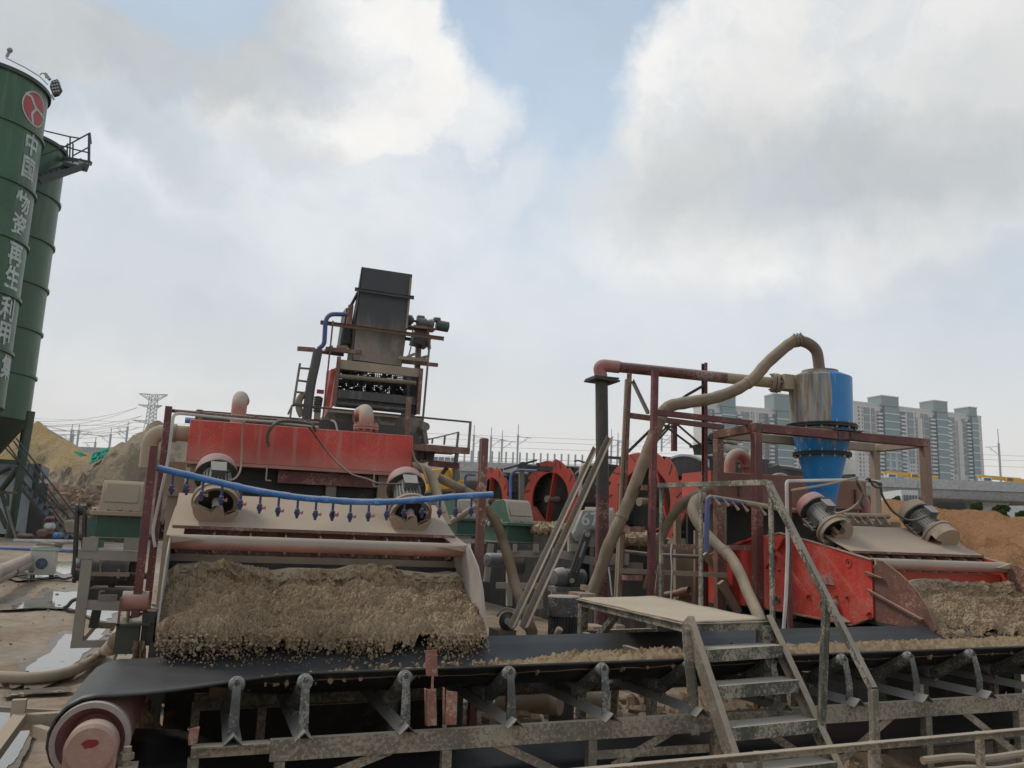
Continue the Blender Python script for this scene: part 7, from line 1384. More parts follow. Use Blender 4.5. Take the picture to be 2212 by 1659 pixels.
m_ = MB(); m_.bar(V6.D(1305, 268, 17), V6.D(1415, 275, 17), .05, .05); m_.build('tank_rail', M['blackmetal'], label='thin dark rail on the tank between riser and trestle', cat='rail'); m_ = MB(); m_.tube(spline([V6.D(1030, 300, 18), V6.D(1070, 296, 18), V6.D(1130, 318, 18)], 4), .02, 6); m_.build('tank_cable', M['blackmetal'], label='dark cable lying over the tank edge near the grey pipe frame', cat='cable')
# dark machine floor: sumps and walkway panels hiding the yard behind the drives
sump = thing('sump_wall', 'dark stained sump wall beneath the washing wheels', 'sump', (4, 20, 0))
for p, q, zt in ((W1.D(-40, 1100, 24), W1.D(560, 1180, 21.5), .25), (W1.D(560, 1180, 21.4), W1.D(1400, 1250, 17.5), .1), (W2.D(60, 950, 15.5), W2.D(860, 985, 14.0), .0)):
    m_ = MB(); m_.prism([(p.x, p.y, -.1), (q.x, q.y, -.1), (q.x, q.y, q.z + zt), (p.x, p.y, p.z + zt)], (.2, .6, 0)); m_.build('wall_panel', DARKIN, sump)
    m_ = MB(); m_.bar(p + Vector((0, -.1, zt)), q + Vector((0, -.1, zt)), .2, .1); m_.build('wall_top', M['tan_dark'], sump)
# lumps of spilled sand on the sump edge
for v, x, y, d, w, h, lab, sd in ((W1, 1000, 1220, 16.5, 330, 150, 'brown sand spill under the middle red wheel', 5), (W2, 500, 970, 13.5, 330, 120, 'brown sand spill under the largest red wheel', 6)):
    c = v.D(x, y, d); sc = .54004 / v.k / F * d; rn = random.Random(sd); m_ = MB()
    for i in range(260):
        a = rn.uniform(-1, 1); b = rn.uniform(-1, 1); m_.v and None; clump_mesh(m_, c + Vector((a * w * sc * .5, b * .3, (1 - a * a) * (1 - abs(b)) * h * sc * .4 * rn.random())), rn.uniform(.03, .10), rn, 5)
    m_.build('sand_spill', M['sand'], kind='stuff', label=lab, cat='sand', recalc=False)
# ================================================================ gear reducers with stands, chains and motors
DG, DT = M['darkgreen'], paint('dusty_gear_top', (.012, .085, .055), .08, 1.0, dcol=(.42, .345, .255), scale=4, up=(.05, .5))
def gearbox(P, s, label, body, top, rot=0.0, shaft=True, w=.60, grp='gear reducers', extra=None):
    P = Vector(P); o = thing('gear_reducer', label, 'gear reducer', P, grp); rt = Matrix.Rotation(rot, 3, 'Z')
    def L(x, y, z): return P + rt @ Vector((x * s, y * s, z * s))
    def ext(nm, prof, x0, x1, mat, par=o): m_ = MB(); m_.prism([L(x0, y, z) for y, z in prof], rt @ Vector(((x1 - x0) * s, 0, 0))); return m_.build(nm, mat, par, bevel=.008 * s)
    h = w / 2
    ext('lower_case', [(.03, .03), (1.0, .03), (1.0, .36), (.03, .36)], -h, h, body); ext('base_flange', [(-.02, 0), (1.06, 0), (1.06, .035), (-.02, .035)], -h - .07, h + .07, body); ext('joint_flange', [(-.07, .36), (1.1, .36), (1.1, .43), (-.07, .43)], -h - .09, h + .09, top)
    ext('upper_case', [(0, .43), (.02, .50), (.17, .85), (.25, .905), (.62, .88), (.92, .68), (1.06, .43)], -h + .02, h - .02, top); ext('inspection_cover', [(.045, .56), (.165, .842), (.155, .856), (.03, .565)], -h + .07, h - .07, top)
    m_ = MB(); m_.prism([L(-.02, .0, .43), L(.02, .0, .43), L(.02, .15, .62), L(-.02, .15, .62)], rt @ Vector((.0, -.02 * s, .02 * s))); m_.cyl(L(-.02, .16, .66), L(-.02, .14, .70), .03 * s, 8); m_.build('stiffener', top, o)
    m_ = MB()
    for x in (-h - .03, -h * .5, 0, h * .5, h + .03): m_.cyl(L(x, -.04, .33), L(x, -.04, .45), .016 * s, 6)
    m_.build('flange_bolt', body, o)
    if shaft:
        for yy, r_ in ((.30, .095), (.78, .07)):
            m_ = MB(); m_.cyl(L(-h - .10, yy, .39), L(-h, yy, .39), r_ * s, 18); m_.build('bearing_cap', top, o)
        m_ = MB(); m_.cyl(L(-h - .30, .30, .39), L(-h - .1, .30, .39), .045 * s, 12); m_.build('shaft', M['tan'], o)
    return o, L
STM = paint('dust_painted_stand', (.26, .24, .20), .5, .5, dcol=(.36, .30, .235), scale=5)
GY = 11.3
pb_ = V1.Y(1005, 1640, GY); g1, L1 = gearbox(pb_, .78, 'dust covered green gear reducer at the tail end of the belt by the maroon posts', DG, M['tan'], w=.62)
# its stand
st = thing('gearbox_stand', 'dusty channel stand carrying the gear reducer by the maroon posts', 'stand', (pb_.x, GY, .3))
def sbar(a, b, w, h=None, nm='member', y0=0., y1=0., mat=None, up=(0, 0, 1)): m_ = MB(); m_.bar(W5.Y(*a, GY + y0), W5.Y(*b, GY + y1), w, h or w, up=up); return m_.build(nm, mat or STM, st)
for yy in (0, .75):
    sbar((150, 748), (760, 775), .07, .115, 'top_beam', yy - .05, yy - .05); sbar((235, 795), (135, 1610), .115, .07, 'leg', yy - .05, yy - .05, up=(0, 1, 0)); sbar((225, 1230), (660, 1245), .07, .11, 'cross_beam', yy - .04, yy - .04) if yy == 0 else sbar((300, 1420), (680, 1440), .07, .07, 'cross_beam', yy, yy, mat=M['tan_dark'])
    sbar((330, 1260), (290, 1450), .10, .07, 'inner_leg', yy + .3, yy + .3, mat=M['silo_dark'], up=(0, 1, 0)) if yy == 0 else None
sbar((80, 1605), (620, 1590), .08, .08, 'foot_beam', -.05, -.05); sbar((175, 1560), (300, 1420), .07, .07, 'foot_beam', -.05, .75, mat=M['tan_dark']); 
for x in (265, 655): m_ = MB(); c = W5.Y(x, 655, GY - .06); m_.box(c, (.165, .08, .15)); m_.build('riser_block', STM, st)
# motor and dark guards inside the stand
dm = thing('drive_motor', 'dusty drive motor with coupling inside the gearbox stand', 'motor', W5.Y(300, 1000, GY + .3)); c = W5.Y(100, 880, GY + .35); m_ = MB(); m_.lathe(c, (1, 0, 0), [(.001, -.02), (.08, -.01), (.13, .03), (.142, .08), (.142, .6), (.08, .62)], 28); m_.build('motor_body', M['motor'], dm)
c = W5.Y(495, 950, GY + .35); m_ = MB(); m_.lathe(c, (1, 0, 0), [(.04, -.07), (.14, -.055), (.146, .0), (.125, .03), (.04, .04), (.04, .4)], 24); m_.build('brake_drum', M['motor_dark'], dm); m_ = MB(); a = W5.Y(270, 935, GY + .2); m_.bar(a, a + Vector((.42, 0, 0)), .06, .05); m_.bar(a + Vector((.1, 0, 0)), a + Vector((.08, 0, .28)), .02, .02); m_.bar(a + Vector((.3, 0, -.05)), a + Vector((.3, 0, .06)), .03, .03); m_.build('brake_arm', M['tan'], dm)
m_ = MB(); a, b = W5.Y(240, 800, GY + .9), W5.Y(720, 1250, GY + .9); m_.bb(a.x, b.x, GY + .9, GY + .95, b.z, a.z); m_.build('back_guard', M['blackmetal'], dm); m_ = MB(); a, b = W5.Y(240, 1080, GY + .1), W5.Y(640, 1185, GY + .1); m_.bb(a.x, b.x, GY + .1, GY + .7, b.z, a.z); m_.build('base_box', M['motor_dark'], dm)
m_ = MB(); a = W5.Y(430, 1165, GY - .03); m_.box(a, (.2, .1, .07)); m_.tube(bend([W5.Y(350, 1180, GY), W5.Y(355, 1105, GY), W5.Y(400, 1105, GY)], .01), .012, 6); m_.build('terminal', M['greysteel'], dm)
m_ = MB(); m_.tube(spline([W5.Y(135, 1175, GY), W5.Y(90, 1195, GY), W5.Y(50, 1240, GY), W5.Y(20, 1260, GY), W5.Y(60, 1290, GY), W5.Y(130, 1290, GY)], 5), .022, 8); m_.build('cable_loop', M['cable'], dm)
def chain(o, a, b, r0_, r1_, dirn, name='chain', nst=2, gap=.05, pitch=.035, sz=.022):
    """roller chain of separate links around two sprockets; dirn is the shaft direction"""
    a, b = Vector(a), Vector(b); u = (b - a).normalized(); w = Vector(dirn).normalized(); s_ = w.cross(u).normalized(); path = []
    n1 = int((b - a).length / pitch)
    for i in range(n1): path.append((a + s_ * r0_).lerp(b + s_ * r1_, i / n1))
    for i in range(int(math.pi * r1_ / pitch)): t = i * pitch / r1_; path.append(b + (s_ * math.cos(t) + u * math.sin(t)) * r1_)
    for i in range(n1): path.append((b - s_ * r1_).lerp(a - s_ * r0_, i / n1))
    for i in range(int(math.pi * r0_ / pitch)): t = i * pitch / r0_; path.append(a - (s_ * math.cos(t) + u * math.sin(t)) * r0_)
    m_ = MB()
    for i, p in enumerate(path):
        q = path[(i + 1) % len(path)]; d = (q - p).normalized()
        for k_ in range(nst): c = p + w * (gap * (k_ - (nst - 1) / 2)); m_.prof(c - d * sz * .4, c + d * (pitch - sz * .2), [(-sz * .55, -sz * .5), (sz * .55, -sz * .5), (sz * .55, sz * .5), (-sz * .55, sz * .5)], up=w)
    m_.build(name, M['blackmetal'], o, kind='stuff', recalc=False)
    for c, r_ in ((a, r0_), (b, r1_)):
        m_ = MB(); m_.lathe(c, w, [(.001, -.05), (r_ * .92, -.05), (r_ * .92, .05), (.001, .05)], 18); m_.build('sprocket', M['blackmetal'], o)
cd = thing('chain_drive', 'double black roller chain hanging beside the dusty gear reducer', 'chain drive', W5.Y(175, 980, GY - .1)); chain(cd, W5.Y(178, 330, GY + .24), W5.Y(152, 940, GY + .24), .075, .085, (1, .0, 0), nst=2, gap=.085, pitch=.045, sz=.032)
# reducers of the washing wheels
def stand2(v, pts, d, label):
    o = thing('gearbox_stand', label, 'stand', v.D(pts[0][0], pts[0][1], d))
    for (x0, y0, x1, y1, w, h, nm, dd) in pts[1:]:
        m_ = MB(); m_.bar(v.D(x0, y0, d + dd), v.D(x1, y1, d + dd), w * .6, h * .6, up=(0, 0, 1) if abs(x1 - x0) > abs(y1 - y0) else (0, 1, 0)); m_.build(nm, STM, o)
    return o
p = V6.D(590, 985, 16.6); g2, L2 = gearbox(p, .92, 'green gear reducer with dusty top in front of the middle red wheel', DG, DT, rot=R(14), w=.66)
m_ = MB(); c = L2(-.42, .30, .39); d_ = L2(-.6, .3, .39) - c; m_.cyl(c, c + d_ * .35, .10, 18); m_.cyl(c + d_ * .8, c + d_ * 1.1, .08, 18); m_.build('coupling', M['motor_dark'], g2)
stand2(V6, [(590, 1400), (390, 1065, 760, 1070, .12, .2, 'top_beam', 0), (520, 1020, 556, 1022, .22, .26, 'riser_block', -.1), (690, 1020, 735, 1022, .22, .26, 'riser_block', -.1), (490, 1100, 490, 1500, .16, .16, 'leg', 0), (380, 1330, 760, 1335, .12, .18, 'cross_beam', 0), (745, 1345, 745, 1520, .16, .16, 'leg', 0), (640, 1510, 760, 1512, .1, .12, 'foot', .2)], 16.4, 'dusty channel stand under the green reducer with the dark coupling')
p = V6.D(160, 920, 19.5); g3, L3 = gearbox(p, .92, 'green gear reducer half hidden behind the mud caked post', DG, DT, rot=R(10), w=.66)
stand2(V6, [(160, 1200), (60, 960, 300, 965, .12, .16, 'top_beam', 0), (340, 985, 300, 1300, .2, .2, 'leg', 0)], 19.3, 'stand under the half hidden green reducer')
m_ = MB(); c = V6.D(325, 1120, 15.5); m_.lathe(c, (.8, .5, 0), [(.001, -.1), (.1, -.08), (.125, -.03), (.125, .36), (.06, .38)], 24); m_.build('motor', M['motor'], label='grey motor below the green reducer behind the ribbed hose', cat='motor')
m_ = MB(); c = V6.D(600, 1170, 16.8); m_.lathe(c, (1, -.4, 0), [(.001, .06), (.07, .06), (.14, .03), (.155, 0), (.155, -.3), (.06, -.31)], 24); m_.build('brake_drum', M['motor_dark'], label='dark drum under the green reducer in the middle of the yard', cat='drum')
p = V6.D(1200, 1000, 14.6); gp_top = paint('dusty_pale_top', (.34, .35, .33), .45, .6, scale=4); g4, L4 = gearbox(p + Vector((.1, .1, -.02)), .74, 'pale grey gear reducer with painted number beside the black riser', M['gearpale'], gp_top, rot=R(-30), w=.70, shaft=False)
m_ = MB(); c = V6.D(1062, 915, 14.2); m_.lathe(c, (-.3, -1, 0), [(.001, .03), (.03, .03), (.03, .01), (.088, .01), (.088, -.1), (.001, -.1)], 24); m_.build('bearing_boss', M['gearpale'], g4)
m_ = MB(); m_.prism([V6.D(*q_2, 14.3) for q_2 in ((1030, 880), (1100, 705), (1195, 705), (1195, 860), (1110, 870), (1090, 955), (1062, 965), (1035, 945))], (.12, .4, 0)); m_.build('side_cover', M['gearpale'], g4, bevel=.01)
# painted number on the reducer, flat lettering
def text_mesh(body, size, font_bold=.012):
    cu_ = bpy.data.curves.new('txt', 'FONT'); cu_.body = body; cu_.size = size; cu_.align_x = 'CENTER'; cu_.align_y = 'CENTER'; cu_.offset = font_bold * size; cu_.resolution_u = 3
    ob = bpy.data.objects.new('txt', cu_); COL.objects.link(ob); bpy.context.view_layer.update(); dg = bpy.context.evaluated_depsgraph_get(); me = bpy.data.meshes.new_from_object(ob.evaluated_get(dg)); bpy.data.objects.remove(ob); bpy.data.curves.remove(cu_); return me
me = text_mesh('67', .30); ex_, ez_ = (V6.D(1190, 785, 14.28) - V6.D(1100, 785, 14.28)), Vector((0, 0, 1)); ex_.normalize(); ez_ = ez_ - ex_ * ez_.dot(ex_); o0 = V6.D(1162, 785, 14.25)
m_ = MB(); m_.add([o0 + ex_ * v.co.x + ez_ * v.co.y for v in me.vertices], [tuple(p_.vertices) for p_ in me.polygons]); m_.build('number_lettering', flat('number_white', (.50, .51, .48), .6), g4, recalc=False, smooth=0)
cg = thing('chain_guard', 'black oblong chain case slanting from the pale reducer down to its motor', 'chain case', V6.D(1080, 1330, 13.8)); a, b = V6.D(1140, 905, 13.9), V6.D(1012, 1290, 13.9); u_ = (b - a).normalized(); fw = Vector((-.35, -1, 0)).normalized(); sd_ = u_.cross(fw).normalized(); rr_ = .072
pts = [a + (sd_ * math.cos(t) - u_ * math.sin(t)) * rr_ for t in np.linspace(0, math.pi, 10)] + [b + (-sd_ * math.cos(t) + u_ * math.sin(t)) * rr_ for t in np.linspace(0, math.pi, 10)]
m_ = MB(); m_.prism(pts, -fw * .22); m_.build('case', M['blackmetal'], cg, bevel=.012)
for c, r_ in ((a, .045), (b, .038)):
    m_ = MB(); m_.lathe(c + fw * .002, fw, [(.001, .012), (r_, .012), (r_, -.02)], 20); m_.build('hub_opening', M['tan'], cg); 
m_ = MB()
for k_ in range(16):
    for s_ in (-.022, .022): c = a.lerp(b, .22 + .58 * k_ / 15) + sd_ * s_; m_.cyl(c + fw * .001, c + fw * .004, .006, 6)
m_.build('vent_holes'.replace('holes', 'dot'), M['galv'], cg, kind='stuff'); m_ = MB(); m_.bar(a.lerp(b, .16) + fw * .006, a.lerp(b, .5) + fw * .006, .012, .02); m_.build('slot', M['galv'], cg)
m_ = MB(); c = V6.D(900, 1265, 14.0); ax_ = Vector((.95, .25, 0)); m_.lathe(c, ax_, [(.001, -.11), (.11, -.095), (.155, -.015), (.162, .07), (.14, .10), (.14, .48), (.08, .5)], 30)
for k_ in range(15): t = R(60) + k_ * R(12); e_ = (Vector((0, -1, 0)) * math.sin(t) + Vector((0, 0, 1)) * math.cos(t)); m_.bar(c + ax_ * .13 + e_ * .148, c + ax_ * .45 + e_ * .148, .006, .02, up=e_)
m_.bb(c.x - .1, c.x + .6, c.y - .15, c.y + .2, c.z - .22, c.z - .14); m_.build('motor', M['motor'], label='grey finned motor at the foot of the black chain case', cat='motor')
stand2(V6, [(1100, 1300), (845, 1055, 1200, 1130, .1, .22, 'top_beam', 0), (1300, 1110, 1480, 1115, .3, .3, 'block', .2), (1000, 1015, 1100, 1018, .2, .2, 'riser_block', -.1), (1000, 900, 1000, 1050, .14, .14, 'leg', 0), (1270, 1170, 1600, 1175, .14, .22, 'cross_beam', .3), (1400, 1215, 1400, 1500, .16, .16, 'leg', .1), (840, 1390, 1140, 1395, .3, .16, 'foot_beam', .2)], 14.3, 'dusty stand with blocks under the pale grey reducer')
m_ = MB(); m_.bb(*(lambda p, q: (p.x, q.x, p.y - .2, p.y + .1, q.z, p.z))(W4.Y(915, 690, 8.4), W4.Y(1110, 730, 8.4))); m_.bb(*(lambda p, q: (p.x, q.x, p.y - .06, p.y + .06, q.z, p.z))(W4.Y(1045, 600, 8.45), W4.Y(1090, 665, 8.45))); m_.build('valve_block', M['tan'], label='dusty valve block behind the upright motor', cat='valve')
# ribbed hoses in the middle
ribbed([V6.Y(300, 690, 9.6), V6.Y(380, 800, 9.5), V6.Y(440, 960, 9.4), V6.Y(490, 1130, 9.2), V6.Y(535, 1300, 9.0), V6.Y(590, 1480, 8.6), V6.Y(640, 1620, 8.3), V6.Y(680, 1720, 8.1)], .056, 'ribbed_hose', 'ribbed tan hose dropping behind the mud caked maroon post', pitch=.055)
m_ = MB(); m_.tube(spline([V5.Y(715, 555, 9.0), V5.Y(780, 560, 9.0), V5.Y(850, 590, 8.95), V5.Y(900, 680, 8.9), V5.Y(935, 800, 8.8), V5.Y(970, 920, 8.7), V5.Y(1010, 1050, 8.6)], 6), .052, 18); m_.build('outlet_hose', M['hose'], label='smooth tan hose bending down from the end of the long red box', cat='hose')
ribbed([Y2v.Y(180, 640, 10.2), Y2v.Y(330, 720, 10.3), Y2v.Y(480, 790, 10.5), Y2v.Y(650, 870, 10.6), Y2v.Y(800, 960, 10.4), Y2v.Y(950, 1090, 10.0), Y2v.Y(1040, 1200, 9.7)], .052, 'ribbed_hose', 'ribbed tan hose crossing behind the end of the blue spray pipe', pitch=.046)
m_ = MB(); m_.cyl(V5.Y(1020, 1030, 9.6), V5.Y(1250, 885, 9.6), .034, 14); m_.build('steel_tube', M['tan_dark'], label='dusty steel tube slanting behind the cheek of the broad screen', cat='tube')
m_ = MB(); m_.tube(spline([V5.Y(725, 420, 8.7), V5.Y(750, 500, 8.7), V5.Y(810, 570, 8.6), V5.Y(850, 690, 8.5), V5.Y(835, 650, 8.5)], 5), .012, 6); m_.build('rope', M['tan_dark'], label='frayed rope hanging at the end of the long red box', cat='rope')
# horizontal pipe behind the trestle
m_ = MB(); m_.tube([W2.Y(345, 1080, 9.9), W2.Y(600, 1110, 9.8), W2.Y(1110, 1135, 9.6)], .024, 12); m_.build('cross_pipe', paint('worn_blue_pipe', (.03, .05, .10), .35, .5, scale=4, rust=.3), label='worn pipe running level behind the maroon trestle', cat='pipe')
m_ = MB(); m_.tube(spline([W2.Y(800, 1010, 8.4), W2.Y(790, 1100, 8.4), W2.Y(800, 1250, 8.4), W2.Y(790, 1530, 8.4)], 4), .008, 6); m_.tube(spline([W2.Y(200, 1230, 8.6), W2.Y(215, 1350, 8.6), W2.Y(230, 1500, 8.6)], 4), .008, 6); m_.build('wire', M['white'], label='thin pale wires hanging behind the handrail', cat='wire')
# loose ground pipes and spoil seen under the belt
for a, b, r_, lab in (((-60, 1170), (820, 1150), .13, 'mud caked pipe lying on the ground seen beneath the belt'), ((520, 1290), (1000, 1330), .09, 'shorter muddy pipe beneath the belt between the idlers'), ((1340, 1240), (1940, 1300), .08, 'muddy pipe stub beneath the belt near the platform')):
    m_ = MB(); m_.cyl(Y3v.Y(*a, 7.6), Y3v.Y(*b, 7.4), r_, 14); m_.build('ground_pipe', M['hose'], label=lab, cat='pipe')
m_ = MB(); rn = random.Random(31)
for i in range(240): 
    x = rn.uniform(1.9, 6.2); y = rn.uniform(6.8, 9.2); clump_mesh(m_, (x, y, gzf(x, y) + .02), rn.uniform(.03, .12), rn, 5)
m_.build('spoil_lumps', M['sand'], kind='stuff', label='lumps of spoil strewn on the ground behind the belt', cat='spoil', recalc=False)
for v, x0, y0, x1, y1, yy, lab in ((Y3v, 1540, 20, 1760, 185, 8.6, 'dusty square plinth seen under the platform'), (Y3v, 1915, 0, 2074, 180, 8.7, 'second dusty plinth under the platform by the yellow earth')):
    p, q = v.Y(x0, y0, yy), v.Y(x1, y1, yy); m_ = MB(); m_.bb(p.x, q.x, yy, yy + .3, q.z - .3, p.z); m_.build('plinth', M['tan'], label=lab, cat='plinth', bevel=.01)
# ================================================================ green silos
def silo(px_edge, y_edge, d, Rm, ytop, ybot, bands, label, top_dark=False):
    e = D0.D(px_edge, y_edge, d); a = math.atan2(e.x, e.y); dist = math.hypot(e.x, e.y)
    # axis is one radius left of the tangent sight line
    lr = Vector((-math.cos(a), math.sin(a), 0)); c = Vector((e.x, e.y, 0)) + lr * Rm
    o = thing('silo', label, 'silo', (c.x, c.y, gzf(c.x, c.y)), 'green silos'); zt = D0.D(px_edge, ytop, d).z; zb = D0.D(px_edge, ybot, d).z
    m_ = MB(); m_.lathe((c.x, c.y, zb), (0, 0, 1), [(Rm, 0), (Rm, zt - zb)], 96); m_.build('shell', M['siloG'], o)
    m_ = MB(); m_.lathe((c.x, c.y, zt), (0, 0, 1), [(Rm + .12, -.06), (Rm + .12, .12), (Rm - .1, .13), (.3, .75), (.001, .78)], 72); m_.build('roof', M['silo_dark'], o)
    m_ = MB(); m_.lathe((c.x, c.y, zb), (0, 0, 1), [(Rm + .01, .02), (Rm - .03, 0), (.35, -Rm * 1.35), (.3, -Rm * 1.5), (.001, -Rm * 1.5)], 72); m_.build('cone', M['silo_dark'], o)
    for yb in bands:
        z = D0.D(px_edge, yb, d).z; m_ = MB(); m_.lathe((c.x, c.y, z), (0, 0, 1), [(Rm - .01, -.10), (Rm + .10, -.09), (Rm + .10, .03), (Rm - .01, .05)], 96); m_.build('band', M['siloG'], o)
    return o, c, zt, zb
def v13(x, y): return ((x / 1.0369) * .54004, (150 + y / 1.0369) * .54004)
SD, SR_ = 38.0, 2.45
ex1 = v13(110, 900)
sA, cA, ztA, zbA = silo(ex1[0], ex1[1], SD, SR_, v13(0, 262)[1], v13(0, 1548)[1], [v13(0, y)[1] for y in (445, 665, 880, 1100, 1320)], 'nearer green silo with white Chinese lettering and a round red emblem')
ex2 = v13(205, 1000)
sB, cB, ztB, zbB = silo(ex2[0], ex2[1], 44.0, 2.45, v13(0, 500)[1], v13(0, 1600)[1] + 1, [v13(0, y)[1] for y in (700, 878, 1056, 1236, 1418)], 'farther plain green silo with a railed landing at its top')
# lettering wrapped on the near silo
def on_cyl(v, x, y, c, Rm):
    d = v.ray(x, y); o = Vector((-c.x, -c.y)); a = d.x ** 2 + d.y ** 2; b = 2 * (o.x * d.x + o.y * d.y); cc = o.x ** 2 + o.y ** 2 - Rm ** 2; t = (-b - math.sqrt(max(0, b * b - 4 * a * cc))) / (2 * a); p = EYEP + d * t; return math.atan2(p.y - c.y, p.x - c.x), p.z
LETW = paint('faded_white_lettering', (.50, .55, .52), .10, .0, dcol=(.10, .17, .11), scale=3, splat=.12, sscale=9, streak=.35, bump=0)
def wrap(me, c, Rm, th0, z0, sx, sz, name, mat, par, off=.02):
    bm = bmesh.new(); bm.from_mesh(me); xs = [v.co.x for v in bm.verts]
    for k_ in np.linspace(min(xs), max(xs), 9)[1:-1]: bmesh.ops.bisect_plane(bm, geom=bm.verts[:] + bm.edges[:] + bm.faces[:], plane_co=(k_, 0, 0), plane_no=(1, 0, 0))
    m_ = MB(); vs = []
    bm.verts.index_update()
    for v in bm.verts: t = th0 + v.co.x * sx / Rm; vs.append(Vector((c.x + (Rm + off) * math.cos(t), c.y + (Rm + off) * math.sin(t), z0 + v.co.y * sz)))
    m_.add(vs, [tuple(v.index for v in f.verts) for f in bm.faces]); bm.free(); return m_.build(name, mat, par, recalc=False, smooth=0)
for ch, x, y in (('中', 131, 452), ('国', 118, 550), ('物', 96, 692), ('资', 81, 784), ('再', 65, 906), ('生', 51, 1005), ('利', 34, 1133), ('用', 19, 1232), ('集', 26, 1375)):
    th, z = on_cyl(V13, x, y, cA, SR_); me = text_mesh(ch, 1.0, .028); wrap(me, cA, SR_, th, z, 1.0, 1.0 if ch in '物资' else 1.10, 'lettering', LETW, sA)
# a sliver of the neighbouring character at the picture edge and the round emblem
th, z = on_cyl(V13, 147, 298, cA, SR_); n_ = 48
def disc_poly(r0_, r1_, a0=0, a1=2 * math.pi, n=48):
    bm = bmesh.new(); vi = [bm.verts.new((r0_ * math.cos(a0 + (a1 - a0) * i / n), r0_ * math.sin(a0 + (a1 - a0) * i / n), 0)) for i in range(n + 1)]; vo = [bm.verts.new((r1_ * math.cos(a0 + (a1 - a0) * i / n), r1_ * math.sin(a0 + (a1 - a0) * i / n), 0)) for i in range(n + 1)]
    for i in range(n): bm.faces.new((vi[i], vi[i + 1], vo[i + 1], vo[i]))
    me = bpy.data.meshes.new('ring'); bm.to_mesh(me); bm.free(); return me
def poly_me(pts):
    bm = bmesh.new(); bm.faces.new([bm.verts.new((x, y, 0)) for x, y in pts]); me = bpy.data.meshes.new('poly'); bm.to_mesh(me); bm.free(); return me
EMR = paint('emblem_red', (.38, .045, .05), .08, 0, dcol=(.30, .16, .15), scale=3, streak=.3, bump=0); ER = .80
wrap(disc_poly(0.02, ER * .93), cA, SR_, th, z, 1, 1, 'emblem_disc', EMR, sA, .018); wrap(disc_poly(ER * .92, ER), cA, SR_, th, z, 1, 1, 'emblem_ring', LETW, sA, .024)
def seg(x0, y0, x1, y1, w):
    d = Vector((x1 - x0, y1 - y0)).normalized(); n = Vector((-d.y, d.x)) * w / 2; return poly_me([(x0 + n.x, y0 + n.y), (x0 - n.x, y0 - n.y), (x1 - n.x, y1 - n.y), (x1 + n.x, y1 + n.y)])
for s_ in ((-.70, .42, -.36, .44, .10), (-.40, .47, .0, .02, .12), (-.02, .06, .76, -.06, .12), (.03, .06, -.22, -.34, .12), (-.22, -.3, -.06, -.74, .12)):
    wrap(seg(*[q * ER / .8 for q in s_]), cA, SR_, th, z, 1, 1, 'emblem_stroke', LETW, sA, .030)
# things on the silo top
cyT = ztA
def on_top(x, y): return V13.D(x, y, SD + .2)
sph = thing('silo_vent', 'pale ball vent on the rim of the nearer silo', 'vent', on_top(30, 78)); m_ = MB(); c = on_top(41, 53); m_.lathe(c, (0, 0, 1), [(.13 * math.sin(t), -.13 * math.cos(t)) for t in np.linspace(0, math.pi, 10)], 16); m_.build('ball', M['gearpale'], sph); m_ = MB(); m_.cyl(c, on_top(28, 80), .07, 8); m_.build('neck', M['gearpale'], sph)
fl2 = thing('floodlight', 'black LED floodlight with white camera bracket on the nearer silo rim', 'floodlight', on_top(215, 240)); cpan = [on_top(*p) for p in ((212, 180), (238, 172), (252, 212), (238, 232), (218, 238), (206, 205))]; m_ = MB(); m_.prism(cpan, (.05, .25, 0)); m_.build('panel', M['blackmetal'], fl2)
for r_ in range(4):
    for k_ in range(3): c = on_top(214 + k_ * 10 + r_ * 3, 186 + r_ * 13 - k_ * 2); m_ = MB(); m_.cyl(c - Vector((0, .03, 0)), c + Vector((0, .02, 0)), .045, 8); m_.build('lamp_lens', M['galv'], fl2)
m_ = MB(); m_.bar(on_top(188, 150), on_top(206, 175), .12, .14); m_.tube(spline([on_top(165, 155), on_top(175, 148), on_top(188, 152), on_top(190, 168)], 4), .03, 6); m_.bar(on_top(212, 238), on_top(224, 258), .05, .08); m_.build('bracket', M['gearpale'], fl2)
m_ = MB(); m_.tube([on_top(25, 85), on_top(105, 125), on_top(165, 162), on_top(198, 195)], .03, 6); m_.build('rim_cable', M['galv'], label='pale cable along the rim of the nearer silo', cat='cable')
# landing and stair at the far silo top
ldg = thing('silo_landing', 'dark steel landing with stair and railing at the farther silo top', 'landing', V13.D(330, 530, 43)); LM_ = flat('dark_landing_steel', (.05, .055, .05), .6)
def lnd(nm, a, b, d0, d1, w, h=None): m_ = MB(); m_.bar(V13.D(*a, d0), V13.D(*b, d1), w, h or w); return m_.build(nm, LM_, ldg)
m_ = MB(); m_.prism([V13.D(*p, d) for p, d in (((262, 497), 44.5), ((375, 518), 43), ((362, 545), 41.5), ((262, 520), 41.5))], (0, 0, -.12)); m_.build('grating', LM_, ldg)
lnd('edge_beam', (262, 500), (378, 522), 43, 43, .2); lnd('edge_beam', (262, 525), (360, 548), 41.5, 41.5, .2)
lnd('stringer', (360, 530), (165, 598), 41.6, 40.0, .14, .32); lnd('stringer', (340, 512), (170, 575), 43, 41.5, .14, .3)
for i in range(9): t = i / 8; a, b = V13.D(350 - 190 * t, 532 + 66 * t, 41.6 - 1.6 * t), V13.D(335 - 165 * t, 513 + 62 * t, 43 - 1.5 * t); m_ = MB(); m_.bar(a, b, .32, .05); m_.build('tread', LM_, ldg)
for x, y0, y1, d in ((373, 395, 520, 43), (368, 400, 535, 41.6), (291, 410, 505, 43.5), (303, 440, 520, 41.6), (280, 440, 500, 42)): lnd('rail_post', (x, y0), (x - 2, y1), d, d, .07)
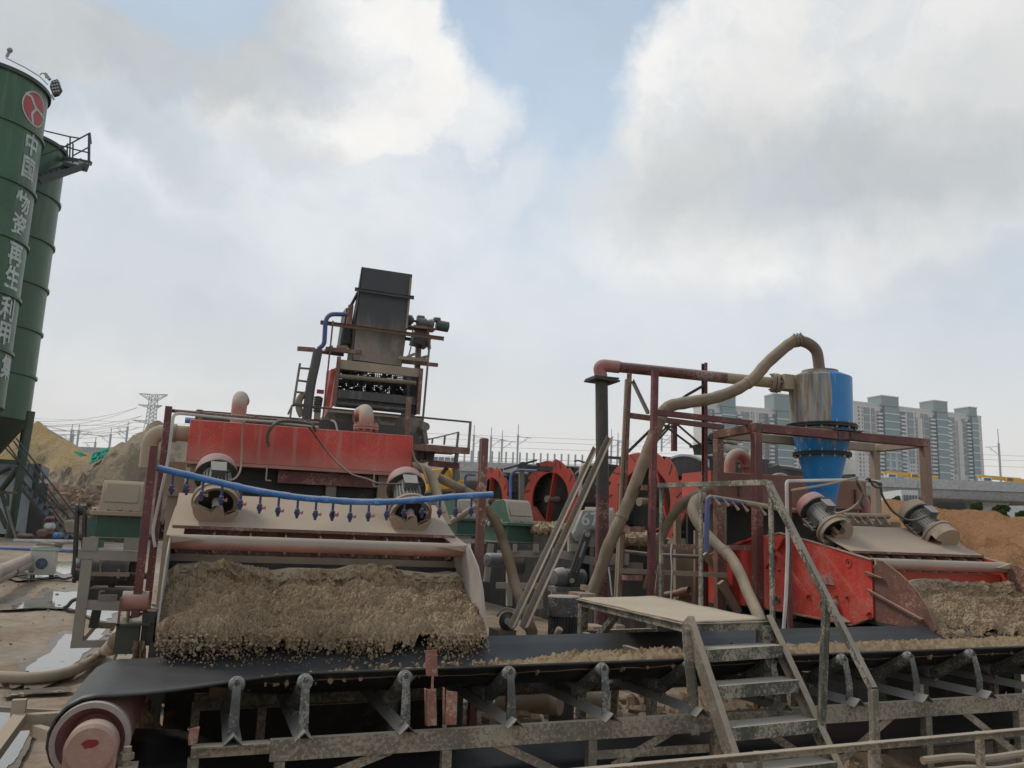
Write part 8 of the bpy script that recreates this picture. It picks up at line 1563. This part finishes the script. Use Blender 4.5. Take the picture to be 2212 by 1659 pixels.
for a, b in (((185, 387), (291, 412)), ((291, 412), (330, 418)), ((195, 435), (300, 460)), ((300, 462), (368, 478))): lnd('rail', a, b, 43.4, 43.4, .06)
for a, b in (((373, 396), (270, 452)), ((368, 455), (300, 492)), ((270, 452), (170, 490)), ((373, 396), (378, 440))): lnd('rail', a, b, 41.6, 41.2, .06)
# supporting legs, braces and stair at the foot of the silos
SG = M['silo_dark']
def ub_(o, v, a, b, d0, d1, w, nm, mat=SG, h=None, rnd_=False):
    m_ = MB(); p, q = v.D(*a, d0), v.D(*b, d1)
    if rnd_: m_.cyl(p, q, w, 16)
    else: m_.bar(p, q, w, h or w)
    return m_.build(nm, mat, o)
lgs = thing('support_frame', 'dark green tubular legs with braces under the nearer green silo', 'support frame', W6.D(100, 1330, 38))
SGm = paint('leg_green', (.02, .045, .022), .03, .1, scale=2, rough=.5)
ub_(lgs, W6, (318, -10), (85, 1350), 38, 38, .175, 'leg', SGm, rnd_=True); ub_(lgs, W6, (-80, 492), (185, 512), 38, 38, .2, 'cross_tie', SGm); ub_(lgs, W6, (185, 570), (-60, 880), 38, 38.5, .13, 'brace', SGm, rnd_=True); ub_(lgs, W6, (120, 560), (-60, 640), 38.6, 39, .10, 'brace', SG, rnd_=True); ub_(lgs, W6, (15, 820), (130, 1200), 37.5, 37.5, .09, 'brace', SG, rnd_=True); ub_(lgs, W6, (-20, 985), (70, 1180), 39, 39, .11, 'brace', SG, rnd_=True)
ub_(lgs, W6, (0, 815), (180, 822), 37, 37, .10, 'tie_rod', M['rustbeam']); m_ = MB(); m_.tube(spline([W6.D(20, 820, 37), W6.D(60, 815, 37), W6.D(80, 860, 37), W6.D(75, 960, 37)], 5), .07, 8); m_.build('hose_hook', SG, lgs); m_ = MB(); m_.tube(spline([W6.D(70, 960, 36.8), W6.D(110, 1120, 36.8), W6.D(175, 1330, 36.8)], 5), .05, 8); m_.build('hanging_cable', M['greysteel'], lgs)
sst = thing('silo_stair', 'dark steel stair with double handrails climbing to the silos', 'stair', W6.D(720, 1380, 36))
LST = flat('stair_steel', (.025, .027, .026), .6)
ub_(sst, W6, (730, 1390), (218, 772), 36, 36, .06, 'stringer', LST, .13); ub_(sst, W6, (770, 1330), (230, 700), 37.2, 37.2, .06, 'stringer', LST, .13); ub_(sst, W6, (218, 772), (55, 365), 36, 36, .1, 'stringer', LST, .3) if False else None
for i in range(10):
    t = (i + .4) / 10; a, b = W6.D(730 - 505 * t, 1375 - 600 * t, 36), W6.D(770 - 535 * t, 1318 - 612 * t, 37.2); m_ = MB(); m_.bar(a, b, .20, .025); m_.build('tread', LST, sst)
for a, b, d in (((785, 1065), (165, 262), 36), ((760, 1150), (138, 290), 36), ((690, 1190), (85, 340), 37.2), ((680, 1050), (60, 365), 37.2)): ub_(sst, W6, a, b, d, d, .05, 'handrail', LST)
for a, b, d in (((775, 1060), (755, 1320), 36), ((690, 1045), (672, 1290), 37.2), ((445, 640), (410, 880), 36), ((385, 610), (355, 860), 37.2), ((300, 505), (280, 640), 37)): ub_(sst, W6, a, b, d, d, .055, 'rail_post', LST)
cab_ = thing('site_cabin', 'grey white panel cabin behind the stair at the silos', 'cabin', W6.D(200, 1240, 43)); CW = flat('cabin_panel', (.36, .38, .40), .6); CT = flat('cabin_trim', (.20, .22, .25), .6)
a, b = W6.D(-120, 505, 39.6), W6.D(395, 510, 39.6); zb_ = W6.D(200, 1245, 39.6).z; zt_ = a.z; c_ = W6.D(490, 530, 43)
m_ = MB(); m_.prism([(a.x, a.y, zb_), (b.x, b.y, zb_), (c_.x, c_.y, zb_), (a.x + 1, a.y + 4, zb_)], (0, 0, zt_ - zb_)); m_.build('panel_wall', CW, cab_)
m_ = MB(); m_.bar((a.x, a.y - .05, zt_ - .25), (b.x, b.y - .05, zt_ - .25), .1, .5); m_.bar((b.x + .02, b.y - .02, zt_ - .25), (c_.x + .04, c_.y, zt_ - .25), .1, .5); m_.build('roof_trim', CT, cab_); m_ = MB(); m_.bar((b.x, b.y - .05, zb_), (b.x, b.y - .05, zt_), .25, .2, up=(0, 1, 0)); m_.build('corner_post', M['blackmetal'], cab_); m_ = MB(); p = W6.D(385, 720, 39.4); m_.bb(p.x - .1, p.x + .45, p.y - .1, p.y, zb_, p.z); m_.build('door_gap', M['blackmetal'], cab_)
# ground pipes, cabinet and hoses on the left
m_ = MB(); m_.cyl(W6.D(145, 1310, 33), W6.D(800, 1318, 33), .075, 18); m_.build('large_pipe', M['white'], label='large white pipe lying behind the silo stair', cat='pipe')
BLP = paint('large_blue_pipe', (.015, .10, .36), .12, .5, scale=2, splat=.2, sscale=4); m_ = MB(); m_.cyl(W6.D(-60, 1388, 27), W6.D(325, 1400, 27), .08, 18); m_.cyl(W6.D(565, 1408, 27), W6.D(900, 1415, 27), .08, 18); m_.cyl(W6.D(320, 1400, 27), W6.D(570, 1408, 27), .07, 12); m_.build('large_pipe', BLP, label='large blue pipe lying across the yard behind the fan cabinet', cat='pipe')
m_ = MB(); m_.bar(W6.D(-60, 1440, 29), W6.D(330, 1448, 29), .12, .08); m_.build('rusty_pipe', M['rustbeam'], label='rust brown pipe in the dirt below the large blue pipe', cat='pipe')
fc = thing('fan_cabinet', 'beige electrical cabinet with a round blue fan on low legs', 'cabinet', G(V2, 285, 370)); FY = G(V2, 285, 374).y
p0, p1 = Y1v.Y(670, 300, FY), Y1v.Y(1165, 835, FY); CBM = flat('cabinet_beige', (.44, .42, .35), .55); m_ = MB(); m_.bb(p0.x, Y1v.Y(1215, 500, FY).x, FY, FY + .35, p1.z, p0.z + .02); m_.build('box', CBM, fc, bevel=.012); m_ = MB(); m_.bb(p0.x - .0, p0.x + .99 * (p1.x - p0.x) + .06, FY - .02, FY + .4, p0.z + .022, p0.z + .09); m_.build('lid', flat('pale_green_lid', (.34, .42, .36), .6), fc)
c = Y1v.Y(922, 578, FY - .004); m_ = MB(); m_.lathe(c, (0, -1, 0), [(.118, 0), (.118, .012), (.108, .012), (.108, .0)], 28); m_.build('fan_ring', M['blackmetal'], fc); m_ = MB(); m_.lathe(c, (0, -1, 0), [(.107, .001), (.001, .001)], 24); fd = m_.build('fan_disc', flat('fan_blue', (.03, .06, .13), .4), fc)
for k_ in range(7): t = k_ * 2 * math.pi / 7; m_ = MB(); e_ = Vector((math.cos(t), 0, math.sin(t))); s_ = Vector((-math.sin(t), 0, math.cos(t))); m_.prism([c + e_ * .03 - s_ * .012, c + e_ * .10 - s_ * .028, c + e_ * .10 + s_ * .02, c + e_ * .03 + s_ * .012], (0, -.008, 0)); m_.build('fan_blade', flat('fan_blade_grey', (.10, .12, .17), .4), fc)
m_ = MB(); m_.cyl(c, c + Vector((0, -.014, 0)), .03, 12); m_.build('fan_hub', flat('fan_hub_grey', (.13, .15, .2), .4), fc)
m_ = MB(); p, q = Y1v.Y(655, 660, FY - .01), Y1v.Y(765, 725, FY - .01); m_.bb(p.x, q.x, FY - .012, FY - .001, q.z, p.z); m_.build('name_plate', flat('grey_plate', (.22, .25, .26), .4), fc); m_ = MB(); p, q = Y1v.Y(665, 735, FY), Y1v.Y(740, 770, FY); m_.bb(p.x, q.x, FY - .03, FY - .001, q.z, p.z); m_.build('socket', M['blackmetal'], fc)
zg = G(V2, 285, 372).z; m_ = MB(); xa_, xb_ = Y1v.Y(690, 850, FY).x, Y1v.Y(1100, 850, FY).x
for x in (xa_, xb_): m_.bb(x - .02, x + .02, FY, FY + .04, zg - .1, p1.z); m_.bb(x - .02, x + .02, FY + .3, FY + .34, zg - .1, p1.z)
m_.bb(xa_, xb_, FY + .01, FY + .03, p1.z - .09, p1.z - .06); m_.bb(xa_, xb_, FY + .01, FY + .03, zg - .02, zg + .02)
m_.build('leg_frame', M['blackmetal'], fc); m_ = MB(); rn = random.Random(2)
for i in range(10): m_.box(p0 + Vector((rn.uniform(.18, .52), rn.uniform(.05, .3), .12 + rn.uniform(0, .06))), (rn.uniform(.1, .3), .2, .05), Matrix.Rotation(rn.uniform(-.3, .3), 3, 'Y'))
m_.build('scrap_cloth', M['tan_dark'], label='crumpled dark scraps on top of the fan cabinet', cat='scraps')
PH = paint('pink_grey_hose', (.42, .32, .28), .25, .3, scale=3, rough=.7)
for a, b, lab in (((-200, 830), (640, 470), 'pinkish discharge hose lying behind its twin beside the fan cabinet'), ((-260, 985), (650, 560), 'front pinkish discharge hose with a black strap beside the fan cabinet')):
    m_ = MB(); p, q = Y1v.Y(*a, FY - 4), Y1v.Y(*b, FY + .2); m_.cyl(p, q, .10 * FY / 18, 18); m_.build('discharge_hose', PH, label=lab, cat='hose')
m_ = MB(); HR_ = .10 * FY / 18; p, q = Y1v.Y(-260, 985, FY - 4), Y1v.Y(650, 560, FY + .2); d = (q - p).normalized(); c = p.lerp(q, .50)
m_.lathe(c, d, [(HR_ + .001, -.03), (HR_ + .012, -.03), (HR_ + .012, .03), (HR_ + .001, .03)], 24); m_.build('hose_strap', M['rubber'], label='black strap round the front pinkish hose', cat='strap')
m_ = MB(); m_.tube(spline([G(Y1v, x, y) + Vector((0, 0, .06)) for x, y in ((-50, 1010), (270, 930), (480, 890), (650, 860))], 5), .018, 6); m_.tube(spline([G(Y1v, x, y) + Vector((0, 0, .05)) for x, y in ((500, 1000), (700, 985), (900, 1010), (1100, 1000), (1659, 1035))], 5), .014, 6); m_.tube(spline([G(Y1v, x, y) + Vector((0, 0, .06)) for x, y in ((1140, 910), (1270, 905))], 3), .015, 6); m_.build('ground_cable', M['cable'], label='dark cables trailing over the ground by the fan cabinet', cat='cable')
m_ = MB(); HP = [G(V2, -80, 1100), G(V2, 60, 1108), G(V2, 200, 1112), G(V2, 330, 1100), G(V2, 470, 1065), G(V2, 600, 1000), G(V2, 700, 920)]; HP = [p + Vector((0, 0, .10)) for p in HP] + [V2.Y(770, 830, 7.3), V2.Y(830, 740, 7.2), V2.Y(880, 640, 7.2)]; 
m_.tube(spline(HP, 6), .062, 16); m_.build('slurry_hose', M['hose'], label='long tan hose curving over the wet ground toward the maroon posts', cat='hose')
m_ = MB(); m_.tube(spline([V2.Y(882, 535, 6.66), V2.Y(862, 680, 6.8), V2.Y(800, 860, 6.9), V2.Y(745, 1000, 6.9)], 5), .012, 8); m_.build('rope', M['tan'], label='taut tan rope beside the red tube end', cat='rope')
# clutter heap behind the stair
for pts, mt, lab in (((365, 1200, 440, 1185, 500, 1215, 480, 1285, 370, 1290), 'rustbeam', 'reddish brown sack in the clutter at the foot of the stair'), ((525, 1225, 575, 1222, 600, 1250, 590, 1295, 530, 1295), 'blue', 'blue bucket in the clutter at the foot of the stair'), ((425, 1110, 480, 1050, 525, 1070, 500, 1120), 'maroon', 'dark red sheet leaning in the clutter by the stair'), ((160, 1230, 300, 1240, 310, 1290, 170, 1290), 'rustbeam', 'rusty scrap lying below the grey cabin'), ((640, 1100, 760, 1090, 780, 1240, 660, 1240), 'tan_dark', 'dusty board standing behind the stair foot'), ((440, 1130, 520, 1120, 520, 1200, 440, 1200), 'white', 'white bag in the clutter by the stair')):
    m_ = MB(); m_.prism([W6.D(pts[i], pts[i + 1], 34.5) for i in range(0, len(pts), 2)], (.1, .6, 0)); m_.build('scrap_piece', M[mt], label=lab, cat='scrap', bevel=.08)
m_ = MB(); a, b = V1.D(735, 1450, 30), V1.D(845, 1440, 30); m_.prism([a, b, b - Vector((0, 0, 1.1)), a - Vector((0, 0, 1.1))], (.2, 1, 0)); m_.build('green_crate', M['darkgreen'], label='green box behind the chain of the dusty gear reducer', cat='box')
# ================================================================ supports that carry the raised machines down to the ground
zb_t = T(W3, 300, 1300, -.3).z; xa_t, xb_t = T(W3, 300, 1300, -.3).x + .15, T(W3, 1390, 1330, -.3).x - .15
gz_t = gzf(4.4, TY) - .1
for y in (TY - .2, TY + 2.1):
    for x in (xa_t, xb_t):
        m_ = MB(); m_.ibeam((x, y, gz_t), (x, y, zb_t + .3), .18, .18, .014, up=(0, 1, 0)); m_.build('tower_leg', M['maroon_dusty'], tw_)
    m_ = MB(); m_.bar((xa_t, y, zb_t - .9), (xb_t, y, zb_t - .9), .10, .12); m_.build('tower_tie', M['maroon_dusty'], tw_)
    m_ = MB(); m_.bar((xa_t, y + .08, gz_t + .3), (xb_t, y + .08, zb_t - 1.0), .06, .06); m_.build('tower_brace', M['maroon_dusty'], tw_)
m_ = MB(); m_.bar((xa_t, TY - .2, zb_t), (xb_t, TY - .2, zb_t), .14, .16); m_.bar((xa_t, TY + 2.1, zb_t), (xb_t, TY + 2.1, zb_t), .14, .16); m_.build('base_beam', M['maroon_dusty'], tw_, kind='stuff')
p = T(V5, 1080, 540, .2); m_ = MB(); m_.bar((p.x, p.y, gz_t), (p.x, p.y, p.z), .10, .10, up=(0, 1, 0)); m_.build('leg', M['greysteel'], lg)
for x in (-.10, 1.80):
    m_ = MB(); m_.bb(x - .04, x + .04, 9.38, 9.46, -.05, 2.60); m_.build('box_post', M['maroon_dusty'], hb)
for x in (6.6, 8.6):
    m_ = MB(); m_.bb(x - .05, x + .05, 10.45, 10.55, -.05, 2.33); m_.build('box_post', M['tan_dark'], hbR)
for o_, c_, z_ in ((sA, cA, zbA), (sB, cB, zbB)):
    for a_ in (20, 110, 200, 290):
        if o_ is sA and a_ == 20: continue
        e_ = Vector((math.cos(R(a_)), math.sin(R(a_)), 0)) * 2.3; m_ = MB(); m_.cyl((c_.x + e_.x, c_.y + e_.y, gzf(c_.x, c_.y) - .2), (c_.x + e_.x, c_.y + e_.y, z_ + .4), .17, 14); m_.build('leg', M['silo_dark'], o_)
# ================================================================ thin haze over the whole site
hz_m = bpy.data.materials.new('thin_haze'); hz_m.use_nodes = True; t_ = hz_m.node_tree; t_.nodes.clear(); q_ = NG(t_)
pv = q_.n('ShaderNodeVolumePrincipled'); pv.inputs['Color'].default_value = (.93, .95, .97, 1); pv.inputs['Density'].default_value = .00018; pv.inputs['Anisotropy'].default_value = .2
ou = q_.n('ShaderNodeOutputMaterial'); t_.links.new(pv.outputs[0], ou.inputs['Volume'])
m_ = MB(); m_.bb(-960, 1660, -60, 1960, -3.5, 170); hz_o = m_.build('haze', hz_m, kind='stuff', smooth=0, org=(0, 0, 0))
S.cycles.volume_bounces = 1; S.cycles.volume_step_rate = 4.0
